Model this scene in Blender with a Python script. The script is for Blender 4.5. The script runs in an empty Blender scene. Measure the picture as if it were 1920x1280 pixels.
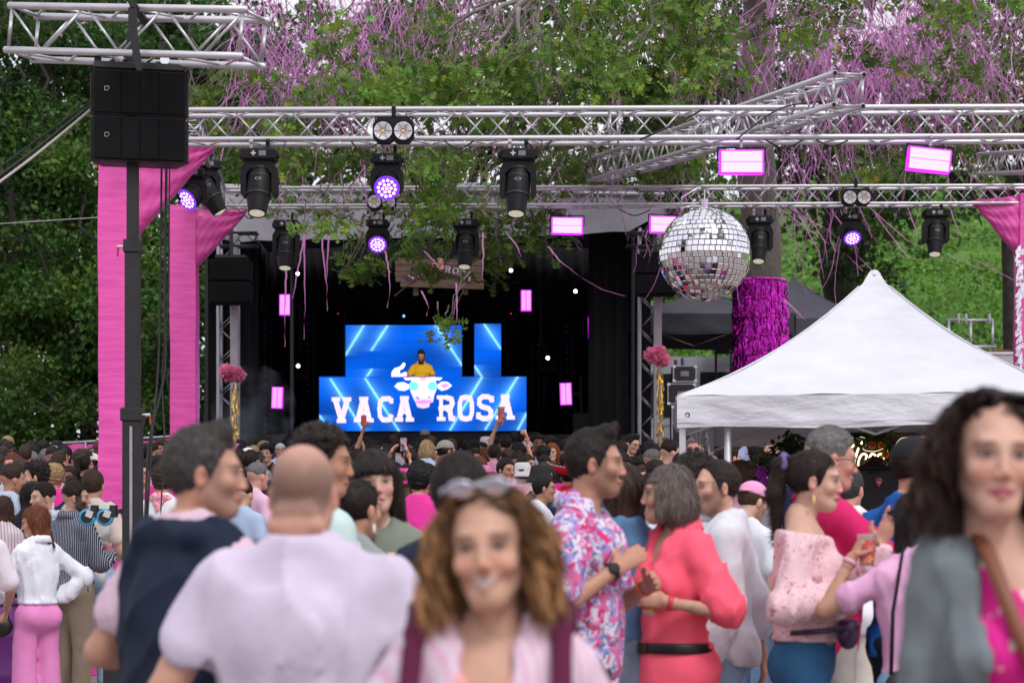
import bpy, math, random
import numpy as np
from mathutils import Vector, Matrix, Euler
R = math.radians
rnd = random.Random(7)
SC = bpy.context.scene
# ---------------------------------------------------------------- camera, world, light
FPX = 3700.0            # focal length in pixels of a 1920 wide frame
HY = 1000.0             # image row of the horizon
CZ = 1.47               # camera height
cam_d = bpy.data.cameras.new('camera'); cam = bpy.data.objects.new('camera', cam_d)
SC.collection.objects.link(cam); SC.camera = cam
cam.location = (0, 0, CZ); cam.rotation_euler = (R(90), 0, 0)
cam_d.lens = 36.0 * FPX / 1920; cam_d.sensor_width = 36; cam_d.shift_y = (HY - 640) / 1920
cam_d.clip_start = .1; cam_d.clip_end = 3000
cam_d.dof.use_dof = True; cam_d.dof.focus_distance = 18.0; cam_d.dof.aperture_fstop = 3.5
w = bpy.data.worlds.new('World'); SC.world = w; w.use_nodes = True
nt = w.node_tree; nt.nodes.clear()
sky = nt.nodes.new('ShaderNodeTexSky'); sky.sky_type = 'NISHITA'; sky.sun_disc = False
sky.sun_elevation = R(52); sky.sun_rotation = R(150); sky.dust_density = 4; sky.air_density = 1.2
hs = nt.nodes.new('ShaderNodeHueSaturation'); hs.inputs['Saturation'].default_value = .22
mx = nt.nodes.new('ShaderNodeMix'); mx.data_type = 'RGBA'; mx.inputs[0].default_value = .6
mx.inputs[7].default_value = (9.6, 9.3, 10.4, 1)       # even white cloud cover
bg = nt.nodes.new('ShaderNodeBackground'); bg.inputs[1].default_value = .12
wo = nt.nodes.new('ShaderNodeOutputWorld')
nt.links.new(sky.outputs[0], hs.inputs['Color']); nt.links.new(hs.outputs[0], mx.inputs[6])
nt.links.new(mx.outputs[2], bg.inputs[0]); nt.links.new(bg.outputs[0], wo.inputs[0])
sun_d = bpy.data.lights.new('sun', 'SUN'); sun_d.energy = 1.1; sun_d.angle = R(16); sun_d.color = (1, .96, .92)
sun = bpy.data.objects.new('sun', sun_d); SC.collection.objects.link(sun)
sun.rotation_euler = (R(38), 0, R(-150 + 180)); sun.location = (0, -5, 20)
SC.view_settings.view_transform = 'Standard'; SC.view_settings.look = 'None'
SC.view_settings.exposure = 0.2; SC.view_settings.gamma = 1
SC.render.engine = 'CYCLES'
SC.cycles.max_bounces = 7; SC.cycles.transparent_max_bounces = 8
SC.cycles.volume_bounces = 0; SC.cycles.caustics_reflective = False; SC.cycles.caustics_refractive = False
# ---------------------------------------------------------------- materials
MATS = {}
def pmat(name, base=(.5, .5, .5), rough=.6, metal=0.0, var=.12, scale=6.0, bump=0.0, bscale=40.0, obj=False, attr=False,
         emit=None, estr=1.0, spec=.5, transl=0.0, stretch=(1, 1, 1), col2=None, coat=0.0, sss=0.0, bumpd=.01):
 if name in MATS: return MATS[name]
 m = bpy.data.materials.new(name); m.use_nodes = True; MATS[name] = m
 n = m.node_tree.nodes; L = m.node_tree.links; n.clear()
 out = n.new('ShaderNodeOutputMaterial'); b = n.new('ShaderNodeBsdfPrincipled')
 b.inputs['Roughness'].default_value = rough; b.inputs['Metallic'].default_value = metal
 b.inputs['Specular IOR Level'].default_value = spec
 if coat: b.inputs['Coat Weight'].default_value = coat
 if sss:
  b.inputs['Subsurface Weight'].default_value = sss; b.inputs['Subsurface Scale'].default_value = .02
  b.inputs['Subsurface Radius'].default_value = (1, .3, .2)
 tc = n.new('ShaderNodeTexCoord'); mp = n.new('ShaderNodeMapping'); mp.inputs['Scale'].default_value = stretch
 L.new(tc.outputs['Object'], mp.inputs[0])
 no = n.new('ShaderNodeTexNoise'); no.inputs['Scale'].default_value = scale; no.inputs['Detail'].default_value = 5
 L.new(mp.outputs[0], no.inputs['Vector'])
 def mul(a, bb):
  x = n.new('ShaderNodeMix'); x.data_type = 'RGBA'; x.blend_type = 'MULTIPLY'; x.inputs[0].default_value = 1
  L.new(a, x.inputs[6]); L.new(bb, x.inputs[7]); return x.outputs[2]
 if col2 is not None:
  cr = n.new('ShaderNodeMix'); cr.data_type = 'RGBA'; cr.inputs[6].default_value = (*base, 1); cr.inputs[7].default_value = (*col2, 1)
  rp = n.new('ShaderNodeMapRange'); rp.inputs[1].default_value = .4; rp.inputs[2].default_value = .6
  L.new(no.outputs[0], rp.inputs[0]); L.new(rp.outputs[0], cr.inputs[0]); c = cr.outputs[2]
 else:
  rg = n.new('ShaderNodeRGB'); rg.outputs[0].default_value = (*base, 1); c = rg.outputs[0]
 if obj:
  oi = n.new('ShaderNodeObjectInfo'); c = mul(c, oi.outputs['Color'])
 if attr:
  at_ = n.new('ShaderNodeAttribute'); at_.attribute_name = 'Col'; c = mul(c, at_.outputs['Color'])
 if var:
  mr = n.new('ShaderNodeMapRange'); mr.inputs[1].default_value = .3; mr.inputs[2].default_value = .7
  mr.inputs[3].default_value = 1 - var; mr.inputs[4].default_value = 1 + var
  L.new(no.outputs[0], mr.inputs[0])
  cc = n.new('ShaderNodeCombineColor')
  for i in range(3): L.new(mr.outputs[0], cc.inputs[i])
  c = mul(c, cc.outputs[0])
 L.new(c, b.inputs['Base Color'])
 if bump:
  nb = n.new('ShaderNodeTexNoise'); nb.inputs['Scale'].default_value = bscale; nb.inputs['Detail'].default_value = 4
  L.new(mp.outputs[0], nb.inputs['Vector'])
  bp = n.new('ShaderNodeBump'); bp.inputs['Strength'].default_value = bump; bp.inputs['Distance'].default_value = bumpd
  L.new(nb.outputs[0], bp.inputs['Height']); L.new(bp.outputs[0], b.inputs['Normal'])
 if emit is not None:
  b.inputs['Emission Color'].default_value = (*emit, 1); b.inputs['Emission Strength'].default_value = estr
 sh = b.outputs[0]
 if transl:
  t = n.new('ShaderNodeBsdfTranslucent'); L.new(c, t.inputs[0]); ms = n.new('ShaderNodeMixShader'); ms.inputs[0].default_value = transl
  L.new(sh, ms.inputs[1]); L.new(t.outputs[0], ms.inputs[2]); sh = ms.outputs[0]
 L.new(sh, out.inputs[0])
 return m
def nodes_of(m): return m.node_tree.nodes, m.node_tree.links
def bsdf(m): return next(x for x in m.node_tree.nodes if x.type == 'BSDF_PRINCIPLED')
# ---------------------------------------------------------------- terrain
def smooth(a, b, x):
 t = max(0.0, min(1.0, (x - a) / (b - a))); return t * t * (3 - 2 * t)
def ground(x, y):
 g = .067 * max(0.0, min(y, 44.0) - 14.0) if y > 14 else 0.0
 if y > 52: 
  k = smooth(-12, 16, x)
  g += (y - 52) * (.04 + .34 * k) * smooth(52, 62, y)
 return min(g, 60.0)
def at(px, py, d): return Vector(((px - 960) / FPX * d, d, CZ - (py - HY) / FPX * d))
def proj(v): return 960 + FPX * v[0] / v[1], HY - FPX * (v[2] - CZ) / v[1], v[1]
# ---------------------------------------------------------------- mesh helpers
def fastmesh(name, v, f, mat=None, smooth_=False, col=None):
 """v: (n,3); f: list of faces or (m,k) array"""
 me = bpy.data.meshes.new(name)
 v = np.asarray(v, np.float32)
 if isinstance(f, np.ndarray):
  k = f.shape[1]; me.vertices.add(len(v)); me.vertices.foreach_set('co', v.ravel())
  me.loops.add(f.size); me.loops.foreach_set('vertex_index', f.astype(np.int32).ravel())
  me.polygons.add(len(f)); me.polygons.foreach_set('loop_start', np.arange(0, f.size, k, dtype=np.int32))
  me.polygons.foreach_set('loop_total', np.full(len(f), k, np.int32)); me.update(calc_edges=True)
 else:
  me.from_pydata([tuple(map(float, p)) for p in v], [], f); me.update()
 if smooth_: me.polygons.foreach_set('use_smooth', np.ones(len(me.polygons), bool))
 if col is not None:
  a = me.color_attributes.new('Col', 'FLOAT_COLOR', 'POINT')
  c = np.ones((len(v), 4), np.float32); c[:, :3] = col; a.data.foreach_set('color', c.ravel())
 if mat: me.materials.append(mat)
 return me
def link(o, parent=None):
 SC.collection.objects.link(o)
 if parent is not None: o.parent = parent
 return o
def mobj(name, me, parent=None, loc=None, rot=None): 
 o = bpy.data.objects.new(name, me); link(o, parent)
 if loc is not None: o.location = loc
 if rot is not None: o.rotation_euler = rot
 return o
def tag(o, label=None, cat=None, group=None, kind=None):
 if label: o['label'] = label
 if cat: o['category'] = cat
 if group: o['group'] = group
 if kind: o['kind'] = kind
 return o
def thing(name, label, cat, loc=(0, 0, 0), rotz=0, group=None, rot=None):
 o = bpy.data.objects.new(name, None); link(o); o.location = loc
 o.rotation_euler = rot if rot is not None else (0, 0, rotz); o.empty_display_size = .1
 return tag(o, label, cat, group)
def dup(root, loc=None, rot=None, label=None, group=None):
 r = root.copy(); link(r)
 if loc is not None: r.location = loc
 if rot is not None: r.rotation_euler = rot
 if label: r['label'] = label
 if group: r['group'] = group
 for ch in list(root.children):
  c = ch.copy(); link(c, r)
  for g in list(ch.children):
   d = g.copy(); link(d, c)
 return r
class MB:
 def __init__(s): s.v = []; s.f = []
 def add(s, v, f):
  k = len(s.v); s.v += [tuple(p) for p in v]; s.f += [tuple(i + k for i in q) for q in f]; return s
 def box(s, c, d, rot=None):
  c = Vector(c); hx, hy, hz = d[0] / 2, d[1] / 2, d[2] / 2
  vs = [Vector((x, y, z)) for x in (-hx, hx) for y in (-hy, hy) for z in (-hz, hz)]
  if rot is not None: 
   m = rot if isinstance(rot, Matrix) else Euler(rot).to_matrix(); vs = [m @ p for p in vs]
  return s.add([p + c for p in vs], [(0, 1, 3, 2), (4, 6, 7, 5), (0, 4, 5, 1), (2, 3, 7, 6), (0, 2, 6, 4), (1, 5, 7, 3)])
 def bbox(s, c, d, b=.006, rot=None):
  """bevelled box"""
  hx, hy, hz = d[0] / 2, d[1] / 2, d[2] / 2; c = Vector(c); vs = []; idx = {}
  for sx in (-1, 1):
   for sy in (-1, 1):
    for sz in (-1, 1):
     for a in range(3):
      p = Vector((sx * (hx - (0 if a == 0 else b)), sy * (hy - (0 if a == 1 else b)), sz * (hz - (0 if a == 2 else b))))
      idx[(sx, sy, sz, a)] = len(vs); vs.append(p)
  fs = []
  I = idx
  for q in (-1, 1):
   fs.append([I[(q, -1, -1, 0)], I[(q, 1, -1, 0)], I[(q, 1, 1, 0)], I[(q, -1, 1, 0)]][::q])
   fs.append([I[(-1, q, -1, 1)], I[(-1, q, 1, 1)], I[(1, q, 1, 1)], I[(1, q, -1, 1)]][::q])
   fs.append([I[(-1, -1, q, 2)], I[(1, -1, q, 2)], I[(1, 1, q, 2)], I[(-1, 1, q, 2)]][::q])
  for s1 in (-1, 1):
   for s2 in (-1, 1):
    fs.append([I[(s1, s2, -1, 0)], I[(s1, s2, 1, 0)], I[(s1, s2, 1, 1)], I[(s1, s2, -1, 1)]])
    fs.append([I[(s1, -1, s2, 0)], I[(s1, 1, s2, 0)], I[(s1, 1, s2, 2)], I[(s1, -1, s2, 2)]])
    fs.append([I[(-1, s1, s2, 1)], I[(1, s1, s2, 1)], I[(1, s1, s2, 2)], I[(-1, s1, s2, 2)]])
    for s3 in (-1, 1): fs.append([I[(s1, s2, s3, a)] for a in range(3)])
  if rot is not None:
   m = rot if isinstance(rot, Matrix) else Euler(rot).to_matrix(); vs = [m @ p for p in vs]
  return s.add([p + c for p in vs], fs)
 def tube(s, pts, r, n=8, cap=True):
  pts = [Vector(p) for p in pts]; m = len(pts); rr = r if isinstance(r, (list, tuple)) else [r] * m
  vs = []; up = None
  for i, p in enumerate(pts):
   t = (pts[min(i + 1, m - 1)] - pts[max(i - 1, 0)])
   t = t.normalized() if t.length > 1e-9 else Vector((0, 0, 1))
   if up is None: up = t.orthogonal().normalized()
   else:
    up = up - t * up.dot(t); up = up.normalized() if up.length > 1e-6 else t.orthogonal().normalized()
   b = t.cross(up)
   for k in range(n):
    a = 2 * math.pi * k / n; vs.append(p + (up * math.cos(a) + b * math.sin(a)) * rr[i])
  fs = [(i * n + k, i * n + (k + 1) % n, (i + 1) * n + (k + 1) % n, (i + 1) * n + k) for i in range(m - 1) for k in range(n)]
  if cap: fs += [tuple(range(n))[::-1], tuple((m - 1) * n + k for k in range(n))]
  return s.add(vs, fs)
 def lathe(s, prof, n=20, mat=None, cap=True):
  """prof: [(r,z)...] about z; mat: 4x4"""
  vs = []; m = len(prof)
  for r, z in prof:
   for k in range(n):
    a = 2 * math.pi * k / n; p = Vector((r * math.cos(a), r * math.sin(a), z)); vs.append(mat @ p if mat else p)
  fs = [(i * n + k, i * n + (k + 1) % n, (i + 1) * n + (k + 1) % n, (i + 1) * n + k) for i in range(m - 1) for k in range(n)]
  if cap: fs += [tuple(range(n))[::-1], tuple((m - 1) * n + k for k in range(n))]
  return s.add(vs, fs)
 def poly(s, pts, th, mat=None):
  """prism from 2D polygon in xz plane, thickness th in y"""
  n = len(pts); vs = [Vector((p[0], -th / 2, p[1])) for p in pts] + [Vector((p[0], th / 2, p[1])) for p in pts]
  if mat: vs = [mat @ p for p in vs]
  fs = [tuple(range(n)), tuple(range(2 * n - 1, n - 1, -1))] + [(i, i + n, (i + 1) % n + n, (i + 1) % n) for i in range(n)]
  return s.add(vs, fs)
 def mesh(s, name, mat, smooth_=False): return fastmesh(name, s.v, s.f, mat, smooth_)
 def build(s, name, mat, parent=None, smooth_=False, loc=None, rot=None):
  return mobj(name, s.mesh(name, mat, smooth_), parent, loc, rot)
def autosmooth(o, ang=35):
 me = o.data; me.polygons.foreach_set('use_smooth', np.ones(len(me.polygons), bool))
 try: me.set_sharp_from_angle(angle=R(ang))
 except Exception: pass
 return o
# ---------------------------------------------------------------- signed distance modelling (one continuous surface)
class Field:
 def __init__(s, lo, hi, h):
  s.lo = np.array(lo, float); s.h = h; n = np.ceil((np.array(hi) - s.lo) / h).astype(int) + 1; s.n = n
  s.x = (s.lo[0] + np.arange(n[0]) * h).astype(np.float32); s.y = (s.lo[1] + np.arange(n[1]) * h).astype(np.float32)
  s.z = (s.lo[2] + np.arange(n[2]) * h).astype(np.float32); s.f = np.full(n, .08, np.float32)
 def win(s, lo, hi, mar):
  a = np.clip(np.floor((np.array(lo) - mar - s.lo) / s.h).astype(int), 0, s.n)
  b = np.clip(np.ceil((np.array(hi) + mar - s.lo) / s.h).astype(int) + 1, 0, s.n)
  if np.any(b <= a): return None
  sl = tuple(slice(a[i], b[i]) for i in range(3))
  return sl, s.x[sl[0]][:, None, None], s.y[sl[1]][None, :, None], s.z[sl[2]][None, None, :]
 def comb(s, sl, d, k, op):
  f = s.f[sl]
  if op == 'sub': d = -d; 
  if op == 'add':
   if k > 0:
    hh = np.maximum(k - np.abs(f - d), 0) / k; s.f[sl] = np.minimum(f, d) - hh * hh * k * .25
   else: s.f[sl] = np.minimum(f, d)
  else:
   if k > 0:
    hh = np.maximum(k - np.abs(f - d), 0) / k; s.f[sl] = np.maximum(f, d) + hh * hh * k * .25
   else: s.f[sl] = np.maximum(f, d)
 def cap(s, a, b, ra, rb=None, k=.02, flat=None, op='add'):
  rb = ra if rb is None else rb; a = np.array(a, float); b = np.array(b, float); rm = max(ra, rb)
  fac = 1.0
  if flat is not None: nv, fac = np.array(flat[0], float), flat[1]; nv = nv / np.linalg.norm(nv)
  wm = rm * max(1.0, fac)
  W = s.win(np.minimum(a, b) - wm, np.maximum(a, b) + wm, .05)
  if W is None: return s
  sl, X, Y, Z = W; ba = b - a; l2 = max(float(ba @ ba), 1e-9)
  X = X - a[0]; Y = Y - a[1]; Z = Z - a[2]
  t = np.clip((X * ba[0] + Y * ba[1] + Z * ba[2]) / l2, 0, 1)
  qx = X - ba[0] * t; qy = Y - ba[1] * t; qz = Z - ba[2] * t
  q2 = qx * qx + qy * qy + qz * qz
  if flat is not None:
   c = qx * nv[0] + qy * nv[1] + qz * nv[2]; q2 = q2 - c * c + (c / fac) ** 2
  d = np.sqrt(np.maximum(q2, 0)) - (ra + (rb - ra) * t)
  if fac < 1: d = d * (fac * .5 + .5)
  s.comb(sl, d.astype(np.float32), k, op); return s
 def ell(s, c, r, k=.02, rot=None, op='add'):
  c = np.array(c, float); r = np.array(r, float); wm = r if rot is None else np.full(3, r.max())
  W = s.win(c - wm, c + wm, .05)
  if W is None: return s
  sl, X, Y, Z = W; X = X - c[0]; Y = Y - c[1]; Z = Z - c[2]
  if rot is not None:
   m = np.array(Euler(rot).to_matrix().transposed())
   X, Y, Z = (m[0, 0] * X + m[0, 1] * Y + m[0, 2] * Z, m[1, 0] * X + m[1, 1] * Y + m[1, 2] * Z, m[2, 0] * X + m[2, 1] * Y + m[2, 2] * Z)
  k0 = np.sqrt((X / r[0]) ** 2 + (Y / r[1]) ** 2 + (Z / r[2]) ** 2); k1 = np.sqrt((X / r[0] ** 2) ** 2 + (Y / r[1] ** 2) ** 2 + (Z / r[2] ** 2) ** 2) + 1e-6
  s.comb(sl, (k0 * (k0 - 1) / k1).astype(np.float32), k, op); return s
 def cut(s, nrm, c, k=.01):
  """keep the side where nrm.p < c"""
  n = np.array(nrm, float); l = np.linalg.norm(n); n /= l
  d = (s.x[:, None, None] * n[0] + s.y[None, :, None] * n[1] + s.z[None, None, :] * n[2] - c / l).astype(np.float32)
  s.comb(tuple(slice(0, q) for q in s.n), d, k, 'int'); return s
 def noise(s, amp, fr, seed=0, st=(1, 1, 1), ridge=False):
  g = random.Random(seed); X = s.x[:, None, None] * st[0]; Y = s.y[None, :, None] * st[1]; Z = s.z[None, None, :] * st[2]
  acc = np.zeros(s.n, np.float32); m = np.abs(s.f) < .045
  X, Y, Z = (np.broadcast_to(q, s.n)[m] for q in (X, Y, Z)); a_ = np.zeros(len(X), np.float32)
  wx = np.sin(Y * fr * .7 + g.random() * 6) * 1.2; wy = np.sin(Z * fr * .6 + g.random() * 6) * 1.2
  for i in range(3 if ridge else 5):
   v = np.array([g.gauss(0, 1) for _ in range(3)]); v /= np.linalg.norm(v); f = fr * (.7 + .9 * i / 4)
   q = np.sin(X * v[0] * f + Y * v[1] * f + Z * v[2] * f + g.random() * 6.28 + wx + wy * (i % 2))
   a_ -= 2.4 * (1 - np.abs(q)) ** 3 - .8 if ridge else -q
  s.f[m] += amp * a_ / 2.5; return s
 def mesh(s):
  f = s.f.copy(); f[0] = f[-1] = .05; f[:, 0] = f[:, -1] = .05; f[:, :, 0] = f[:, :, -1] = .05
  ins = f < 0; nx, ny, nz = f.shape; cnt = np.zeros((nx - 1, ny - 1, nz - 1), np.int8)
  offs = [(i, j, k) for i in (0, 1) for j in (0, 1) for k in (0, 1)]
  for i, j, k in offs: cnt += ins[i:nx - 1 + i, j:ny - 1 + j, k:nz - 1 + k]
  mixed = (cnt > 0) & (cnt < 8); cells = np.argwhere(mixed)
  idx = np.full(mixed.shape, -1, np.int32); idx[mixed] = np.arange(len(cells))
  cv = np.stack([f[cells[:, 0] + o[0], cells[:, 1] + o[1], cells[:, 2] + o[2]] for o in offs], 1)
  acc = np.zeros((len(cells), 3), np.float32); num = np.zeros(len(cells), np.float32); O = np.array(offs, np.float32)
  for a in range(8):
   for b in range(a + 1, 8):
    if np.abs(O[a] - O[b]).sum() != 1: continue
    va, vb = cv[:, a], cv[:, b]; m = (va < 0) != (vb < 0); t = (va[m] / (va[m] - vb[m]))[:, None]
    acc[m] += O[a] + t * (O[b] - O[a]); num[m] += 1
  v = s.lo + s.h * (cells + acc / num[:, None])
  Q = []
  for ax in range(3):
   sa = [slice(None)] * 3; sb = [slice(None)] * 3; sa[ax] = slice(0, -1); sb[ax] = slice(1, None)
   e = ins[tuple(sa)] != ins[tuple(sb)]; o1, o2 = [q for q in range(3) if q != ax]
   ed = np.argwhere(e); ed = ed[(ed[:, o1] > 0) & (ed[:, o2] > 0)]
   u = np.zeros(3, int); w_ = np.zeros(3, int); u[o1] = 1; w_[o2] = 1
   g = lambda q: idx[q[:, 0], q[:, 1], q[:, 2]]
   q = np.stack([g(ed - u - w_), g(ed - w_), g(ed), g(ed - u)], 1)
   fl = ins[ed[:, 0], ed[:, 1], ed[:, 2]]
   if ax == 1: fl = ~fl
   q[~fl] = q[~fl][:, ::-1]; Q.append(q)
  return v, np.concatenate(Q)
def lin(c):
 return tuple(((x / 255.0) / 12.92 if x <= 10 else (((x / 255.0) + .055) / 1.055) ** 2.4) for x in c)
# ================================================================ materials used all over
M_alu = pmat('aluminium', (.60, .60, .63), .4, .6, .12, 9, .12, 60)
M_dalu = pmat('dull_aluminium', (.38, .37, .4), .45, .7, .15, 9)
M_black = pmat('black_plastic', (.009, .009, .011), .48, 0, .2, 20, .1, 150, spec=.18)
M_blackm = pmat('black_paint', (.01, .01, .011), .5, 0, .3, 12, .1, 60)
M_grille = pmat('speaker_grille', (.005, .005, .006), .85, 0, .25, 3, .35, 500, bumpd=.004, spec=.15)
M_cloth_black = pmat('black_drape', (.006, .006, .008), .95, 0, .4, 2, .2, 6, stretch=(8, 8, .5), bumpd=.05)
M_cable = pmat('black_cable', (.014, .014, .015), .5, 0, 0)
M_steel = pmat('bright_steel', (.7, .7, .72), .25, 1.0, .05)
M_pinkwrap = pmat('pink_stretch_film', (.76, .08, .41), .36, 0, .06, 2.5, .28, 2.2, stretch=(1.2, 1.2, 7), bumpd=.03, col2=(.80, .09, .42))
_n, _l = nodes_of(M_pinkwrap)
_mp = next(x for x in _n if x.type == 'MAPPING'); _mp.inputs['Rotation'].default_value = (R(20), R(38), 0)
M_pinkcloth = pmat('pink_banner_cloth', (.72, .10, .40), .8, 0, .08, 3, .3, 3, bumpd=.05)
M_wood = pmat('weathered_wood', (.17, .11, .08), .8, 0, .35, 5, .4, 20, stretch=(1, 6, 6))
M_soil = pmat('park_gravel', (.32, .27, .25), .95, 0, .35, 3, .8, 60, col2=(.22, .18, .16), bumpd=.02)
M_grass = pmat('hill_grass', (.12, .25, .04), .95, 0, .35, .6, .8, 6, col2=(.06, .12, .025), bumpd=.1)
M_leaf = pmat('leaf', (1, 1, 1), .5, 0, 0, attr=True, transl=.4, spec=.3)
M_bark = pmat('bark', (.19, .175, .16), .95, 0, .5, 7, 1.0, 26, stretch=(1, 1, .35), col2=(.10, .09, .075), bumpd=.05)
M_twig = pmat('twig', (.16, .13, .12), .9, 0, .3, 3)
M_darkbark = pmat('dark_bark', (.035, .03, .026), .95, 0, .4, 4, .6, 14, bumpd=.04)
M_ribbon = pmat('paper_streamer', (.72, .31, .66), .6, 0, 0, attr=True, transl=.35)
M_tentw = pmat('white_canvas', (.62, .63, .68), .62, 0, .05, 3, .45, 2.0, stretch=(1, 1, 2.6), bumpd=.12)
M_tentb = pmat('black_canvas', (.045, .046, .062), .8, 0, .1, 2, .4, 1.5, bumpd=.08)
M_canopy = pmat('grey_canopy', (.30, .30, .335), .6, 0, .1, 1.5, .5, 1.5, bumpd=.08)
# ================================================================ ground
def build_ground():
 xs = sorted(set([-1400, -700, -300, -120, -60, -40] + [-30 + 2 * i for i in range(46)] + [70, 90, 140, 300, 700, 1400]))
 ys = [-300, -100, -30, 0, 6, 12] + [14 + 2 * i for i in range(46)] + [115, 140, 200, 400, 900, 2600]
 v = []
 for y in ys:
  for x in xs: v.append((x, y, hill(x, y)))
 n = len(xs)
 f = [(j * n + i, j * n + i + 1, (j + 1) * n + i + 1, (j + 1) * n + i) for j in range(len(ys) - 1) for i in range(n - 1)]
 o = mobj('ground', fastmesh('ground', v, f, M_soil, True)); tag(o, kind='structure')
 o.data.materials.append(M_grass)
 for p in o.data.polygons:
  if p.center.y > 47 or p.center.x < -7.5 and p.center.y > 34: p.material_index = 1
def hill(x, y):
 g = ground(x, min(y, 96.0))
 return g + random.Random(int(x * 7 + y * 131)).uniform(-.12, .12) if y > 60 else g
build_ground()
# ================================================================ leaves
def kite():
 v = [(0, 0, 0), (.34, .45, .10), (0, 1, -.05), (-.34, .45, .10)]
 return np.array(v, float), [(0, 1, 2), (0, 2, 3)]
def oakleaf():
 v = [(0, 0, 0), (0, .32, 0), (0, .6, -.02), (0, .85, -.05), (0, 1.1, -.12),
         (.36, .2, .07), (.52, .62, .08), (.36, .93, .02), (-.36, .2, .07), (-.52, .62, .08), (-.36, .93, .02)]
 f = [(0, 5, 1), (1, 6, 2), (2, 7, 3), (1, 8, 0), (2, 9, 1), (3, 10, 2), (2, 3, 4), (3, 7, 4), (3, 4, 10)]
 return np.array(v, float), f
def leafcloud(P, size, tmpl, cols, rs, droop=.5, jit=.35):
 """P (n,3) positions -> vertices, faces, colours"""
 V, F = tmpl; n = len(P); g = np.random.RandomState(rs)
 az = g.rand(n) * 2 * np.pi; el = -droop + g.randn(n) * .55; ro = g.randn(n) * .9
 yd = np.stack([np.cos(az) * np.cos(el), np.sin(az) * np.cos(el), np.sin(el)], 1)
 up = np.tile(np.array([0, 0, 1.0]), (n, 1)); xd = np.cross(yd, up); xd /= np.linalg.norm(xd, axis=1)[:, None] + 1e-9
 zd = np.cross(xd, yd); c, s_ = np.cos(ro)[:, None], np.sin(ro)[:, None]
 xd, zd = xd * c + zd * s_, zd * c - xd * s_
 S = size * (1 + jit * (g.rand(n) * 2 - 1))
 vv = (V[None, :, 0, None] * xd[:, None] + V[None, :, 1, None] * yd[:, None] + V[None, :, 2, None] * zd[:, None]) * S[:, None, None] + P[:, None]
 F = np.array(F); ff = (F[None] + (np.arange(n) * len(V))[:, None, None]).reshape(-1, F.shape[1])
 cc = np.repeat(cols, len(V), axis=0)
 return vv.reshape(-1, 3), ff, cc
def leafcols(n, rs, base, var=.35, yellow=.06):
 g = np.random.RandomState(rs + 99); b = np.array(base)[None] * (1 + var * (g.rand(n, 1) * 2 - 1))
 m = g.rand(n) < yellow; b[m] = b[m] * np.array([2.4, 1.5, .8]); b *= (1 + .12 * g.randn(n, 3)).clip(.6, 1.5)
 return b.clip(.004, .6)
def clumps(spec, nper, rs, rad=.6, flat=.7):
 """spec: list of (centre, radii, number of clumps)"""
 g = np.random.RandomState(rs); out = []; cid = []; k = 0
 for c, r, n in spec:
  for _ in range(n):
   d = g.randn(3); d /= np.linalg.norm(d); q = np.array(c) + d * np.array(r) * (.55 + .45 * g.rand() ** .5)
   m = int(nper * (.6 + .8 * g.rand())); rr = rad * (.6 + .8 * g.rand())
   dd = g.randn(m, 3); dd /= np.linalg.norm(dd, axis=1)[:, None]; dd *= (g.rand(m, 1) ** .4) * rr; dd[:, 2] *= flat
   dd[:, 2] -= .25 * (dd[:, 0] ** 2 + dd[:, 1] ** 2) / rr
   out.append(q + dd); cid += [k] * m; k += 1
 return np.concatenate(out), np.array(cid), k
def limb(mb, a, b, r0, r1, g, seg=7, wob=.08, n=7):
 a = Vector(a); b = Vector(b); L = (b - a).length; pts = []
 for i in range(seg + 1):
  t = i / seg; p = a.lerp(b, t) + Vector((g.uniform(-1, 1), g.uniform(-1, 1), g.uniform(-1, 1))) * wob * L * (0 if i in (0, seg) else 1)
  p.z += math.sin(t * math.pi) * L * .06; pts.append(p)
 mb.tube(pts, [r0 + (r1 - r0) * i / seg for i in range(seg + 1)], n); return pts
def tree(name, label, base, spec, rs, ltrunk, size=.2, nper=120, rad=.8, color=(.05, .085, .022), trunkr=.25, mbark=None, yellow=.05, fork=4.0, lean=(0, 0)):
 g = random.Random(rs); bx, by = base; bz = ground(bx, by) - .1
 t = thing(name, label, 'tree', (bx, by, bz)); inv = Vector((bx, by, bz))
 P, cid, k = clumps(spec, nper, rs, rad)
 gr = np.random.RandomState(rs + 5); cb = (.55 + .9 * gr.rand(k))[cid][:, None]
 tint = np.stack([.85 + .35 * gr.rand(k), 1 + .3 * gr.rand(k), np.ones(k)], 1)[cid]
 cols = leafcols(len(P), rs, color, .3, yellow) * cb * tint
 v, f, c = leafcloud(P - np.array(inv), size, kite(), cols, rs)
 o = mobj('leaves', fastmesh('leaves', v, f, M_leaf, False, c), t); tag(o, kind='stuff')
 mb = MB(); top = Vector((lean[0], lean[1], fork))
 limb(mb, (0, 0, 0), top, trunkr, trunkr * .7, g, 6, .02, 10)
 mb.build('trunk', mbark or M_darkbark, t, True)
 for c_, r_, n_ in spec:
  for q in range(3):
   mb = MB(); e = Vector(c_) - inv + Vector((g.uniform(-.7, .7) * r_[0], g.uniform(-.6, .6) * r_[1], g.uniform(-.2, .6) * r_[2]))
   limb(mb, top * g.uniform(.7, 1), e, trunkr * .5, .03, g, 7, .07, 6); mb.build('limb', mbark or M_darkbark, t, True)
 return t
def W(px, py, d): p = at(px, py, d); return (p.x, p.y, p.z)
def mpx(px, d): return px / FPX * d
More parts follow.
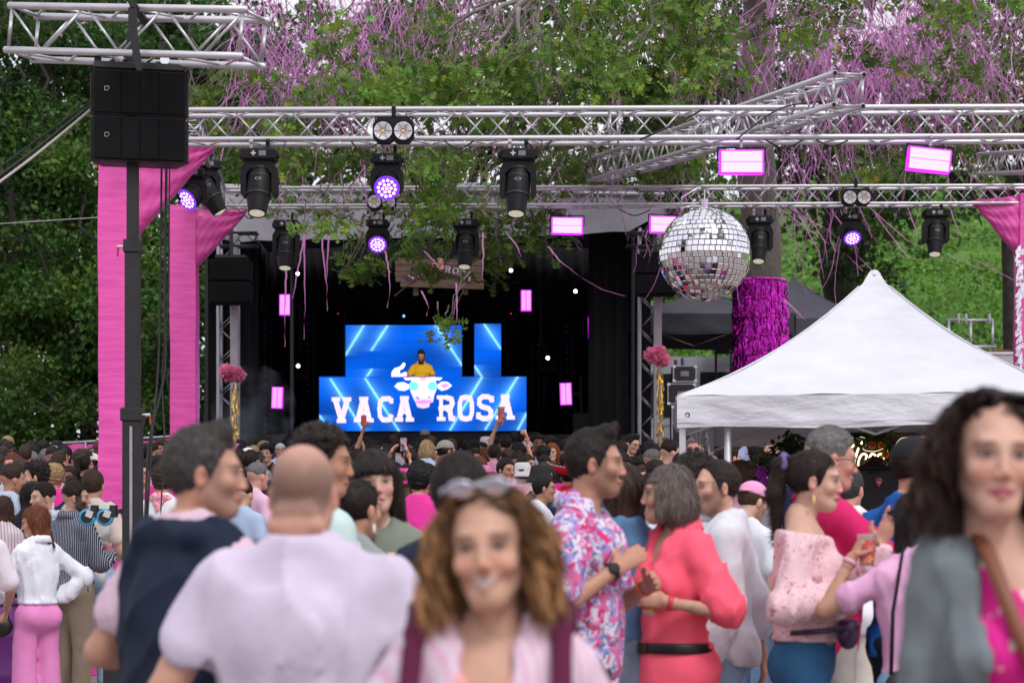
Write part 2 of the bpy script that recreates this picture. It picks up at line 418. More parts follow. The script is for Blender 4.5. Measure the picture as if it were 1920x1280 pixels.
# trees closing the left side, dark and dense
tree('broadleaf_tree', 'dense dark green tree at the far left edge, its crown reaching down to the banner', (W(40, 0, 47)[0], 47),
     [(W(-40, 650, 47), (3.2, 2.2, 2.2), 34), (W(40, 420, 48), (3.2, 2.4, 2.4), 34), (W(60, 160, 49), (3.4, 2.4, 2.6), 36), (W(-120, 250, 49), (2.8, 2, 3), 24)], 11, 0,
     .15, 290, .9, (.040, .085, .020), .3)
tree('broadleaf_tree', 'dark tree with a forked trunk standing behind the wrapped pink posts', (W(165, 0, 45)[0], 45),
     [(W(200, 560, 45), (2.3, 1.8, 2.0), 26), (W(120, 640, 44.5), (1.8, 1.5, 1.3), 16), (W(330, 600, 46), (1.5, 1.8, 2.6), 22), (W(280, 350, 47), (2.4, 2.2, 2.3), 28), (W(400, 420, 48), (1.6, 1.6, 2.4), 18), (W(70, 520, 45), (1.8, 1.4, 1.6), 16)], 12, 0,
     .14, 290, .8, (.065, .125, .025), .22, yellow=.04, fork=3.2)
tree('broadleaf_tree', 'tall dark tree rising behind the hanging loudspeaker', (W(330, 0, 53)[0], 53),
     [(W(300, 130, 53), (3.4, 2.4, 2.6), 36), (W(420, 260, 53), (2.2, 2.2, 3.0), 26), (W(190, 60, 54), (2.8, 2.4, 2.0), 20)], 13, 0,
     .16, 290, .95, (.034, .070, .018), .35)
tree('broadleaf_tree', 'low leafy tree filling the gap between the pink posts and the stage', (W(290, 0, 42)[0], 42),
     [(W(300, 730, 42), (1.3, 1.1, 1.1), 14), (W(260, 640, 42.5), (1.3, 1.0, 1.2), 12), (W(20, 745, 42), (1.6, 1, .9), 14), (W(100, 780, 43), (1.3, 1, .7), 9)], 14, 0,
     .13, 240, .6, (.05, .10, .02), .12, fork=1.6)
tree('broadleaf_tree', 'far tall tree closing the upper left corner behind the short truss', (W(120, 0, 62)[0], 62),
     [(W(-10, 120, 61), (3.0, 2, 3.4), 40), (W(80, 90, 62), (5.5, 2.4, 3.4), 60), (W(-60, 380, 62), (3.4, 2.4, 3.4), 34), (W(420, 200, 63), (3.4, 2, 4), 34), (W(150, 480, 60), (5, 2, 3), 40)], 31, 0,
     .24, 170, 1.1, (.034, .07, .018), .4)
# trees behind the stage
tree('broadleaf_tree', 'green tree behind the left half of the stage roof', (W(560, 0, 56)[0], 56),
     [(W(560, 290, 56), (3.0, 2.2, 1.9), 15), (W(460, 350, 54), (1.8, 2, 1.6), 10), (W(540, 90, 57), (3.0, 2.4, 2.2), 24)], 15, 0, .24, 130, .9, (.07, .135, .03), .3, fork=7)
tree('broadleaf_tree', 'green tree behind the middle of the stage roof', (W(860, 0, 58)[0], 58),
     [(W(820, 300, 58), (3.2, 2.2, 1.6), 13), (W(900, 120, 58), (3.6, 2.4, 2.4), 28), (W(720, 60, 59), (2.6, 2, 1.6), 14)], 16, 0, .24, 130, .9, (.065, .125, .026), .3, fork=8)
tree('broadleaf_tree', 'green tree behind the right end of the stage roof', (W(1180, 0, 55)[0], 55),
     [(W(1190, 290, 55), (2.4, 2.0, 2.0), 17), (W(1180, 110, 56), (3.2, 2.4, 2.2), 28), (W(1380, 60, 57), (2.4, 2, 2.2), 18), (W(1290, 440, 53), (1.1, 1.6, 2.4), 12)], 17, 0, .22, 130, .85, (.06, .12, .026), .3, fork=7)
tree('broadleaf_tree', 'dark tree with a leaning black trunk to the right of the tinsel-wrapped oak', (W(1640, 0, 50)[0], 50),
     [(W(1580, 330, 49), (1.9, 1.8, 1.5), 17), (W(1540, 180, 50), (2.2, 2.0, 1.8), 14), (W(1700, 160, 50), (2.6, 2.0, 2.2), 24), (W(1620, 470, 49), (.9, .9, .8), 5)], 18, 0, .2, 130, .8, (.038, .075, .020), .42, fork=6.6, lean=(-1.0, 0))
tree('broadleaf_tree', 'dark tree at the right edge above the hillside', (W(1900, 0, 60)[0], 60),
     [(W(1860, 120, 60), (3.4, 2.4, 2.6), 32), (W(1750, 320, 60), (1.5, 1.6, 1.2), 8), (W(1960, 250, 60), (2.4, 2, 2), 12)], 19, 0, .24, 130, .95, (.04, .07, .022), .32, fork=8)
# the planted hillside
def vineyard():
 g = np.random.RandomState(3); P = []; C = []
 for row in range(26):
  y0 = 53 + row * 1.75
  for i in range(60):
   x = 3.0 + i * .68 + g.randn() * .15; y = y0 + .12 * (x - 5) + g.randn() * .3
   if x > .36 * y: continue
   s = 1.0 if y < 76 else .42
   m = int(50 * (1 if s == 1 else .8)); d = g.randn(m, 3) * np.array([.42, .38, .36 * s]); z = ground(x, min(y, 96)) + (.75 if s == 1 else .2)
   P.append(np.array([x, y, z]) + d); b = .45 + 1.1 * g.rand(); C.append(np.repeat(np.array([[.125, .27, .035]]) * b, m, 0))
 P = np.concatenate(P); C = np.concatenate(C) * (1 + .3 * (g.rand(len(P), 1) - .5))
 v, f, c = leafcloud(P, .21, kite(), C, 4, .1)
 tag(mobj('vineyard', fastmesh('vineyard', v, f, M_leaf, False, c)), 'rows of bright green vines covering the hillside on the right', 'vineyard', kind='stuff')
vineyard()
# undergrowth at the foot of the trees
def shrubs():
 g = np.random.RandomState(8); P = []
 for i in range(300):
  x = -19 + 15 * g.rand(); y = 39 + 11 * g.rand(); P.append(np.array([x, y, ground(x, y) + .3 + (y - 39) * .09]) + g.randn(90, 3) * np.array([.6, .4, .4]))
 P = np.concatenate(P); v, f, c = leafcloud(P, .2, kite(), leafcols(len(P), 3, (.03, .06, .015)), 5)
 tag(mobj('undergrowth', fastmesh('undergrowth', v, f, M_leaf, False, c)), 'low green undergrowth below the trees on the left', 'shrubs', kind='stuff')
shrubs()
# ================================================================ the oak over the stage, its streamers
def oak():
 g = random.Random(5); tb = at(1424, 0, 33); base = Vector((tb.x, 33, ground(tb.x, 33) - .1))
 t = thing('oak_tree', 'big oak with a thick grey trunk, leafy branches hanging over the trusses and stage', 'tree', base)
 mb = MB(); pts = []; rr = []
 for i in range(26):
  z = i * .45; pts.append(Vector((.05 * math.sin(i * .7) + .01 * i - .012 * i, .04 * math.cos(i), z))); rr.append((.40 - .006 * i) * (1 + .05 * math.sin(i * 1.9)) + .25 * math.exp(-i * 1.2))
 mb.tube(pts, rr, 18); o = mb.build('trunk', M_bark, t, True)
 inv = base; top = Vector((0, 0, 10.6)); tips = []
 limbs = [((520, -60, 27), .12), ((700, -50, 25), .13), ((1010, -30, 26), .17), ((1200, -60, 27), .12), ((1650, -40, 29), .14), ((1880, 10, 30), .12), ((900, 20, 30), .1)]
 for (q, r) in limbs:
  mb = MB(); e = at(*q) - inv; limb(mb, top * g.uniform(.93, 1), e, r * 1.6, r * .5, g, 9, .05, 8); mb.build('limb', M_bark, t, True); tips.append(e)
 # bare grey boughs fanning down from the end of the middle limb
 hub = at(1010, -25, 26) - inv
 for (qx, qy, r) in [(830, 70, .028), (850, 110, .024), (880, 165, .03), (905, 135, .022), (930, 185, .026), (960, 95, .02), (1000, 190, .03), (1010, 130, .02), (1060, 60, .022), (1085, 100, .018), (860, 35, .02), (970, 200, .018)]:
  mb = MB(); e = at(qx, qy, 26 + g.uniform(-.5, .5)) - inv; p = limb(mb, hub, e, r * 1.9, r * .45, g, 9, .05, 6)
  for k in range(4):
   a = p[g.randint(3, 8)]; limb(mb, a, a + Vector((g.uniform(-.5, .35), g.uniform(-.3, .3), g.uniform(-.6, .0))), .011, .004, g, 5, .1, 4)
  mb.build('bough', pmat('bare_wood', (.26, .23, .22), .9, 0, .3, 8), t, True)
 # leaf clusters: (px0, px1, py0, py1, d0, d1, n, density)
 regs = [(360, 700, 130, 300, 24, 31, 30, 34), (560, 980, 20, 200, 24, 31, 34, 38), (700, 980, 110, 210, 23.5, 26, 24, 40), (900, 1280, 70, 240, 23.5, 28, 44, 40),
   (1050, 1330, -40, 150, 24, 30, 44, 38), (1290, 1385, -30, 160, 24, 30, 14, 30), (1385, 1460, 60, 260, 30, 32, 5, 16), (1200, 1280, 150, 300, 25, 29, 14, 34), (1440, 1930, -40, 130, 25, 32, 50, 30),
   (1560, 1930, 120, 330, 27, 33, 30, 26), (480, 640, 270, 400, 28, 31, 10, 26), (430, 1120, 262, 400, 29, 32, 46, 26), (600, 860, 270, 390, 27.8, 31, 16, 28), (740, 900, 290, 400, 24, 26, 13, 26), (1000, 1330, 270, 330, 26, 30, 22, 30),
   (640, 730, 440, 525, 27.6, 29, 8, 18), (740, 930, 380, 462, 27.6, 30, 18, 28), (760, 960, 470, 545, 27.6, 29, 7, 14), (960, 1050, 390, 450, 27.6, 29, 10, 24), (920, 960, 440, 510, 28, 29, 5, 14), (815, 850, 585, 630, 24, 24.4, 3, 9), (820, 838, 610, 635, 24.1, 24.3, 1, 8), (560, 640, 400, 440, 24, 25, 4, 14)]
 gr = np.random.RandomState(2); P = []; B = []; tw = MB(); twn = 0
 for (a, b, c, d, e, f, n, m) in regs:
  for i in range(n):
   dd = gr.uniform(e, f); q = np.array(at(gr.uniform(a, b), gr.uniform(c, d), dd)); k = int(m * (.6 + .8 * gr.rand())); rad = .17 + .2 * gr.rand() if m > 22 else .12
   dv = gr.randn(k, 3); dv /= np.linalg.norm(dv, axis=1)[:, None]; dv *= gr.rand(k, 1) ** .5 * rad * np.array([1.5, 1.3, .8]); dv[:, 2] -= np.abs(dv[:, 0]) * .3
   P.append(q + dv); br = (.6 + .9 * gr.rand()) * (1.25 if dd < 25.5 else .85); B.append(np.full(k, br))
   st = Vector(q) - inv + Vector((gr.uniform(-.1, .7), gr.uniform(-.2, .4), gr.uniform(.5, 1.2))) * (.6 if m < 22 else 1)
   limb(tw, st, Vector(q) - inv, .012, .004, g, 5, .09, 4)
   for _ in range(3):
    u = Vector(q + dv[gr.randint(k)]) - inv; limb(tw, Vector(q) - inv, u, .006, .003, g, 3, .1, 3)
 for (chain) in [[(900, 300), (905, 380), (870, 430), (850, 500), (868, 545), (848, 590)], [(640, 400), (680, 440), (650, 500)], [(960, 330), (985, 390), (1030, 430)], [(940, 370), (930, 440), (940, 500)], [(760, 330), (800, 420), (780, 520), (740, 555)], [(1050, 430), (1075, 450), (1090, 470)], [(760, 360), (700, 420), (660, 490)]]:
  tw.tube([at(x, y, 28) - inv for x, y in chain], [.013, .011, .009, .007, .005, .004][:len(chain)], 5)
 tw.build('twigs', M_twig, t); t.children[-1]['kind'] = 'stuff'
 P = np.concatenate(P); B = np.concatenate(B); cols = leafcols(len(P), 22, (.12, .215, .035), .3, .05) * B[:, None]
 order = np.argsort(P[:, 1]); near = order[:290]; rest = order[290:]
 v, f, c = leafcloud(P[rest] - np.array(inv), .125, oakleaf(), cols[rest], 6, .35)
 o = mobj('leaves', fastmesh('leaves', v, f, M_leaf, False, c), t); tag(o, kind='stuff')
 V, F = oakleaf(); lm = []
 for k in range(5): lm.append(fastmesh('leaf', V * .125, F, M_leaf, False, np.repeat(np.array([[.13, .23, .035]]) * (.7 + .2 * k), len(V), 0)))
 for i in near:
  o = mobj('leaf', lm[gr.randint(5)], t, Vector(P[i]) - inv, (gr.randn() * .6 - .3, gr.randn() * .7, gr.rand() * 6.28)); o.scale = (1, 1, 1)
 return t
oak()
def ribbon(pts, wd, tw, V, F, C, col):
 n = len(pts); k = len(V)
 for i, p in enumerate(pts):
  a = tw * i; dx = math.cos(a) * wd / 2; dy = math.sin(a) * wd / 2
  V.append((p[0] - dx, p[1] - dy, p[2])); V.append((p[0] + dx, p[1] + dy, p[2])); C.append(col); C.append(col)
 for i in range(n - 1): F.append((k + 2 * i, k + 2 * i + 1, k + 2 * i + 3, k + 2 * i + 2))
def streamers():
 g = random.Random(77); V = []; F = []; C = []
 # (px0,px1,py0,py1,d0,d1,n, drift px, length px)
 regs = [(470, 660, -40, 130, 27, 33, 210, 90, 130), (640, 900, -40, 60, 27, 33, 170, 60, 120), (480, 620, 90, 190, 27, 32, 90, 110, 110), (700, 1000, 60, 260, 26, 31, 90, 40, 90),
   (1180, 1360, -40, 200, 27, 31, 120, 60, 150), (1475, 1700, -60, 150, 27, 33, 310, 130, 150), (1560, 1920, -60, 150, 27, 33, 330, 120, 150), (1440, 1900, 150, 300, 28, 33, 90, 100, 110),
   (1480, 1580, 180, 400, 28, 31, 40, 70, 150), (1000, 1260, 150, 320, 26, 30, 60, 60, 110), (520, 760, 260, 330, 26, 30, 26, 60, 110), (1240, 1330, 250, 430, 28, 31, 24, 40, 120)]
 for (a, b, c, d, e, f, n, dr, ln) in regs:
  for i in range(int(n * 1.3)):
   dd = g.uniform(e, f); x = g.uniform(a - 40, b + 40); y = g.uniform(c, d); L = ln * g.uniform(.4, 1.5); sl = dr * g.uniform(-.5, 1.2) if g.random() < .8 else -dr * g.uniform(.5, 1.5)
   sag = g.uniform(-.15, .35) * L; pts = []; m = 9; ph = g.random() * 6; 
   for k in range(m):
    t = k / (m - 1); xx = x + sl * t + math.sin(t * 7 + ph) * 4 + g.uniform(-1.5, 1.5); yy = y + L * (t ** 1.15) * (.75 + .25 * abs(math.cos(ph))) + sag * math.sin(t * math.pi) * .4 + g.uniform(-2, 2)
    pts.append(at(xx, yy, dd + .3 * math.sin(t * 3 + ph)))
   cc = g.uniform(.6, 1.15); ribbon(pts, g.uniform(.007, .017), g.uniform(-.35, .35), V, F, C, (cc, cc * g.uniform(.85, 1.1), cc))
 tag(mobj('paper_streamers', fastmesh('paper_streamers', np.array(V), np.array(F), M_ribbon, False, np.array(C))),
  'countless pink paper streamers tangled through the oak branches', 'streamers', kind='stuff')
streamers()
def lone_streamer(label, pts, d, wd=.022, group='long streamers hanging below the trees'):
 g = random.Random(len(label) + int(pts[0][0])); V = []; F = []; C = []; P = []
 for i in range(len(pts) - 1):
  for k in range(5):
   t = k / 5; P.append(at(pts[i][0] + (pts[i + 1][0] - pts[i][0]) * t + g.uniform(-1, 1), pts[i][1] + (pts[i + 1][1] - pts[i][1]) * t, d))
 P.append(at(*pts[-1], d)); ribbon(P, wd, .14, V, F, C, (1.05, .95, 1.05))
 o = mobj('paper_streamer', fastmesh('paper_streamer', np.array(V), np.array(F), M_ribbon, False, np.array(C))); tag(o, label, 'streamer', group)
for lb, pts, d in [
 ('long pink streamer hanging straight below the leftmost spotlight over the stage, ending in a knot', [(537, 508), (535, 560), (534, 600), (534, 650)], 26),
 ('pink streamer hanging over the magenta strobe at stage left, slanting down to it', [(571, 440), (560, 500), (548, 560)], 26),
 ('straight pink streamer reaching lowest on the stage left, right of the magenta strobe', [(571, 430), (571, 500), (572, 580), (570, 636)], 26.2),
 ('pink streamer ending in a curl before the dark stage, first of a close pair', [(603, 430), (607, 490), (613, 540), (614, 582)], 25.5),
 ('thin pink streamer hanging beside the close pair in front of the dark stage', [(618, 420), (615, 480), (612, 525)], 25.7),
 ('kinked pink streamer hanging just left of the wooden sign', [(722, 470), (730, 510), (731, 550), (726, 577)], 25),
 ('pink streamer hanging below the middle of the wooden sign', [(790, 545), (797, 560), (803, 575), (800, 592)], 25),
 ('pink streamer dangling below the right of the wooden sign', [(855, 530), (857, 565), (856, 602)], 25),
 ('pink streamer lying slanted across the wooden sign', [(795, 470), (815, 490), (825, 506)], 24.8),
 ('pink streamer trailing out to the right across the dark stage, gently curved', [(1028, 462), (1050, 490), (1090, 520), (1130, 543), (1172, 555)], 25),
 ('short pink streamer hanging right of the wooden sign', [(905, 436), (906, 480), (904, 522)], 25),
 ('bent pink streamer hanging from the leaf cluster right of the sign', [(952, 440), (970, 462), (977, 482)], 25),
 ('pink streamer dropping to the tent peak from the tree, left of two', [(1455, 385), (1530, 440), (1590, 480), (1618, 508)], 27),
 ('pink streamer dropping to the tent peak from the tree, right of two', [(1470, 385), (1550, 430), (1600, 470), (1640, 512)], 27),
 ('pink streamer hanging beside the tinsel sleeve down to the tent slope', [(1470, 560), (1495, 585), (1516, 606)], 27),
 ('pink streamer hanging below the second purple wash light', [(1560, 395), (1600, 450), (1612, 480)], 27.5),
 ('long pink streamer sweeping right across the vine hillside, upper of two', [(1620, 380), (1700, 450), (1760, 482), (1830, 487), (1900, 525)], 28),
 ('long pink streamer sweeping right across the vine hillside, lower of two', [(1640, 400), (1700, 480), (1760, 505), (1810, 494), (1845, 505)], 28),
 ('kinked pink streamer hanging in front of the hillside right of the last spotlight', [(1780, 385), (1795, 430), (1798, 452)], 27.5),
 ('pink streamer hanging in front of the hillside left of the last spotlight', [(1700, 385), (1718, 430), (1722, 470)], 27.5),
 ('zigzag pink streamer left of the last spotlight, dangling from the truss', [(1510, 395), (1545, 450), (1552, 500)], 27.5),
 ('pink streamer dangling between the tinsel trunk and the purple wash light', [(1490, 390), (1535, 470), (1548, 535)], 27.5)]:
 lone_streamer(lb, pts, d)
# ================================================================ trusses
TUBES = {}
def unit_tube(r, n=8):
 if (r, n) not in TUBES: TUBES[(r, n)] = MB().tube([(0, 0, 0), (0, 0, 1)], r, n).mesh('tube', M_alu, True)
 return TUBES[(r, n)]
def bar(name, a, b, r, parent, mat=None, n=8, smooth_=True):
 """a straight tube from a to b that shares one mesh with every other tube of its radius"""
 a = Vector(a); b = Vector(b); d = b - a
 me = unit_tube(r, n)
 o = bpy.data.objects.new(name, me); link(o, parent); o.location = a
 o.rotation_mode = 'QUATERNION'; o.rotation_quaternion = d.to_track_quat('Z', 'Y'); o.scale = (1, 1, d.length)
 if mat is not None and mat is not M_alu: o.material_slots[0].link = 'OBJECT'; o.material_slots[0].material = mat
 return o
def truss(label, p0, p1, size=.29, rc=.025, rb=.0085, half=None, group=None, mat=None, ends=True, hollow=False, roll=0.0, joints=()):
 p0 = Vector(p0); p1 = Vector(p1); d = p1 - p0; L = d.length
 X = d.normalized(); Y = Vector((0, 0, 1)).cross(X).normalized(); Z = X.cross(Y)
 m = Matrix((X, Y, Z)).transposed().to_4x4() @ Matrix.Rotation(roll, 4, 'X'); m.translation = p0
 t = thing('truss', label, 'truss', p0, 0, group); t.matrix_world = m; t.rotation_mode = 'XYZ'
 t.location = p0; t.rotation_euler = m.to_euler()
 h = size / 2; n = max(2, int(round(L / (half or size * .97)))); st = L / n
 for y in (-h, h):
  for z in (-h, h):
   bar('chord', (0, y, z), (L, y, z), rc, t, mat, 12)
 for fi, (u, v) in enumerate(((0, -h), (0, h), (1, h), (1, -h))):
  for i in range(n):
   s = 1 if (i + fi) % 2 else -1
   a, b = -h * s, h * s
   x0, x1 = i * st + .01, (i + 1) * st - .01
   if u == 0: bar('brace', (x0, v, a), (x1, v, b), rb, t, mat)
   else: bar('brace', (x0, a, v), (x1, b, v), rb, t, mat)
 for x in ([.03, L - .03] if ends else []) + list(joints):
  for y in (-h, h): bar('end_post', (x, y, -h), (x, y, h), rb * 1.3, t, mat)
  for z in (-h, h): bar('end_post', (x, -h, z), (x, h, z), rb * 1.3, t, mat)
 if hollow:
  mb = MB()
  for y in (-h, h):
   for z in (-h, h): mb.lathe([(.019, 0), (.0001, 0)], 12, Matrix.Translation((L + .002, y, z)) @ Matrix.Rotation(R(90), 4, 'Y'), False)
  mb.build('tube_bore', M_black, t)
 return t
FT = CZ + (HY - 234) / 190.0    # centre height of front truss
f0, f1 = at(222, 234, 19.5), at(2080, 232, 19.5)
truss('long front aluminium truss spanning the picture above the crowd, nearest of the lighting trusses', f0 + Vector((0, .15, 0)), f1 + Vector((0, .15, .03)), .29, joints=(4.86, 4.95))
s0, s1 = at(350, 372, 27), at(2050, 366, 27)
truss('second long truss behind the front one, carrying the mirror ball', s0, s1, .24, .021, .008, joints=(5.55, 5.62, 9.0))
truss('slanting truss laid over the front truss at the right, with its open square end showing', at(1122, 320, 27.0), at(1592, 168, 18.4), .29, .027, .011, hollow=True)
truss('short truss end lying over the second truss at the right edge', at(1850, 308, 27.5), at(2060, 296, 24), .27, .024, .0085)
truss('truss side beam seen end-on between the two pink posts', at(350, 243, 19.9), at(402, 372, 26.8), .27, .024, .0085, mat=M_dalu)
truss('short aluminium truss on top of the lifting mast, holding the hanging loudspeaker', at(38, 62, 14.75), at(480, 72, 14.0) , .325, .026, .010, hollow=False)
# ================================================================ pink wrapped posts
def wrap_post(label, px0, px1, d, ytop, gus, rs, top_extra=()):
 """square post in stretch film with a gusset up to the truss"""
 x0, x1 = at(px0, 0, d).x, at(px1, 0, d).x; w_ = x1 - x0; gx = (x0 + x1) / 2; gz = ground(gx, d) - .02
 zt = at(0, ytop, d).z; t = thing('wrapped_post', label, 'post', (gx, d, gz))
 g = random.Random(rs); n = 60; H = zt - gz; vs = []; h = w_ / 2; ring = []
 m = 5
 for s_ in range(4):
  for k in range(m):
   u = -1 + 2 * k / m; ring.append([(u, -1), (1, u), (-u, 1), (-1, -u)][s_])
 for i in range(n + 1):
  z = H * i / n
  for (a, b) in ring:
   q = .003 * math.sin(z * 5 + a * 3 + rs) + .003 * math.sin(z * 2.3 - b * 5) + g.uniform(-.0012, .0012); k = 1 + q / h - .03 * (abs(a) * abs(b)) ** 4
   vs.append((a * h * k, b * h * k, z))
 R_ = len(ring); fs = [(i * R_ + k, i * R_ + (k + 1) % R_, (i + 1) * R_ + (k + 1) % R_, (i + 1) * R_ + k) for i in range(n) for k in range(R_)]
 fs += [tuple(n * R_ + k for k in range(R_))]
 mobj('post_sleeve', fastmesh('post_sleeve', vs, fs, M_pinkwrap, False), t); autosmooth(t.children[-1], 50)
 # gusset web with real thickness, curved folds
 P = [(at(a, 0, d).x - gx, at(0, b, d).z - gz) for a, b in gus]
 nu, nv = 26, 18; vs = []; th = w_ * .48
 A, B, C, D = P   # quad: inner bottom, outer/top tip, tip low, post top
 for side in (-1, 1):
  for i in range(nu + 1):
   for j in range(nv + 1):
    u, v = i / nu, j / nv
    px_ = (A[0] * (1 - u) + B[0] * u) * (1 - v) + (D[0] * (1 - u) + C[0] * u) * v
    pz_ = (A[1] * (1 - u) + B[1] * u) * (1 - v) + (D[1] * (1 - u) + C[1] * u) * v
    e = math.sin(math.pi * v) ** .5 if 0 < v < 1 else 0
    pz_ -= 0; y = side * th * (1 - .75 * u) * (.55 + .45 * e) + .012 * math.sin(u * 13 + v * 19 + side) + .008 * math.sin(u * 31 - v * 27)
    vs.append((px_, y, pz_))
 S = (nu + 1) * (nv + 1); fs = []
 for i in range(nu):
  for j in range(nv):
   a = i * (nv + 1) + j; b = a + nv + 1; fs.append((a, a + 1, b + 1, b)); fs.append((S + a, S + b, S + b + 1, S + a + 1))
 for i in range(nu):
  a = i * (nv + 1); b = a + nv + 1; fs.append((a, b, S + b, S + a)); fs.append((a + nv, S + a + nv, S + b + nv, b + nv))
 for j in range(nv):
  a = j; fs.append((a, S + a, S + a + 1, a + 1)); a = nu * (nv + 1) + j; fs.append((a, a + 1, S + a + 1, S + a))
 mobj('gusset', fastmesh('gusset', vs, fs, M_pinkwrap, True), t)
 return t
wrap_post('front pink film-wrapped post with a broad gusset, standing behind the black mast', 190, 258, 20.0, 262, [(232, 470), (398, 285), (412, 262), (232, 262)], 3)
wrap_post('rear pink film-wrapped post with a bent gusset, next to the stage', 322, 371, 27.4, 388, [(352, 520), (455, 408), (467, 388), (345, 388)], 5)
wrap_post('right pink film-wrapped post with torn silver film and gusset, cut by the right edge', 1906, 1956, 27.0, 366, [(1925, 500), (1835, 392), (1818, 377), (1930, 366)], 7)
# silver torn film on the right post
mb = MB(); g = random.Random(9)
for i in range(150):
 z = 470 + i * 2.7 + g.uniform(-3, 3); a = at(1903 + g.uniform(0, 14) ** .9, z, 26.72 + g.uniform(-.01, .01)); l = g.uniform(.03, .12)
 mb.add([a, a + Vector((l * .5, -.004, g.uniform(-.02, .05))), a + Vector((l * .4, -.006, .05 + g.uniform(0, .06))), a + Vector((0, -.002, .04))], [(0, 1, 2, 3)])
o = mb.build('torn_silver_film', pmat('silver_film', (.85, .8, .88), .15, .9, .2, 20), bpy.data.objects['wrapped_post.002']); o.matrix_parent_inverse = Matrix.Translation(-Vector(bpy.data.objects['wrapped_post.002'].location))
# ================================================================ lighting fixtures
M_lamp_w = pmat('lamp_glass', (.5, .5, .42), .1, 0, .6, 90, .5, 70, emit=(1, .97, .75), estr=.35, bumpd=.01)
M_led = pmat('violet_led', (.3, .1, .6), .3, 0, 0, emit=(.62, .38, 1), estr=3.2)
M_ledrim = pmat('violet_glow_rim', (.12, .03, .3), .3, 0, 0, emit=(.20, .03, .85), estr=.9)
M_strobe = pmat('magenta_strobe_face', (.25, .08, .25), .3, 0, 0, emit=(1, .54, .98), estr=1.2)
M_strobe_rim = pmat('magenta_glow_rim', (.2, .02, .25), .3, 0, 0, emit=(.6, .02, .9), estr=1.3)  # emissive housing colour, stands in for the glow spilling round the faces
M_strobe2 = pmat('magenta_panel_face', (.8, .3, .8), .3, 0, 0, emit=(1, .30, .95), estr=1.35)
M_white_l = pmat('white_pin_lamp', (1, 1, 1), .3, 0, 0, emit=(.9, .95, 1), estr=6)
M_display = pmat('fixture_display', (.15, .16, .18), .2, 0, 0)
M_mark = pmat('printed_white_mark', (.5, .5, .5), .6, 0, 0)
M_amber = pmat('amber_chip', (.9, .45, .05), .4, 0, 0, emit=(1, .5, .08), estr=.25)
M_reflector = pmat('reflector_chrome', (.62, .60, .64), .4, .35, .2, 60, .8, 90)
def fix_base(t, w_=.34, h=.12, dp=.24):
 o = MB().bbox((0, 0, -h / 2), (w_, dp, h), .02).build('base', M_black, t)
 MB().box((w_ * .12, -dp / 2 - .002, -h * .45), (.07, .004, .05)).build('display', M_display, t)
 MB().box((-w_ * .14, -dp / 2 - .002, -h * .45), (.05, .004, .013)).box((-w_ * .14, -dp / 2 - .0021, -h * .45), (.013, .0042, .05)).build('button_cross', M_mark, t)
 for s in (-1, 1):
  MB().tube([(s * (w_ / 2), 0, -h * .5), (s * (w_ / 2 + .02), 0, -h * .5)], .03, 10).build('handle', M_black, t)
  mb = MB(); mb.box((s * .08, 0, .03), (.03, .05, .06)); mb.lathe([(.034, -.018), (.034, .018)], 12, Matrix.Translation((s * .08, 0, .075)) @ Matrix.Rotation(R(90), 4, 'Y'))
  mb.build('clamp', M_dalu if s < 0 else M_black, t)
def yoke(t, w_=.36, top=-.12, bot=-.47, th=.055, dp=.16):
 mb = MB(); h = w_ / 2
 prof = [(-h + .05, top), (h - .05, top), (h, top - .08), (h, bot + .03), (h - .02, bot), (h - th + .01, bot), (h - th, bot + .04), (h - th, top - .13), (h - th - .05, top - .075), (-h + th + .05, top - .075), (-h + th, top - .13), (-h + th, bot + .04), (-h + th - .01, bot), (-h + .02, bot), (-h, bot + .03), (-h, top - .08)]
 mb.poly(prof, dp); return mb.build('yoke', M_black, t)
def spot(label, p, sc=1.0, tilt=22, side=4, yaw=0, group='moving spotlights hanging from the trusses'):
 t = thing('moving_head_spotlight', label, 'spotlight', p, R(yaw), group); fix_base(t); yoke(t)
 m = Matrix.Translation((0, 0, -.30)) @ Matrix.Rotation(R(side), 4, 'Y') @ Matrix.Rotation(R(-tilt), 4, 'X')
 mb = MB(); mb.lathe([(.0, .17), (.06, .165), (.105, .13), (.122, .06), (.125, -.06), (.122, -.17), (.112, -.21), (.098, -.30), (.090, -.36), (.086, -.375), (.078, -.37), (.07, -.35)], 28, m, True)
 mb.build('head', M_black, t, True); autosmooth(t.children[-1], 40)
 mb = MB()
 for z in (-.19, -.0, .08): mb.lathe([(.126, z), (.128, z + .006), (.128, z + .012), (.126, z + .018)], 28, m, False)
 mb.build('housing_ring', M_blackm, t, True)
 mb = MB(); mb.lathe([(.0005, -.378), (.04, -.382), (.078, -.366)], 24, m, False); mb.build('lens', M_lamp_w, t, True)
 mb = MB(); mb.lathe([(.02, 0), (.024, .001), (.02, .002)], 14, m @ Matrix.Translation((0, -.126, -.05)) @ Matrix.Rotation(R(90), 4, 'X') @ Matrix.Diagonal((1.3, .6, 1, 1)), False); mb.build('emblem_ring', M_mark, t)
 mb = MB(); mb.tube([(.15, .05, 0), (.22, .06, -.06), (.24, .1, .1), (.12, .1, .16)], .006, 6); mb.build('cable', M_cable, t, True)
 t.scale = (sc,) * 3; return t
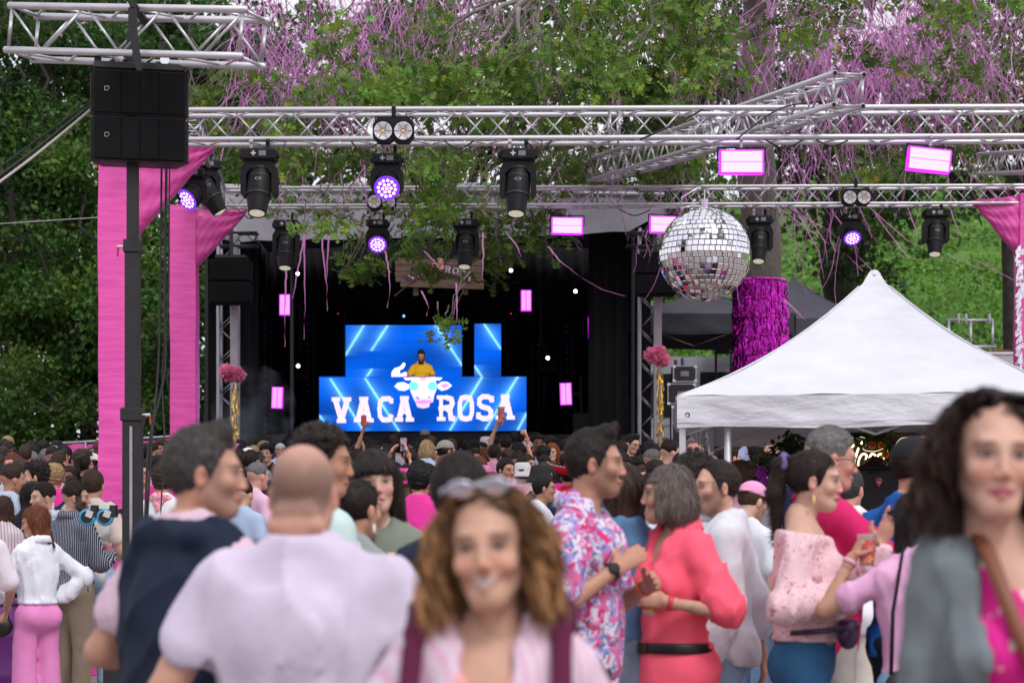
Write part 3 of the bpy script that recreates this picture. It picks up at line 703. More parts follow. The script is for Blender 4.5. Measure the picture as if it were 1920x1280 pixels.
def wash(label, p, sc=1.0, tilt=52, side=-4, yaw=0, group='violet wash lights hanging from the trusses'):
 t = thing('moving_head_wash_light', label, 'wash light', p, R(yaw), group); fix_base(t, .29, .11); yoke(t, .33, -.11, -.36, .05)
 m = Matrix.Translation((0, -.03, -.30)) @ Matrix.Rotation(R(side), 4, 'Y') @ Matrix.Rotation(R(-tilt), 4, 'X')
 mb = MB(); mb.lathe([(.0, .13), (.08, .12), (.11, .07), (.116, 0), (.128, -.02), (.128, -.1), (.122, -.104)], 28, m, True)
 mb.build('head', M_black, t, True); autosmooth(t.children[-1], 40)
 for k in range(5):
  z = .055 - k * .022; MB().lathe([(.121, z), (.126, z - .004), (.126, z - .009), (.121, z - .012)], 24, m, False).build('cooling_fin', M_blackm, t, True)
 MB().lathe([(.0005, -.1045), (.124, -.1045), (.129, -.1)], 28, m, False).build('lens_plate', M_ledrim, t)
 cells = [(0, 0)] + [(.042 * math.cos(a * math.pi / 3), .042 * math.sin(a * math.pi / 3)) for a in range(6)] + [(.085 * math.cos(a * math.pi / 6 + .2), .085 * math.sin(a * math.pi / 6 + .2)) for a in range(12)]
 led = None
 for cx, cy in cells:
  q = m @ Matrix.Translation((cx, cy, -.106))
  if led is None:
   led = MB().lathe([(.0005, -.006), (.012, -.004), (.0165, 0)], 10, None, False).mesh('led', M_led, True)
  o = mobj('led', led, t); o.matrix_local = q
 mb = MB(); mb.tube([(-.12, .05, 0), (-.22, .06, -.1), (-.24, .1, .05), (-.1, .1, .14)], .006, 6); mb.build('cable', M_cable, t, True)
 t.scale = (sc,) * 3; return t
def blinder(label, p, sc=1.0, group='twin round blinder lamps on the trusses'):
 t = thing('blinder_lamp', label, 'lamp', p, 0, group)
 MB().poly([(-.2, .05), (-.16, .115), (.16, .115), (.2, .05), (.2, -.06), (.15, -.12), (.04, -.12), (0, -.09), (-.04, -.12), (-.15, -.12), (-.2, -.06)], .12).build('housing', M_black, t)
 MB().box((0, .02, .14), (.36, .02, .012)).box((-.18, .02, .09), (.012, .03, .1)).box((.18, .02, .09), (.012, .03, .1)).box((0, .02, .19), (.04, .04, .1)).build('bracket', M_black, t)
 for s in (-1, 1):
  m = Matrix.Translation((s * .098, -.078, -.015)) @ Matrix.Rotation(R(90), 4, 'X')
  MB().lathe([(.088, 0), (.088, .012), (.08, .012), (.03, -.012), (.0005, -.015)], 24, m, False).build('reflector', M_reflector, t, True)
  mb = MB()
  for k in range(6):
   a = k * math.pi / 3; mb.tube([m @ Vector((.022 * math.cos(a), .022 * math.sin(a), .012)), m @ Vector((.085 * math.cos(a), .085 * math.sin(a), .012))], .003, 4)
   mb.tube([m @ Vector((.022 * math.cos(a), .022 * math.sin(a), .012)), m @ Vector((.022 * math.cos(a + math.pi / 3), .022 * math.sin(a + math.pi / 3), .012))], .003, 4)
  mb.build('wire_guard', M_blackm, t)
  MB().lathe([(.0005, .004), (.018, .0)], 10, m @ Matrix.Translation((0, 0, -.010)), False).build('lamp_chip', M_amber, t)
 t.scale = (sc,) * 3; return t
def strobe(label, p, sc=1.0, rot=0, group='magenta strobe panels under the trusses'):
 t = thing('strobe_panel', label, 'strobe light', p, 0, group); t.rotation_euler = (0, R(rot), 0)
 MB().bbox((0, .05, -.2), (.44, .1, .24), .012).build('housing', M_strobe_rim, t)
 for s in (-1, 1): MB().box((0, -.003, -.2 + s * .053), (.40, .006, .098)).build('light_face', M_strobe, t)
 MB().box((0, .05, -.055), (.47, .02, .012)).box((-.235, .05, -.12), (.012, .03, .14)).box((.235, .05, -.12), (.012, .03, .14)).build('bracket', M_black, t)
 MB().box((0, .05, -.02), (.03, .03, .07)).lathe([(.03, -.012), (.03, .012)], 10, Matrix.Translation((0, .05, .03)) @ Matrix.Rotation(R(90), 4, 'Y')).build('clamp', M_dalu, t)
 t.scale = (sc,) * 3; return t
fd, sd = 19.45, 27.0
spot('black moving spotlight hanging from the left of the front truss above the rear post', at(487, 281, fd), 1.0, 20, 2)
spot('black moving spotlight at the middle of the front truss, right of the violet light', at(971, 281, fd), 1.0, 18, 3)
wash('violet wash light hanging from the middle of the front truss under the twin lamp', at(726, 291, fd), .98, 58, -4)
wash('violet wash light tilted outward, hanging beside the front pink post\'s gusset', at(362, 318, 21), .95, 40, 42)
spot('black moving spotlight leaning right, hanging beside the front pink post\'s gusset', at(382, 300, 22), .95, 15, -28, 30)
spot('black moving spotlight hanging from the second truss, leftmost of that row', at(537, 414, sd), 1.02, 18, 1)
wash('violet wash light hanging from the second truss left of the wooden sign', at(709, 413, sd), .98, 56, 0)
spot('black moving spotlight hanging from the second truss in front of the wooden sign', at(873, 412, sd), 1.02, 18, 2)
spot('black moving spotlight hanging in front of the oak trunk right of the mirror ball', at(1424, 406, sd), .98, 20, 5)
wash('violet wash light hanging from the second truss right of the oak trunk', at(1596, 402, sd), .92, 45, 0)
spot('black moving spotlight hanging from the second truss in front of the vine hillside', at(1754, 393, sd), .98, 20, 6)
blinder('twin round lamp mounted across the front truss', at(738, 246, 19.2), 1.0)
blinder('twin round lamp on the second truss, half hidden behind the wash light', at(716, 378, 26.7), .98)
blinder('twin round lamp on the second truss right of the oak trunk', at(1605, 370, 26.7), .98)
strobe('glowing magenta strobe panel under the front truss, above and right of the mirror ball', at(1391, 265, 19.4), 1.0, 0)
strobe('glowing magenta strobe panel under the front truss, farthest right and slightly tilted', at(1747, 262, 19.4), .98, 6)
strobe('glowing magenta strobe panel under the second truss, in front of the stage roof', at(1064, 396, 26.9), .98, 1)
strobe('glowing magenta strobe panel partly behind the mirror ball', at(1248, 394, 27.2), .98, 1)
# ================================================================ mirror ball
def mirror_ball():
 c = at(1321, 477, 21.0); r = 86 / FPX * 21.0
 t = thing('mirror_ball', 'large silver mirror ball hanging from the second truss in front of the stage corner', 'disco ball', c)
 mb = MB(); mb.lathe([(r * .985 * math.cos(a), r * .985 * math.sin(a)) for a in [(-90 + i * 6) * math.pi / 180 for i in range(31)]], 48, None, False)
 mb.build('core', pmat('grey_core', (.07, .07, .08), .5), t, True)
 mir = pmat('mirror_tile', (.86, .86, .89), .045, 1.0, 0)
 N = 25; tiles = []; g = random.Random(4); ts = math.pi * r / N
 tm = MB().bbox((0, 0, 0), (ts * .91, ts * .91, .012), .003).mesh('mirror_tile', mir)
 for i in range(N):
  la = -math.pi / 2 + (i + .5) * math.pi / N; m = max(3, int(2 * math.pi * r * math.cos(la) / ts))
  for k in range(m):
   lo = 2 * math.pi * (k + .5 * (i % 2)) / m; n = Vector((math.cos(la) * math.cos(lo), math.cos(la) * math.sin(lo), math.sin(la)))
   if n.dot(Vector((-.12, -.98, -.1))) > -.35 : tiles.append((n.y, n, la, lo, 2 * math.pi * r * math.cos(la) / m / ts))
   else: tiles.append((9, n, la, lo, 2 * math.pi * r * math.cos(la) / m / ts))
 tiles.sort(key=lambda q: q[0])
 rest = MB()
 for j, (k, n, la, lo, wr) in enumerate(tiles):
  nn = (n + Vector((g.uniform(-1, 1), g.uniform(-1, 1), g.uniform(-1, 1))) * .035).normalized()
  X = Vector((-math.sin(lo), math.cos(lo), 0)); Y = nn.cross(X).normalized(); X = Y.cross(nn)
  m = Matrix((X, Y, nn)).transposed().to_4x4(); m.translation = n * r
  if j < 300:
   o = mobj('mirror_tile', tm, t); o.matrix_local = m @ Matrix.Diagonal((wr, 1, 1, 1))
  else:
   k0 = len(rest.v); rest.add([m @ Vector((a * ts * .465 * wr, b * ts * .465, .006)) for a, b in ((-1, -1), (1, -1), (1, 1), (-1, 1))], [(0, 1, 2, 3)])
 tag(rest.build('mirror_tiles', mir, t), kind='stuff')
 MB().tube([(0, 0, r * .98), (0, 0, r + .1)], .035, 12).build('top_collar', M_steel, t)
 zz = at(0, 355, 21).z - c.z
 MB().tube([(0, 0, r + .08), (.0, .0, zz)], .008, 6).build('hanging_cable', M_steel, t)
 MB().tube([(-.02, 0, r + .06), (-.26, -.02, r - .0), (-.24, 0, r + .12), (-.02, 0, r + .25)], .009, 6).build('safety_shackle', M_steel, t, True)
 return t
mirror_ball()
# ================================================================ loudspeaker on the lifting mast
def line_array():
 yaw = R(11); p = at(262, 217, 14.35); t = thing('loudspeaker', 'two black line-array cabinets hanging from the short truss at upper left', 'loudspeaker', p, yaw)
 w_, h, dp = .67, .334, .42
 def cab(z0, bend):
  m = Matrix.Translation((0, 0, z0)) @ Matrix.Rotation(bend, 4, 'X')
  mb = MB(); a = w_ / 2; b = h / 2 - .004
  vs = [(-a, 0, -b), (a, 0, -b), (a, 0, b), (-a, 0, b), (-a + .06, dp, -b + .05), (a - .06, dp, -b + .05), (a - .06, dp, b - .05), (-a + .06, dp, b - .05), (-a - .0, .06, -b), (a, .06, -b), (a, .06, b), (-a, .06, b)]
  mb.add([m @ Vector(v) for v in vs], [(0, 1, 9, 8), (2, 3, 11, 10), (3, 0, 8, 11), (1, 2, 10, 9), (8, 9, 5, 4), (10, 11, 7, 6), (11, 8, 4, 7), (9, 10, 6, 5), (4, 5, 6, 7), (0, 3, 2, 1)])
  c = mb.build('cabinet', M_black, t)
  for k, (xa, xb) in enumerate(((-a + .012, -.135), (-.133, .0), (.002, .135), (.137, a - .012))):
   mb = MB(); mb.bbox(m @ Vector(((xa + xb) / 2, -.008 - (.004 if k in (1, 2) else 0), 0)), (xb - xa, .018, h - .03), .004, (bend, 0, 0)); mb.build('grille', M_grille, t)
  q = m @ Vector((-a + .1, -.020, .02)); mb = MB()
  for (dx, dz, sx, sz) in ((-.014, 0, .003, .03), (.0, .014, .028, .003), (.014, 0.003, .003, .024), (-.003, -.014, .022, .003)): mb.box(q + Vector((dx, 0, dz)), (sx, .003, sz))
  mb.build('square_emblem', pmat('emblem_metal', (.45, .42, .36), .4, .5, 0), t)
  for z in (-.1, .1): mb = MB(); mb.bbox(m @ Vector((-a - .008, .2, z)), (.02, .09, .035), .004); mb.build('rigging_plate', M_blackm, t)
  mb = MB(); mb.bbox(m @ Vector((-a - .012, .1, 0)), (.016, .03, h * .9), .004); mb.build('side_rail', M_blackm, t)
  mb = MB(); mb.bbox(m @ Vector((a + .01, .05, 0)), (.016, .04, h * .95), .004); mb.build('side_rail', M_blackm, t)
 cab(.0 + .165, 0); cab(-.17, R(-3))
 MB().bbox((0, .14, .36), (w_ * .98, .30, .05), .006).build('top_plate', M_blackm, t)
 for x in (-.17, .16): 
  MB().box((x, .12, .47), (.035, .06, .2)).box((x, .12, .40), (.09, .10, .03)).build('flying_bracket', M_blackm, t)
  MB().lathe([(.035, -.01), (.035, .01)], 12, Matrix.Translation((x + .02, .04, .42)) @ Matrix.Rotation(R(90), 4, 'X')).build('shackle', M_steel, t)
 MB().box((0, .2, .42), (.4, .05, .05)).box((-.3, .2, .41), (.05, .3, .06)).build('flying_beam', M_blackm, t)
 return t
line_array()
mb = MB(); st = [(249, 14), (250, 60), (256, 100), (262, 132)]
P = [at(x, y, 14.05) for x, y in st]
for i in range(3): mb.add([P[i] + Vector((-.034, 0, 0)), P[i] + Vector((.03, 0, 0)), P[i + 1] + Vector((.03 - .006 * i, 0, 0)), P[i + 1] + Vector((-.034 + .006 * i, 0, 0))] + [P[i] + Vector((-.034, .006, 0)), P[i] + Vector((.03, .006, 0)), P[i + 1] + Vector((.03 - .006 * i, .006, 0)), P[i + 1] + Vector((-.034 + .006 * i, .006, 0))], [(0, 1, 2, 3), (4, 7, 6, 5), (0, 3, 7, 4), (1, 5, 6, 2)])
mb.tube([P[0] + Vector((0, 0, .02)), P[0] + Vector((0, .5, .02))], .03, 6)
tag(mb.build('lifting_strap', pmat('black_webbing', (.02, .02, .025), .8, 0, .3, 60)), 'black webbing strap looped over the short truss down to the loudspeaker', 'strap')
def mast():
 x = at(249, 0, 14.5).x; gz = ground(x, 14.5); t = thing('lifting_mast', 'tall black telescopic lifting mast under the hanging loudspeaker', 'mast', (x, 14.5, gz))
 zs = [at(0, y, 14.5).z - gz for y in (770, 455, 60)]
 MB().bbox((0, 0, zs[0] / 2), (.135, .13, zs[0]), .008).build('lower_section', M_blackm, t)
 MB().bbox((0, 0, (zs[1] + zs[0]) / 2 - .1), (.104, .10, zs[1] - zs[0] + .2), .006).build('middle_section', M_blackm, t)
 MB().bbox((0, .0, (zs[2] + zs[1]) / 2 - .1), (.080, .08, zs[2] - zs[1] + .2), .006).build('upper_section', M_blackm, t)
 for z, w_ in ((zs[0], .16), (zs[1], .125)):
  MB().bbox((0, 0, z - .03), (w_, w_, .10), .01).build('collar', M_blackm, t)
  s = 1 if w_ > .13 else -1
  MB().tube([(s * w_ / 2, 0, z - .03), (s * (w_ / 2 + .05), 0, z - .03)], .012, 8).build('locking_pin', M_steel, t)
  MB().tube([(s * (w_ / 2 + .045), 0, z - .03), (s * (w_ / 2 + .05), 0, z - .10)], .008, 6).build('red_lever', pmat('red_plastic', (.5, .03, .03), .4), t)
 # folded outrigger with castors
 z = at(0, 958, 14.5).z - gz
 MB().bbox((-.18, 0, z), (.3, .04, .035), .004).bbox((-.28, 0, z + .0), (.05, .08, .09), .005).bbox((-.14, 0, z + .0), (.05, .08, .09), .005).build('castor_arm', M_blackm, t)
 for xx in (-.33, -.20):
  m = Matrix.Translation((xx, -.02, z - .045)) @ Matrix.Rotation(R(90), 4, 'X')
  w0 = MB().lathe([(.045, -.018), (.062, -.016), (.064, 0), (.062, .016), (.045, .018)], 24, m, False).build('castor', pmat('blue_rubber', (.05, .30, .52), .5), t, True)
  MB().lathe([(.0, -.014), (.046, -.014), (.046, .014), (.0, .014)], 20, m).build('castor_hub', M_blackm, w0)
  MB().box((xx + .02, -.045, z - .02), (.05, .006, .05), (0, R(20), 0)).build('castor_fork', M_steel, w0)
 MB().bbox((-.09, -.05, .32), (.2, .2, .72), .01).bbox((-.02, .0, .72), (.12, .14, .3), .01).build('winch_housing', M_blackm, t)
 MB().tube([(.12, -.2, .5), (.12, -.14, .5)], .02, 8).tube([(.12, -.19, .5), (.12, -.19, .62)], .01, 6).build('winch_crank', M_steel, t)
 for (ex, ey) in ((-.95, -.5), (.9, -.5), (-.5, .9), (.6, .9)):
  l0 = MB().tube([(0, 0, .16), (ex * .8, ey * .8, .06)], .028, 8).build('outrigger_leg', M_blackm, t)
  MB().lathe([(.06, 0), (.06, .02), (.02, .03), (.015, .08)], 12, Matrix.Translation((ex * .78, ey * .78, 0))).build('foot_pad', M_steel, l0)
 MB().box((.0, -.07, zs[0] * .5), (.02, .01, zs[0] * .9)).build('lift_rail', M_dalu, t)
mast()
mb = MB(); c0 = at(155, 1222, 17.4); gz = ground(c0.x, 17.4)
t = thing('wrapped_ballast', 'pink film-wrapped ballast block on the ground behind the mast foot', 'ballast block', (c0.x, 17.6, gz))
MB().add([(-.25, -.25, 0), (.35, -.25, 0), (.35, .35, 0), (-.25, .35, 0), (-.25, -.25, .36), (.35, -.25, .42), (.3, .3, .62), (-.12, .3, .5)], [(0, 3, 2, 1), (0, 1, 5, 4), (1, 2, 6, 5), (2, 3, 7, 6), (3, 0, 4, 7), (4, 5, 6, 7)]).build('wrap', M_pinkwrap, t)
# cables
def cable(label, pts, r=.008, mat=None, group=None, nm='cable'):
 P = [Vector(p) for p in pts]; Q = []
 for i in range(len(P) - 1):
  p0, p1, p2, p3 = P[max(i - 1, 0)], P[i], P[i + 1], P[min(i + 2, len(P) - 1)]
  for k in range(6):
   t = k / 6; Q.append(.5 * ((2 * p1) + (p2 - p0) * t + (2 * p0 - 5 * p1 + 4 * p2 - p3) * t * t + (3 * p1 - p0 - 3 * p2 + p3) * t ** 3))
 Q.append(P[-1]); o = MB().tube(Q, r, 6).build(nm, mat or M_cable, None, True); return tag(o, label, 'cable', group)
cable('lower black cable of the pair running from the left edge up to the loudspeaker', [at(-60, 372, 14.6), at(60, 285, 14.7), at(172, 196, 14.8)], .011)
cable('thin black cable above the others running from the left edge to the loudspeaker', [at(-60, 358, 14.7), at(70, 262, 14.8), at(172, 190, 14.8)], .007)
cable('pale grey cable running from the left edge up to the loudspeaker', [at(-60, 384, 14.5), at(60, 296, 14.6), at(174, 203, 14.7)], .010, pmat('grey_cable', (.5, .47, .45), .5))
for i, (a, b, c) in enumerate([(312, 308, 262), (303, 296, 266), (318, 304, 290)]):
 cable(['outer black cable hanging down from the loudspeaker between the pink posts', 'middle black cable hanging down from the loudspeaker, curving to the mast', 'thin black cable hanging between the pink posts, right of the others'][i],
          [at(a, 312, 14.9), at(a - 3, 560, 14.9), at(b, 700, 14.9), at(c + 18, 830, 14.8), at(c + 10, 980, 14.7)], [.011, .009, .006][i])
cable('thin rope stretched across the trees from the left edge to the front pink post', [at(-20, 421, 21), at(100, 413, 20.6), at(200, 407, 20.2)], .006, M_dalu, nm='rope')
for i, (px, y, d, l, s) in enumerate([(690, 262, 19.6, 70, 30), (860, 262, 19.6, 60, 18), (1010, 262, 19.6, 50, 22), (1470, 262, 19.6, 70, 16), (1560, 262, 19.6, 60, 12), (470, 392, 27, 50, 18), (640, 396, 27, 50, 14), (940, 394, 27, 60, 20), (1010, 394, 27, 30, 40), (1190, 392, 27, 60, 12), (1500, 388, 27, 50, 14), (1690, 386, 27, 50, 14)]):
 cable('slack black cable looping below the truss, %s' % ['right of the front twin lamp', 'left of the front middle spotlight', 'right of the front middle spotlight', 'right of the slanting truss crossing', 'near the end of the slanting truss', 'beside the rear pink gusset', 'left of the second violet lamp', 'right of the spotlight over the sign', 'a deep loop over the stage right', 'left of the mirror ball strobe', 'right of the oak trunk spotlight', 'left of the hillside spotlight'][i], [at(px - l / 2, y, d), at(px, y + s, d), at(px + l / 2, y + 1, d)], .008, None, 'cable loops below the trusses')
cable('black cable crossing the front truss diagonally near its middle', [at(1200, 262, 19.3), at(1250, 240, 19.3), at(1300, 215, 19.3), at(1318, 205, 19.3)], .010)
cable('black cable running diagonally from the front truss to the slanting truss', [at(1380, 262, 19.3), at(1460, 205, 19.3), at(1540, 190, 19.2)], .008)
# ================================================================ lettering (flat print)
GL = {
 'V': [[(.02, .91), (.44, .91)], [(.56, .91), (.98, .91)], [(.22, .86), (.5, .1)], [(.78, .86), (.5, .1)], [(.27, .08), (.73, .08)]],
 'A': [[(.02, .09), (.44, .09)], [(.56, .09), (.98, .09)], [(.24, .12), (.47, .9)], [(.76, .12), (.53, .9)], [(.28, .92), (.72, .92)], [(.26, .38), (.74, .38)]],
 'C': [[(.90, .72), (.90, .93)], [(.88, .90), (.62, .91), (.35, .90), (.17, .76), (.14, .5), (.17, .24), (.35, .10), (.62, .09), (.84, .12), (.93, .30)], [(.0, .5), (.2, .5)]],
 'R': [[(.02, .92), (.6, .92)], [(.24, .88), (.24, .1)], [(.02, .09), (.48, .09)], [(.5, .92), (.78, .86), (.84, .7), (.76, .55), (.3, .5)], [(.55, .5), (.72, .38), (.76, .12), (.98, .09)], [(.1, .5), (.3, .5)]],
 'O': [[(.5, .92), (.24, .88), (.14, .7), (.13, .5), (.14, .3), (.24, .12), (.5, .08), (.76, .12), (.86, .3), (.87, .5), (.86, .7), (.76, .88), (.5, .92)], [(.0, .5), (.2, .5)], [(.8, .5), (1, .5)]],
 'S': [[(.90, .70), (.90, .95)], [(.88, .85), (.66, .92), (.35, .92), (.16, .82), (.15, .64), (.30, .54), (.70, .47), (.85, .36), (.84, .18), (.65, .08), (.35, .08), (.12, .16)], [(.10, .06), (.10, .32)]]}
def glyph(mb, ch, fn, wd, th):
 """strokes of a slab letter; fn maps (u,v,w) of the letter box to a point"""
 for si, st in enumerate(GL[ch]):
  w_ = wd * (.75 if (ch in 'AVR' and si in (0, 1) or len(st) == 2 and abs(st[0][1] - st[1][1]) < .01) else 1); e = .0015 * (si + 1)
  P = [Vector((p[0], p[1] / th)) for p in st]; L = []
  for i, p in enumerate(P):
   a = (P[i] - P[i - 1]).normalized() if i else (P[1] - P[0]).normalized(); b = (P[i + 1] - P[i]).normalized() if i < len(P) - 1 else a
   if st[0] == st[-1] and i in (0, len(P) - 1): a = (P[-1] - P[-2]).normalized(); b = (P[1] - P[0]).normalized()
   t = (a + b).normalized(); n = Vector((-t.y, t.x)) * (w_ / 2 / max(.6, t.dot(a))); L.append((p + n, p - n))
  vs = []
  for l, r in L: vs += [fn(l.x, l.y * th, e), fn(r.x, r.y * th, e)]
  mb.add(vs, [(2 * i, 2 * i + 1, 2 * i + 3, 2 * i + 2) for i in range(len(P) - 1)])
# ================================================================ stage
SG = 3.18   # deck height
def sx(px, d): return (px - 960) / FPX * d
M_scr = bpy.data.materials.new('led_picture'); M_scr.use_nodes = True
_n, _l = nodes_of(M_scr); _n.clear(); _o = _n.new('ShaderNodeOutputMaterial'); _e = _n.new('ShaderNodeEmission'); _a = _n.new('ShaderNodeAttribute'); _a.attribute_name = 'Col'
_l.new(_a.outputs['Color'], _e.inputs[0]); _l.new(_e.outputs[0], _o.inputs[0])
M_letter = pmat('screen_letter', (.8, .7, .8), .5, 0, 0, emit=(1, .80, .97), estr=.9)
def stage():
 x0, x1 = sx(395, 34), sx(1200, 34); t = thing('stage', 'big black stage with a grey fabric roof, open to the crowd', 'stage', (0, 34, 0)); y0, y1 = 34.0, 42.5
 def P(x, y, z): return (x, y - 34, z)
 MB().box(P((x0 + x1) / 2, (y0 + y1) / 2, SG - .1), (x1 - x0 + .3, y1 - y0, .2)).build('deck', M_cloth_black, t)
 MB().box(P((x0 + x1) / 2, y0 + .05, SG - .9), (x1 - x0 + .2, .04, 1.5)).build('deck_skirt', pmat('lilac_skirt', (.10, .07, .16), .8, 0, .3, 3), t)
 # drapes with folds
 def drape(name, a, b, z0, z1, n):
  vs = []; g = random.Random(n)
  for i in range(n + 1):
   u = i / n; x = a[0] + (b[0] - a[0]) * u; y = a[1] + (b[1] - a[1]) * u; nx, ny = -(b[1] - a[1]), b[0] - a[0]; l = math.hypot(nx, ny)
   o = .07 * math.sin(i * 1.9) + .03 * g.uniform(-1, 1); 
   for z in (z0, (z0 + z1) / 2, z1): vs.append(P(x + nx / l * o, y + ny / l * o, z))
  fs = [(i * 3 + k, i * 3 + 3 + k, i * 3 + 4 + k, i * 3 + 1 + k) for i in range(n) for k in (0, 1)]
  mobj(name, fastmesh(name, vs, fs, M_cloth_black, True), t)
 zt = at(0, 425, 34).z + .3
 drape('back_drape', (x0 - .2, y1), (x1 + .3, y1), SG, zt + 1.5, 110)
 drape('side_drape', (x0 - .1, y0 + .3), (x0 - .1, y1), SG, zt + .8, 60); drape('side_drape', (x1 + .15, y1), (x1 + .15, y0 + .3), SG, zt + .8, 60)
 for xx in (x0 + .35, x1 - .5): drape('wing_drape', (xx - .35, y0 + 1.0), (xx + .35, y0 + 1.0), SG, zt + .4, 12)
 # fabric roof: vaulted sheet with a front valance
 vs = []; n = 26; m = 14; xa, xb = sx(385, 33.6), sx(1245, 33.6); lows = [448, 452, 452, 450, 448, 446, 446, 444, 444, 442, 440, 438, 432, 404]
 def low(u): 
  q = u * (len(lows) - 1); i = min(int(q), len(lows) - 2); return lows[i] + (lows[i + 1] - lows[i]) * (q - i)
 rows = [(0, 0), (0, .35), (.0, .7), (0.05, 1.0), (.8, 1.22), (2.5, 1.5), (5.5, 1.6), (8.6, 1.4)]
 for j, (dy, hz) in enumerate(rows):
  for i in range(n + 1):
   u = i / n; zl = at(0, low(u), 33.6).z; zh = at(0, 352 + 10 * math.sin(u * 3.1) * -1 + (26 if u > .93 else 0), 33.6).z
   z = zl + (zh - zl) * min(hz, 1) + max(0, hz - 1) * (.3 + math.sin(u * math.pi) * .3)
   vs.append(P(xa + (xb - xa) * u, 33.6 + dy + .03 * math.sin(i * 1.7 + j * 2), z + .02 * math.sin(i * 2.3 + j)))
 fs = [(j * (n + 1) + i, j * (n + 1) + i + 1, (j + 1) * (n + 1) + i + 1, (j + 1) * (n + 1) + i) for j in range(len(rows) - 1) for i in range(n)]
 mobj('fabric_roof', fastmesh('fabric_roof', vs, fs, M_canopy, True), t)
 # pipe edge
 MB().tube([P(xa, 33.58, at(0, 349, 33.6).z), P(xb, 33.58, at(0, 349, 33.6).z - .15)], .04, 8).build('roof_pipe', M_dalu, t)
 for xx in (sx(406, 34), sx(447, 34) + .9, sx(1188, 34)):
  MB().tube([P(xx, 34.2, SG), P(xx, 34.2, zt)], .035, 8).build('roof_post', M_dalu if xx < sx(410, 34) else M_blackm, t)
 # wing pole seen on the right against the drapes
 MB().tube([P(sx(1168, 36), 36, SG), P(sx(1168, 36), 36, zt)], .09, 10).build('roof_post', pmat('dark_post', (.03, .03, .035), .6), t)
stage()
def led_wall(name, label, rect, d, nx, ny, lines, tilt=0):
 x0, x1, y0, y1 = rect; g = random.Random(int(x0)); cx = (x0 + x1) / 2
 t = thing(name, label, 'screen', at(cx, y1, d)); inv = t.location
 for a in range(nx):
  for b in range(ny):
   pa, pb = x0 + (x1 - x0) * a / nx + .08, x0 + (x1 - x0) * (a + 1) / nx - .08; qa, qb = y0 + (y1 - y0) * b / ny + .05, y0 + (y1 - y0) * (b + 1) / ny - .05
   mx_ = max(3, int((pb - pa) / 2.2)); my_ = max(3, int((qb - qa) / 1.1))
   X, Y = np.meshgrid(np.linspace(pa, pb, mx_ + 1), np.linspace(qa, qb, my_ + 1), indexing='ij')
   base = np.zeros(X.shape + (3,)); u = (X - x0) / (x1 - x0); s = .78 + .28 * np.sin(Y * .06 + X * .013 + 1) * np.cos(X * .02)
   base[..., 0] = .002; base[..., 1] = .115 * s + .01; base[..., 2] = .80 * s + .06
   tone = 1 + g.uniform(-.06, .06); base *= tone
   for (ax, ay, bx, by, gl) in lines:
    dx, dy = bx - ax, by - ay; L = math.hypot(dx, dy); tt = np.clip(((X - ax) * dx + (Y - ay) * dy) / L / L, 0, 1)
    ds = np.hypot(X - ax - tt * dx, Y - ay - tt * dy); hz = np.abs(X - ax - (Y - ay) / (dy or 1) * dx)
    inb = ((Y >= min(ay, by) - 2) & (Y <= max(ay, by) + 2))
    core = np.exp(-(ds / 1.6) ** 2); glow = np.exp(-hz / 10.0) * inb * (.35 + .4 * gl * np.sin(np.pi * np.clip(tt + .15, 0, 1)) ** 2)
    base += core[..., None] * np.array([.35, .75, .9]) + glow[..., None] * np.array([.16, .55, .75])
   sl = .80 + .24 * (np.sin(Y * 2 * np.pi / 4.7) > -.55); base *= sl[..., None]
   dd = d; v = np.stack([(X - 960) / FPX * dd - inv.x, np.zeros_like(X), CZ - (Y - HY) / FPX * dd - inv.z], -1).reshape(-1, 3)
   k = my_ + 1; f = [(i * k + j, i * k + j + 1, (i + 1) * k + j + 1, (i + 1) * k + j) for i in range(mx_) for j in range(my_)]
   mobj('screen_panel', fastmesh('screen_panel', v, np.array(f), M_scr, False, base.reshape(-1, 3)), t)
 w_ = (x1 - x0) / FPX * d; h_ = (y1 - y0) / FPX * d
 MB().box((0, .07, h_ / 2), (w_, .12, h_)).build('cabinet_back', M_blackm, t)
 return t
def z2(x, y): return (x / 4.683 + 590, y / 4.683 + 590)
def ln(a, b, c, d, g=1): return (*z2(a, b), *z2(c, d), g)
LOW = [ln(140, 565, 435, 1025), ln(445, 560, 745, 1025), ln(1470, 545, 1190, 1008), ln(1785, 540, 1500, 1004), ln(45, 885, 135, 1025, .4), ln(1862, 860, 1785, 1004, .4)]
UP = [ln(430, 95, 270, 355), ln(500, 480, 445, 560, .4), ln(640, 95, 500, 310), ln(1060, 90, 1295, 445, 1.5), ln(1490, 85, 1635, 300), ln(1405, 450, 1470, 545, .4)]
scr = led_wall('led_screen', 'wide low blue LED screen before the DJ showing VACA ROSA and a cow head', (598.5, 987, 706, 808), 38.5, 8, 2, LOW)
led_wall('led_screen', 'large LED screen block behind the DJ, blue with diagonal light beams', (648, 866, 609.5, 706), 40.8, 4, 2, UP)
led_wall('led_screen', 'narrow LED screen strip right of the big block, separated by a black gap', (889.5, 939.5, 607, 705.5), 40.8, 1, 2, UP)
def scrpt(px, py, e=0, d=38.5): return at(px, py, d - .006 - e) - scr.location
for ch, a, b, t0, t1 in [('V', 145, 325, 720, 950), ('A', 340, 522, 718, 946), ('C', 550, 686, 715, 942), ('A', 700, 876, 712, 940), ('R', 1070, 1236, 706, 934), ('O', 1255, 1400, 704, 932), ('S', 1423, 1570, 700, 928), ('A', 1585, 1762, 697, 922)]:
 mb = MB(); glyph(mb, ch, lambda u, v, e: scrpt(*z2(a + (b - a) * u, t1 - (t1 - t0) * v), e), .26, .78); mb.build('letter', M_letter, scr)
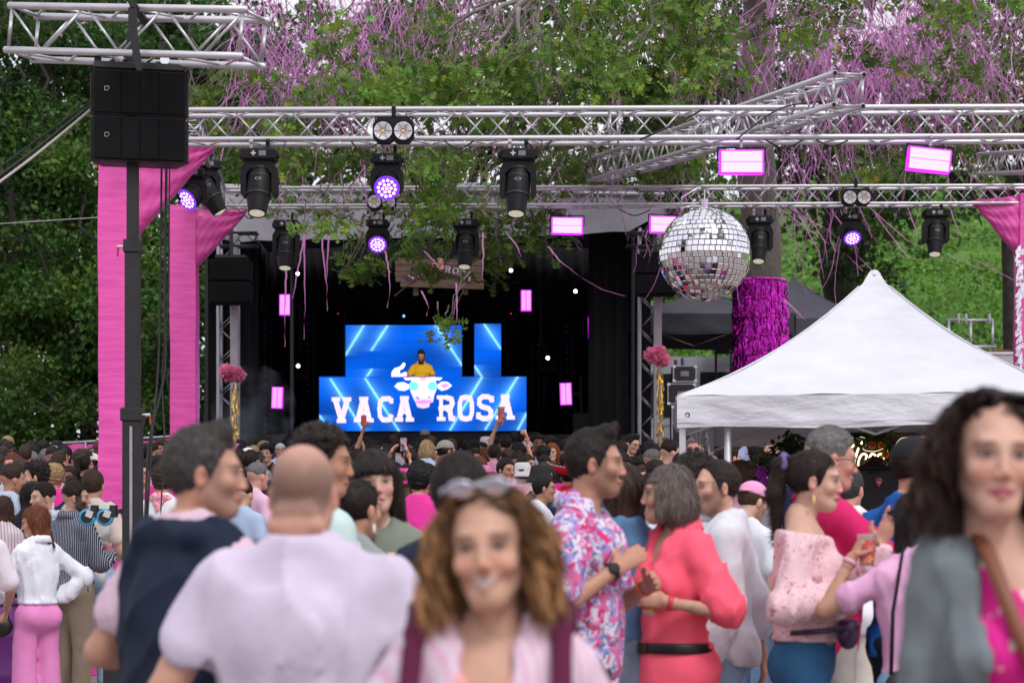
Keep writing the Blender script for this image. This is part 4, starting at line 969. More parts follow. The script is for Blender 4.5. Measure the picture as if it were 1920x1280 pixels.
def flat(name, pts, col, e, parent=scr, d=38.5, st=1.0):
 P = [at(*z2(*q), d - .006 - e) - parent.location for q in pts]; c = sum(P, Vector()) / len(P)
 m = pmat('screen_' + name, col, .5, 0, 0, emit=col, estr=st); o = MB().add(P + [c], [(i, (i + 1) % len(P), len(P)) for i in range(len(P))]).build(name, m, parent); return o
flat('cow_head', [(850, 575), (900, 552), (1000, 552), (1060, 575), (1075, 640), (1050, 700), (1040, 765), (1012, 775), (1005, 810), (950, 822), (900, 808), (888, 770), (870, 740), (850, 690), (832, 640)], (.78, .60, .82), .004)
flat('cow_ear', [(695, 628), (730, 596), (780, 590), (828, 612), (826, 650), (790, 668), (740, 665)], (.50, .58, .95), .002)
flat('inner_ear', [(715, 630), (760, 612), (815, 628), (770, 650)], (.75, .75, .98), .005)
flat('cow_ear', [(1208, 620), (1170, 590), (1120, 585), (1080, 610), (1080, 645), (1115, 668), (1165, 655)], (.93, .55, .93), .002)
flat('inner_ear_pink', [(1190, 620), (1150, 600), (1095, 618), (1140, 645)], (.80, .16, .65), .005)
for cx, nm in ((870, 'round_glass'), (1033, 'round_glass')):
 flat(nm + '_rim', [(cx + 46 * math.cos(a), 625 + 44 * math.sin(a)) for a in [k * math.pi / 9 for k in range(18)]], (.30, .30, .65), .008)
 flat(nm, [(cx + 38 * math.cos(a), 625 + 37 * math.sin(a)) for a in [k * math.pi / 9 for k in range(18)]], (.08, .52, .68), .012)
flat('flower_crown', [(780, 555), (860, 548), (945, 552), (1040, 548), (1122, 552), (1100, 575), (1000, 566), (940, 572), (880, 566), (800, 574)], (.85, .70, .95), .010)
flat('flower', [(925, 550), (975, 550), (985, 570), (950, 580), (920, 570)], (1, .25, .35), .014)
for a in ((885, 715, 925, 745), (990, 712, 1022, 735)): flat('nostril', [(a[0], a[1]), (a[2] - 8, a[1] + 4), (a[2], a[3]), (a[0] + 8, a[3] - 4)], (.35, .25, .6), .012)
flat('muzzle_stripe', [(885, 755), (950, 745), (1030, 750), (1022, 772), (950, 782), (895, 776)], (.80, .30, .75), .010)
u2 = bpy.data.objects['led_screen.001']
flat('cow_horn', [(675, 545), (674, 505), (700, 470), (750, 455), (778, 420), (796, 425), (797, 440), (780, 470), (745, 490), (730, 520), (750, 545)], (.75, .85, .98), .004, u2, 40.8)
flat('horn_base', [(748, 520), (790, 500), (830, 510), (850, 545), (756, 545)], (.75, .55, .9), .007, u2, 40.8)
# riser and desk under the screens
def prop(name, label, cat, c, dims, mat, group=None, b=.01):
 t = thing(name, label, cat, c, 0, group); MB().bbox((0, 0, dims[2] / 2), dims, b).build('body', mat, t); return t
mb = MB(); t = thing('dj_riser', 'black riser carrying the screens and the DJ', 'platform', (sx(793, 40), 40.1, SG)); zr = at(0, 808, 38.5).z
mb.box((0, 0, (zr - SG) / 2 - .001), (4.6, 2.9, zr - SG)); mb.build('platform', M_blackm, t); 
MB().box((0, -.3, at(0, 722, 39.4).z - SG + .0), (2.2, .6, .05)).box((0, -.3, (at(0, 722, 39.4).z - SG) / 2 + .1), (2.1, .5, .6)).build('desk', M_black, t)
for k, x in enumerate((-.55, -.1, .35)): MB().bbox((x, -.32, at(0, 722, 39.4).z - SG + .05), (.35, .36, .06), .01).build('deck_player', M_black, t)
# line speakers and dark columns beside the screens
for i, (px, a, b) in enumerate([(635, 588, 706), (958, 588, 702)]):
 c = at(px, b + 60, 40.4); t = thing('speaker_column', 'dark speaker column just %s of the upper screens' % ('left', 'right')[i], 'speaker', (c.x, 40.4, zr))
 h = at(0, a, 40.4).z - zr; 
 for k in range(5): MB().bbox((0, 0, h * (k + .5) / 5), (.24, .3, h / 5 - .02), .01).build('cabinet', M_grille, t)
 MB().box((.0, -.16, h - .02), (.015, .02, .015)).build('red_indicator', pmat('red_led', (1, .1, .1), .5, 0, 0, emit=(1, .05, .03), estr=1.5), t)
for i, (px, a, b) in enumerate([(497, 600, 800), (412 + 165, 585, 815), (1010, 640, 815), (1062, 605, 700)]):
 c = at(px, 700, 40.5 + .2 * i); t = thing('light_tower', 'dim ladder-like light tower in the dark of the stage, %s' % ('far left', 'left of the screens', 'right of the screens', 'between two magenta strobes')[i], 'tower', (c.x, c.y, SG))
 h = at(0, a, 41).z - SG
 for s in (-1, 1): bar('post', (s * .12, 0, 0), (s * .12, 0, h), .02, t, M_blackm)
 for k in range(int(h / .14)): MB().lathe([(.0, 0), (.025, -.01), (.028, 0)], 8, Matrix.Translation((0, -.02, .1 + k * .14)) @ Matrix.Rotation(R(90), 4, 'X'), False).build('dim_lamp', pmat('dim_lamp', (.10, .10, .11), .3), t)
# small lights on stage
for i, (px, py, lb) in enumerate([(558, 513, 'hanging under the roof left'), (474, 560, 'beside the left loudspeaker, upper'), (559, 686, 'mid height left of the screens'), (474, 717, 'right of the pink pompom at left'), (958, 507, 'under the roof right of the sign'),
        (1079, 546, 'high above the rightmost strobe'), (1027, 671, 'right of the screens at mid height'), (1157, 703, 'lowest on the right')]):
 c = at(px, py, 39.6); t = thing('pin_spot', 'small blazing white spot lamp on the dark stage, ' + lb, 'stage lamp', c, 0, 'white pin lamps glowing on the stage')
 MB().lathe([(.0, .25), (.10, .22), (.13, .05), (.12, 0), (.0, .02)], 14, Matrix.Rotation(R(-90), 4, 'X')).build('housing', M_black, t, True)
 MB().lathe([(.0001, .03), (.025, .025), (.036, 0)], 14, Matrix.Translation((0, .0, 0)) @ Matrix.Rotation(R(90), 4, 'X'), False).build('lens', M_white_l, t, True)
 MB().box((0, .1, -.2), (.3, .12, .08)).box((-.16, .1, -.05), (.03, .1, .3)).box((.16, .1, -.05), (.03, .1, .3)).build('yoke', M_black, t)
for i, (px, py, hw, hh, dd, rot, lb) in enumerate([(534, 571, 9, 18, 40, 0, 'upper left of the screens, crossed by a streamer'), (446, 614, 5, 18, 38, 0, 'beside the left truss tower'), (519.5, 745, 9, 18.5, 38.6, 2, 'lower left of the screens'), (986.5, 563, 8.5, 18, 40, 0, 'highest on the right of the screens'), (1113.5, 614, 9, 18.5, 40, -1, 'far right of the stage'), (1061, 738, 9.5, 19, 38.6, -2, 'lower right of the screens')]):
 c = at(px, py, dd); t = thing('upright_strobe', 'upright magenta strobe panel on the stage, ' + lb, 'strobe light', c, 0, 'upright magenta strobes on the stage'); t.rotation_euler = (0, R(rot), 0)
 w_, h_ = hw / FPX * dd, hh / FPX * dd
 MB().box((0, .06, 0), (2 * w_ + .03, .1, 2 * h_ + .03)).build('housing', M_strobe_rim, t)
 for s in (-1, 1): MB().box((s * w_ * .53, -.003, 0), (w_ * .86, .012, 2 * h_)).build('light_face', M_strobe2, t)
 MB().box((w_ + .12, .06, 0), (.2, .03, .04)).box((w_ + .2, .06, -.3), (.04, .04, 1.3)).build('bracket', M_blackm, t)
c = at(757, 592, 39.6); t = thing('blue_indicator', 'tiny blue lamp above the LED screens', 'lamp', c); MB().lathe([(.0, .0), (.02, .01), (.025, .03)], 8, Matrix.Rotation(R(-90), 4, 'X')).build('lens', pmat('blue_led', (.1, .2, 1), .3, 0, 0, emit=(.1, .25, 1), estr=4), t)
for i, (px, w_, y0, y1) in enumerate([(1165, 1.1, 745, 830), (372 + 60, .9, 760, 830), (1110, .7, 775, 830)]):
 c = at(px, y1, 37.5); prop('flight_case', 'black case on the dark stage, ' + ('large one at the right side', 'behind the pompom pole at left', 'small one right of the screens')[i], 'case', (c.x, 37.5, SG), (w_, .6, at(0, y0, 37.5).z - SG), M_blackm)
for i, px in enumerate((1150,)):
 c = at(px, 700, 37.5); t = thing('stage_spotlight', 'dark moving light standing on the case at stage right', 'stage light', (c.x, 37.5, at(0, 745, 37.5).z + .002))
 MB().bbox((0, 0, .06), (.36, .26, .12), .02).build('base', M_black, t); MB().lathe([(0, -.14), (.14, -.1), (.15, .1), (.1, .18), (0, .2)], 16, Matrix.Translation((0, 0, .38)) @ Matrix.Rotation(R(80), 4, 'X')).build('head', M_black, t, True)
 MB().box((-.19, 0, .25), (.05, .12, .36)).box((.19, 0, .25), (.05, .12, .36)).build('yoke', M_black, t)
# stage truss towers and side loudspeakers
def tower(label, px, d, ytop, w_=.29):
 x = sx(px, d); zb = ground(x, d); zt = at(0, ytop, d).z; h = w_ / 2
 t = thing('truss_tower', label, 'tower', (x, d, zb)); H = zt - zb
 for a in (-h, h):
  for b in (-h, h): bar('chord', (a, b, 0), (a, b, H), .026, t, M_dalu, 12)
 n = int(H / .27)
 for i in range(n):
  s = 1 if i % 2 else -1; z0, z1 = i * H / n, (i + 1) * H / n
  for q in (-h, h):
   bar('brace', (-h * s, q, z0), (h * s, q, z1), .009, t, M_dalu); bar('brace', (q, h * s, z0), (q, -h * s, z1), .009, t, M_dalu)
 MB().bbox((0, 0, .05), (.8, .8, .06), .01).build('base_plate', M_blackm, t)
 for a in (-1, 1): bar('stay', (a * h, -.0, 1.1), (a * .75, -.1, .08), .018, t, M_dalu)
 return t
tower('left truss tower at the stage front with a loudspeaker hung on it', 429, 33.2, 430)
tower('right truss tower at the stage front behind the second pompom pole', 1214, 33.2, 430, .27)
for px, d, lb in ((440, 33.0, 'left grey upright pole of the stage, beside the truss tower'), (1233, 33.0, 'right grey upright pole of the stage, beside the truss tower')):
 x = sx(px, d); zb = ground(x, d); t = thing('upright_pole', lb, 'pole', (x, d, zb)); MB().bbox((0, 0, (at(0, 440, d).z - zb) / 2), (.135, .12, at(0, 440, d).z - zb), .012).build('profile', pmat('grey_profile', (.36, .33, .37), .5, .3, .1, 5), t)
 for k in range(5): MB().box((0, -.062, 1 + k * .8), (.03, .006, .3)).build('profile_slot', M_dalu, t)
for px, y0, y1, lb in ((434, 488, 571, 'left'), (1229, 478, 555, 'right')):
 c = at(px, (y0 + y1) / 2, 32.6); t = thing('side_loudspeaker', 'black loudspeaker pair hung at the %s front corner of the stage' % lb, 'loudspeaker', c); h = (y1 - y0) / FPX * 32.6
 for k in (-1, 1): MB().bbox((0, 0, k * h / 4), (.66, .42, h / 2 - .012), .02).build('cabinet', M_grille, t)
 MB().box((0, 0, h / 2 + .05), (.5, .3, .05)).box((0, 0, h / 2 + .3), (.05, .05, .5)).build('bracket', M_blackm, t)
for px in (448, 1210):
 truss('short dark truss arm above the %s stage loudspeaker' % ('left' if px < 900 else 'right'), at(px - 36, 450, 32.9), at(px + 36, 450, 32.9), .22, .02, .008, mat=M_blackm)
# thin stage smoke drifting by the left corner
def smoke():
 M = bpy.data.materials.new('thin_smoke'); M.use_nodes = True; n, l = nodes_of(M); n.clear(); o = n.new('ShaderNodeOutputMaterial'); v = n.new('ShaderNodeVolumePrincipled'); v.inputs['Color'].default_value = (.75, .85, 1, 1)
 tc = n.new('ShaderNodeTexCoord'); nz = n.new('ShaderNodeTexNoise'); nz.inputs['Scale'].default_value = 1.6; nz.inputs['Detail'].default_value = 3; l.new(tc.outputs['Object'], nz.inputs['Vector'])
 mr = n.new('ShaderNodeMapRange'); mr.inputs[1].default_value = .47; mr.inputs[2].default_value = .72; mr.inputs[3].default_value = 0; mr.inputs[4].default_value = .9; l.new(nz.outputs[0], mr.inputs[0]); l.new(mr.outputs[0], v.inputs['Density']); l.new(v.outputs[0], o.inputs['Volume'])
 c = at(475, 765, 33.2); mb = MB(); mb.lathe([(.75 * math.sin(a * math.pi / 10), -.75 * math.cos(a * math.pi / 10)) for a in range(11)], 18, Matrix.Diagonal((1, .4, 1, 1)), False)
 o = mb.build('smoke', M, None, False, c); tag(o, 'thin bluish smoke drifting past the left stage corner', 'smoke', kind='stuff')
smoke()
# ---- wooden sign
def sign():
 d = 33.4; t = thing('wooden_sign', 'weathered plank sign with VACA ROSA in arched letters, hanging in front of the stage', 'sign', at(824, 515, d)); q0 = t.location
 def z3(x, y): return (x / 8 + 700, y / 8 + 460)
 for i, (a, b, c, e) in enumerate([(325, 1660, 205, 300), (330, 1650, 304, 400), (325, 1640, 404, 480), (335, 1655, 484, 560), (410, 1660, 530, 645)]):
  p, q = at(*z3(a, c), d), at(*z3(b, e), d); MB().bbox((p + q) / 2 - q0 + Vector((0, .0 - (.03 if i == 4 else 0), 0)), (q.x - p.x, .03, p.z - q.z), .006, (0, R(1.2 if i != 4 else 1.8), 0)).build('plank', M_wood, t)
 for a in (595, 1340): p, q = at(*z3(a, 250), d), at(*z3(a + 80, 750 if a < 900 else 735), d); MB().bbox((p + q) / 2 - q0 + Vector((0, .05, 0)), (q.x - p.x, .04, p.z - q.z), .006).build('batten', M_wood, t)
 # maroon arched band with letters
 cx, cy, rad = 1005, 1180, 800
 def arc(x, off): 
  a = (x - cx) / rad * .92; return (cx + (rad + off) * math.sin(a), cy - (rad + off) * math.cos(a) - 30)
 mb = MB(); N = 24; xs = [430 + (1580 - 430) * i / N for i in range(N + 1)]; vs = []
 for x in xs:
  for off in (-75, 75): vs.append(at(*z3(*arc(x, off)), d - .06) - q0)
 k = len(vs); vs += [v + Vector((0, .02, 0)) for v in vs]
 fs = [(2 * i, 2 * i + 2, 2 * i + 3, 2 * i + 1) for i in range(N)] + [(k + 2 * i, k + 2 * i + 1, k + 2 * i + 3, k + 2 * i + 2) for i in range(N)] + [(2 * i, k + 2 * i, k + 2 * i + 2, 2 * i + 2) for i in range(N)] + [(2 * i + 1, 2 * i + 3, k + 2 * i + 3, k + 2 * i + 1) for i in range(N)]
 mb.add(vs, fs).build('maroon_band', pmat('maroon_paint', (.16, .03, .08), .7, 0, .2, 6), t)
 for ch, x0 in (('V', 470), ('A', 610), ('C', 745), ('A', 870), ('R', 1075), ('O', 1205), ('S', 1330), ('A', 1450)):
  mb = MB(); glyph(mb, ch, lambda u, v, e: at(*z3(*arc(x0 + 105 * u, -50 + 100 * v)), d - .068 - e) - q0, .2, .9); mb.build('letter', pmat('chalk_white', (.6, .58, .62), .7, 0, .2, 20), t)
 g = random.Random(5)
 for (x, y) in [(1000, 240), (930, 300), (960, 335), (915, 370), (975, 385), (1010, 330), (950, 430)]:
  p = at(*z3(x, y), d - .10) - q0
  for k in range(5):
   a = k * 1.256 + g.random(); MB().lathe([(.0, 0), (.035, .004), (.0, .012)], 8, Matrix.Translation(p + Vector((math.cos(a) * .03, 0, math.sin(a) * .03))) @ Matrix.Rotation(R(90), 4, 'X')).build('paper_petal', pmat('peach_paper', (.75, .35, .28), .7), t)
 for a in (595, 1340): 
  MB().tube([at(*z3(a + 40, 250), d) - q0, at(*z3(a + 40, -300), d) - q0], .006, 5).build('hanging_wire', M_cable, t)
sign()
# ---- pompom poles
def pompom(label, px, py, d, rs, blobs):
 x = sx(px + 5, d); zb = ground(x, d); c = at(px, py, d); t = thing('pompom_pole', label, 'decoration', (x, d, zb)); q0 = t.location; g = np.random.RandomState(rs)
 for (bx, by, r) in blobs:
  n = 900; dv = g.randn(n, 3); dv /= np.linalg.norm(dv, axis=1)[:, None]; rr = r / FPX * d; cc = np.array(at(px + bx, py + by, d) - q0)
  P = cc + dv * rr * (.62 + .34 * g.rand(n, 1)); v, f, co = leafcloud(P, .075, kite(), np.clip(np.array([[1, .36, .56]]) * (.75 + .5 * g.rand(n, 1)), 0, 1), rs + bx + 40, 0)
  mobj('paper_pompom', fastmesh('paper_pompom', v, f, M_leaf, False, co), t)
  MB().lathe([(rr * .72 * math.sin(a * math.pi / 8), -rr * .72 * math.cos(a * math.pi / 8)) for a in range(9)], 12, Matrix.Translation(cc), False).build('pompom_core', pmat('deep_pink', (.75, .10, .3), .8), t)
 MB().tube([(0, 0, 0), (0, 0, c.z - zb)], .02, 6).build('pole', M_dalu, t)
 gold = pmat('gold_tinsel', (.9, .62, .12), .22, 1, .2, 30); n = 620; vs = []; fs = []
 for i in range(n):
  a = g.rand() * 6.28; z = (c.z - zb - .15) * g.rand(); r0 = .03 + .015 * g.rand(); w_ = .02; l = .10; k = len(vs); aa = a + .16; l = .05 + .08 * g.rand()
  vs += [(r0 * math.cos(a), r0 * math.sin(a), z), (r0 * math.cos(aa), r0 * math.sin(aa), z + .01), (1.6 * r0 * math.cos(aa + g.randn() * .3), 1.6 * r0 * math.sin(aa), z - l), (1.6 * r0 * math.cos(a), 1.6 * r0 * math.sin(a + g.randn() * .3), z - l)]; fs.append((k, k + 1, k + 2, k + 3))
 mobj('gold_tinsel', fastmesh('gold_tinsel', np.array(vs), np.array(fs), gold), t)
pompom('pink paper pompoms on a gold tinsel pole at the left stage corner', 436, 699, 32.0, 3, [(-9, -2, 12), (9, 3, 12), (-2, 2, 9)])
pompom('pink paper pompoms on a gold tinsel pole left of the tinsel-wrapped trunk', 1233, 670, 31.5, 5, [(-9, -4, 12), (8, 3, 12), (2, -9, 9)])
# ---- magenta tinsel around the oak trunk
def tinsel():
 d = 33.0; x = sx(1425, d); z0, z1 = at(0, 705, d).z, at(0, 532, d).z; t = thing('tinsel_sleeve', 'shiny magenta tinsel fringe curtain wrapped round the oak trunk', 'decoration', (x, d, z0))
 M = pmat('magenta_foil', (.62, .03, .52), .2, .95, .35, 20, .0); b = bsdf(M); b.inputs['Emission Color'].default_value = (.5, 0, .4, 1); b.inputs['Emission Strength'].default_value = .0
 g = np.random.RandomState(1); H = z1 - z0; rows = 5
 for r_ in range(rows):
  vs = []; fs = []; zt = H * (rows - r_) / rows + .03; hh = H / rows * 1.18
  for i in range(560):
   a = g.rand() * 6.28; r0 = .405 + .03 * g.rand(); w_ = .012 + .014 * g.rand(); k = len(vs); zz = zt + .04 * math.sin(a * 2 + r_); prev = a
   for q in range(5):
    zq = zz - hh * q / 4 * (.75 + .3 * g.rand() if q == 4 else 1); rr = r0 + .02 * g.randn() * (q > 0) + .015 * q / 4; aq = a + g.randn() * .02
    vs += [(rr * math.cos(aq - w_), rr * math.sin(aq - w_), zq), ((rr + .012 * g.randn()) * math.cos(aq + w_), (rr + .012 * g.randn()) * math.sin(aq + w_), zq)]
   fs += [(k + 2 * q, k + 2 * q + 1, k + 2 * q + 3, k + 2 * q + 2) for q in range(4)]
  mobj('tinsel_fringe', fastmesh('tinsel_fringe', np.array(vs), np.array(fs), M), t)
  MB().lathe([(.435, zt - .02), (.455, zt), (.435, zt + .03)], 28, None, False).build('tinsel_band', M, t)
tinsel()
# ================================================================ marquees
def marquee(label, c, W2, D2, rot, zv, ze, zp, mat, legs=True, seed=1, legm=None, sag=.42):
 gz = ground(c[0], c[1]); t = thing('pop_up_tent', label, 'tent', (c[0], c[1], gz), rot); g = random.Random(seed)
 zv -= gz; ze -= gz; zp -= gz; N = 22
 cor = [(-W2, -D2), (W2, -D2), (W2, D2), (-W2, D2)]
 for k in range(4):
  a, b = Vector((*cor[k], ze)), Vector((*cor[(k + 1) % 4], ze)); vs = []; M_ = 16
  for j in range(M_ + 1):
   v = j / M_
   for i in range(N + 1):
    u = i / N; p = a.lerp(b, u) * (1 - v); zz = ze + (zp - ze) * (v * (1 - sag) + sag * v ** 2.2)
    if v > .95: p = p + a.lerp(b, u) * (v - .95) * .5
    dip = .07 * math.sin(u * math.pi) * math.sin(v * math.pi) * -1 + .010 * math.sin(u * 21 + v * 14 + k) * (1 - v) ; vs.append((p.x, p.y, zz + dip))
  fs = [(j * (N + 1) + i, j * (N + 1) + i + 1, (j + 1) * (N + 1) + i + 1, (j + 1) * (N + 1) + i) for j in range(M_) for i in range(N)]
  mobj('roof_panel', fastmesh('roof_panel', vs, fs, mat, True), t)
  vs = []; n = (b - a).cross(Vector((0, 0, 1))).normalized()
  for j in range(7):
   for i in range(41):
    u = i / 40; p = a.lerp(b, u); w_ = .012 * math.sin(u * 9 + j * .5 + k) + .009 * math.sin(u * 24 - j) * j / 6
    vs.append((p.x + n.x * (.02 + w_), p.y + n.y * (.02 + w_), ze - (ze - zv) * j / 6 + (.01 * math.sin(u * 12) if j == 6 else 0)))
  fs = [(j * 41 + i, j * 41 + i + 1, (j + 1) * 41 + i + 1, (j + 1) * 41 + i) for j in range(6) for i in range(40)]
  mobj('valance', fastmesh('valance', vs, fs, mat, True), t)
  mb = MB(); mb.box(Vector((0, 0, 0)) + (a + b) / 2 + n * .036 - Vector((0, 0, ze - zv - .045)), ((b - a).length, .006, .006), Matrix.Rotation(math.atan2((b - a).y, (b - a).x), 3, 'Z')); mb.build('hem_seam', mat, t)
  MB().tube([Vector((cor[k][0] * (1 - v), cor[k][1] * (1 - v), ze + (zp - ze) * (v * (1 - sag) + sag * v ** 2.2) + .004)) for v in [i / 12 for i in range(12)]], .008, 5).build('hip_seam', mat, t, True)
  if legs:
   q = Vector(cor[k]) * .975; MB().bbox((q.x, q.y, (ze) / 2), (.05, .05, ze), .006).build('leg', legm or M_alu, t); MB().bbox((q.x, q.y, .01), (.12, .12, .02), .004).build('foot_plate', M_alu, t)
 MB().lathe([(.0, .022), (.03, .014), (.05, -.01), (.06, -.04)], 12, Matrix.Translation((0, 0, zp)), True).build('peak_cap', mat, t, True)
 if legs: 
  for k in range(4):
   a, b = Vector(cor[k]) * .97, Vector(cor[(k + 1) % 4]) * .97
   for i in range(4):
    p, q = a.lerp(b, i / 4), a.lerp(b, (i + 1) / 4); bar('strut', (p.x, p.y, ze - .3 + .26 * (i % 2)), (q.x, q.y, ze - .04 - .26 * (i % 2)), .012, t)
 return t
wt = marquee('white pop-up tent with a tall peak over the bar at the right', (3.01, 16.4), 1.5, 1.5, R(-10), 2.28, 2.525, 3.64, M_tentw, seed=3)
MB().lathe([(.012, 0), (.02, .004), (.012, .006)], 12, Matrix.Translation((-1.42, -1.526, 2.38 - ground(3, 16.4))) @ Matrix.Rotation(R(90), 4, 'X'), False).build('eyelet', M_black, wt)
tag(bar('extra_leg', (-1.12, -1.40, 0), (-1.12, -1.40, 2.3), .028, wt))
marquee('black pop-up tent behind the mirror ball, left of the oak trunk', (at(1327, 0, 36).x, 37.3), 1.55, 1.5, 0, at(0, 628, 36).z, at(0, 590, 36).z, at(0, 545, 37.3).z, M_tentb, seed=4, legm=M_blackm, sag=.2)
marquee('black pop-up tent with a sharp peak right of the oak trunk', (at(1503, 0, 40).x, 41.2), 1.5, 1.5, 0, at(0, 640, 40).z, at(0, 600, 40).z, at(0, 521, 41.2).z, M_tentb, seed=5, legm=M_blackm)
# ---- van, cases behind
def van():
 d = 44; x = sx(1320, d); gz = ground(x, d); t = thing('parked_van', 'pale grey van parked behind the stage under the black tent', 'van', (x, d, gz))
 zt = at(0, 676, d).z - gz; L = 2.9
 prof = [(-L, .45), (-L, zt * .62), (-L * .78, zt * .66), (-L * .58, zt * .96), (-L * .4, zt), (L * .85, zt), (L * .97, zt * .93), (L, .45)]
 o = MB().poly(prof, 1.9).build('body', pmat('pale_car_paint', (.42, .45, .50), .25, .2, .03, 3, coat=.5), t); autosmooth(o, 30)
 mb = MB(); mb.poly([(-L * .55, zt * .60), (-L * .46, zt * .88), (-L * .1, zt * .9), (-L * .1, zt * .60)], 1.93); mb.build('side_window', pmat('tinted_glass', (.02, .025, .03), .08), t)
 MB().poly([(-L * .06, zt * .60), (-L * .06, zt * .9), (L * .8, zt * .9), (L * .85, zt * .60)], 1.93).build('rear_side_window', MATS['tinted_glass'], t)
 MB().box((0, -.96, zt * .55), (L * 1.9, .02, .03)).build('trim_strip', M_dalu, t)
 for xx in (-L * .62, L * .6):
  for yy in (-.85, .85):
   w0 = MB().lathe([(.2, -.1), (.33, -.1), (.35, -.05), (.35, .05), (.33, .1), (.2, .1)], 22, Matrix.Translation((xx, yy, .35)) @ Matrix.Rotation(R(90), 4, 'X'), False).build('wheel', M_black, t, True)
   MB().lathe([(.0, -.08), (.2, -.09), (.2, .09), (.0, .08)], 16, Matrix.Translation((xx, yy, .35)) @ Matrix.Rotation(R(90), 4, 'X')).build('rim', M_alu, w0)
van()
def cases():
 d = 35.5; g = ground(3, d); spec = [(1282, 686, 718, .42, 'upper flight case with metal corners stacked beside the grey pole'), (1276, 719, 760, .50, 'lower flight case under another, beside the grey pole'), (1290, 761, 850, .62, 'bottom black case of the stack beside the grey pole')]
 for px, a, b, w_, lb in spec:
  p, q = at(px, a, d), at(px, b, d); h = p.z - q.z - .004; t = thing('flight_case', lb, 'case', (p.x, d, q.z))
  MB().bbox((0, 0, h / 2), (w_, .4, h), .008).build('panel', pmat('case_laminate', (.05, .045, .05), .5, 0, .2, 9), t)
  for s in (-1, 1):
   for zz in (0, h): MB().bbox((s * (w_ / 2 - .02), -.195, abs(zz - .025)), (.06, .03, .05), .005).build('corner_piece', M_steel, t)
   MB().box((s * (w_ / 2 - .008), -.20, h / 2), (.022, .012, h)).build('edge_rail', M_alu, t)
  for zz in (.96, .04): MB().box((0, -.20, h * zz), (w_, .014, .02)).build('edge_rail', M_alu, t)
  MB().bbox((0, -.203, h / 2), (.15, .01, .09), .003).build('recessed_handle', M_dalu, t)
 for x, c, nm in ((1267, (.45, .05, .15), 'small red cup left on top of the stacked flight cases'), (1280, (.1, .12, .35), 'small dark blue bottle on top of the stacked flight cases')):
  p = at(x, 685.5, d); tag(MB().lathe([(.028, 0), (.035, .10), (.02, .15) if 'bottle' in nm else (.035, .105)], 10, Matrix.Translation(p)).build('bottle' if 'bottle' in nm else 'cup', pmat('c' + nm[:9], c, .4)), nm, 'bottle' if 'bottle' in nm else 'cup')
cases()
# flatbed rig on the right, seen over the tent
def rig():
 d = 43; t = thing('equipment_trailer', 'grey equipment trailer parked below the vine hillside, right of the white tent', 'trailer', (sx(1862, d), d, ground(10, d))); gz = t.location.z
 z1, z0 = at(0, 668, d).z - gz, at(0, 712, d).z - gz
 MB().bbox((.15, 0, (z0 + z1) / 2 - .3), (1.9, 2, z1 - z0 + .6), .02).build('side_wall', pmat('grey_panel', (.42, .40, .42), .6, 0, .1, 2), t)
 MB().box((0.15, -1.01, z1 - .02), (1.95, .03, .05)).build('top_rail', M_alu, t)
 for xx in (-.6, .8):
  MB().lathe([(.2, -.1), (.4, -.1), (.4, .1), (.2, .1)], 18, Matrix.Translation((xx, -.8, .4)) @ Matrix.Rotation(R(90), 4, 'X'), False).build('wheel', M_black, t, True)
 t2 = thing('metal_frame', 'grey metal frame with bolts standing on the trailer before the vines', 'frame', at(1818, 666, d - .2)); q = t2.location
 def P(x, y): return at(x, y, d - .2) - q
 for a, b, r_ in [((1779, 600), (1779, 664), .03), ((1820, 600), (1820, 664), .03), ((1861, 600), (1861, 660), .03), ((1775, 600), (1863, 600), .028), ((1785, 650), (1868, 650), .035)]: bar('tube', P(*a), P(*b), r_, t2, M_dalu)
 for a, b in [((1800, 664), (1822, 650)), ((1822, 650), (1850, 664)), ((1850, 664), (1866, 648)), ((1790, 652), (1806, 664))]: bar('strut', P(*a), P(*b), .016, t2, M_dalu)
 for x in (1797, 1811, 1855): MB().lathe([(.03, -.1), (.04, 0), (.025, .12)], 8, Matrix.Translation(P(x, 598))).build('clamp_bolt', M_dalu, t2)
 t3 = MB(); g = random.Random(3)
 for k in range(12): t3.tube([at(1866 + g.uniform(0, 30), 660 + g.uniform(-4, 4), d - .3 + g.uniform(-.2, .2)) for _ in range(4)], .02, 5)
 tag(t3.build('coiled_straps', pmat('rusty_strap', (.22, .06, .06), .8)), 'heap of dark red straps lying on the trailer edge', 'straps')
rig()
# pink banner barrier on the left
def barrier():
 d = 34; t = thing('pink_barrier', 'crowd barrier covered with pink banner cloth below the trees at left', 'barrier', at(73, 900, d)); q = t.location; a, b = at(73, 833, d) - q, at(335, 817, d) - q
 vs = []; n = 50
 for i in range(n + 1):
  u = i / n; p = a.lerp(b, u); o = .02 * math.sin(u * 40); 
  for z in (-.04, -.35, -.9): vs.append((p.x, p.y + o, p.z + z - .012 * math.sin(u * 18)))
 mobj('banner', fastmesh('banner', vs, [(i * 3 + k, i * 3 + 3 + k, i * 3 + 4 + k, i * 3 + 1 + k) for i in range(n) for k in (0, 1)], M_pinkcloth, True), t)
 bar('rail', a, b, .022, t, M_dalu)
 for k in range(4): p = a.lerp(b, k / 3); bar('post', p, p - Vector((0, 0, 1.05)), .02, t, M_dalu)
barrier()
t = prop('sound_box', 'small black box with two knobs standing against the pink banner', 'box', at(130, 862, 32), (.32, .25, at(0, 848, 32).z - at(0, 862, 32).z), M_blackm)
for s in (-1, 1): MB().tube([(s * .1, 0, .12), (s * .1, 0, .17)], .02, 8).build('knob', M_black, t)
MB().tube([(0, 0, -.6), (0, 0, .01)], .02, 6).build('stand_pole', M_blackm, t)
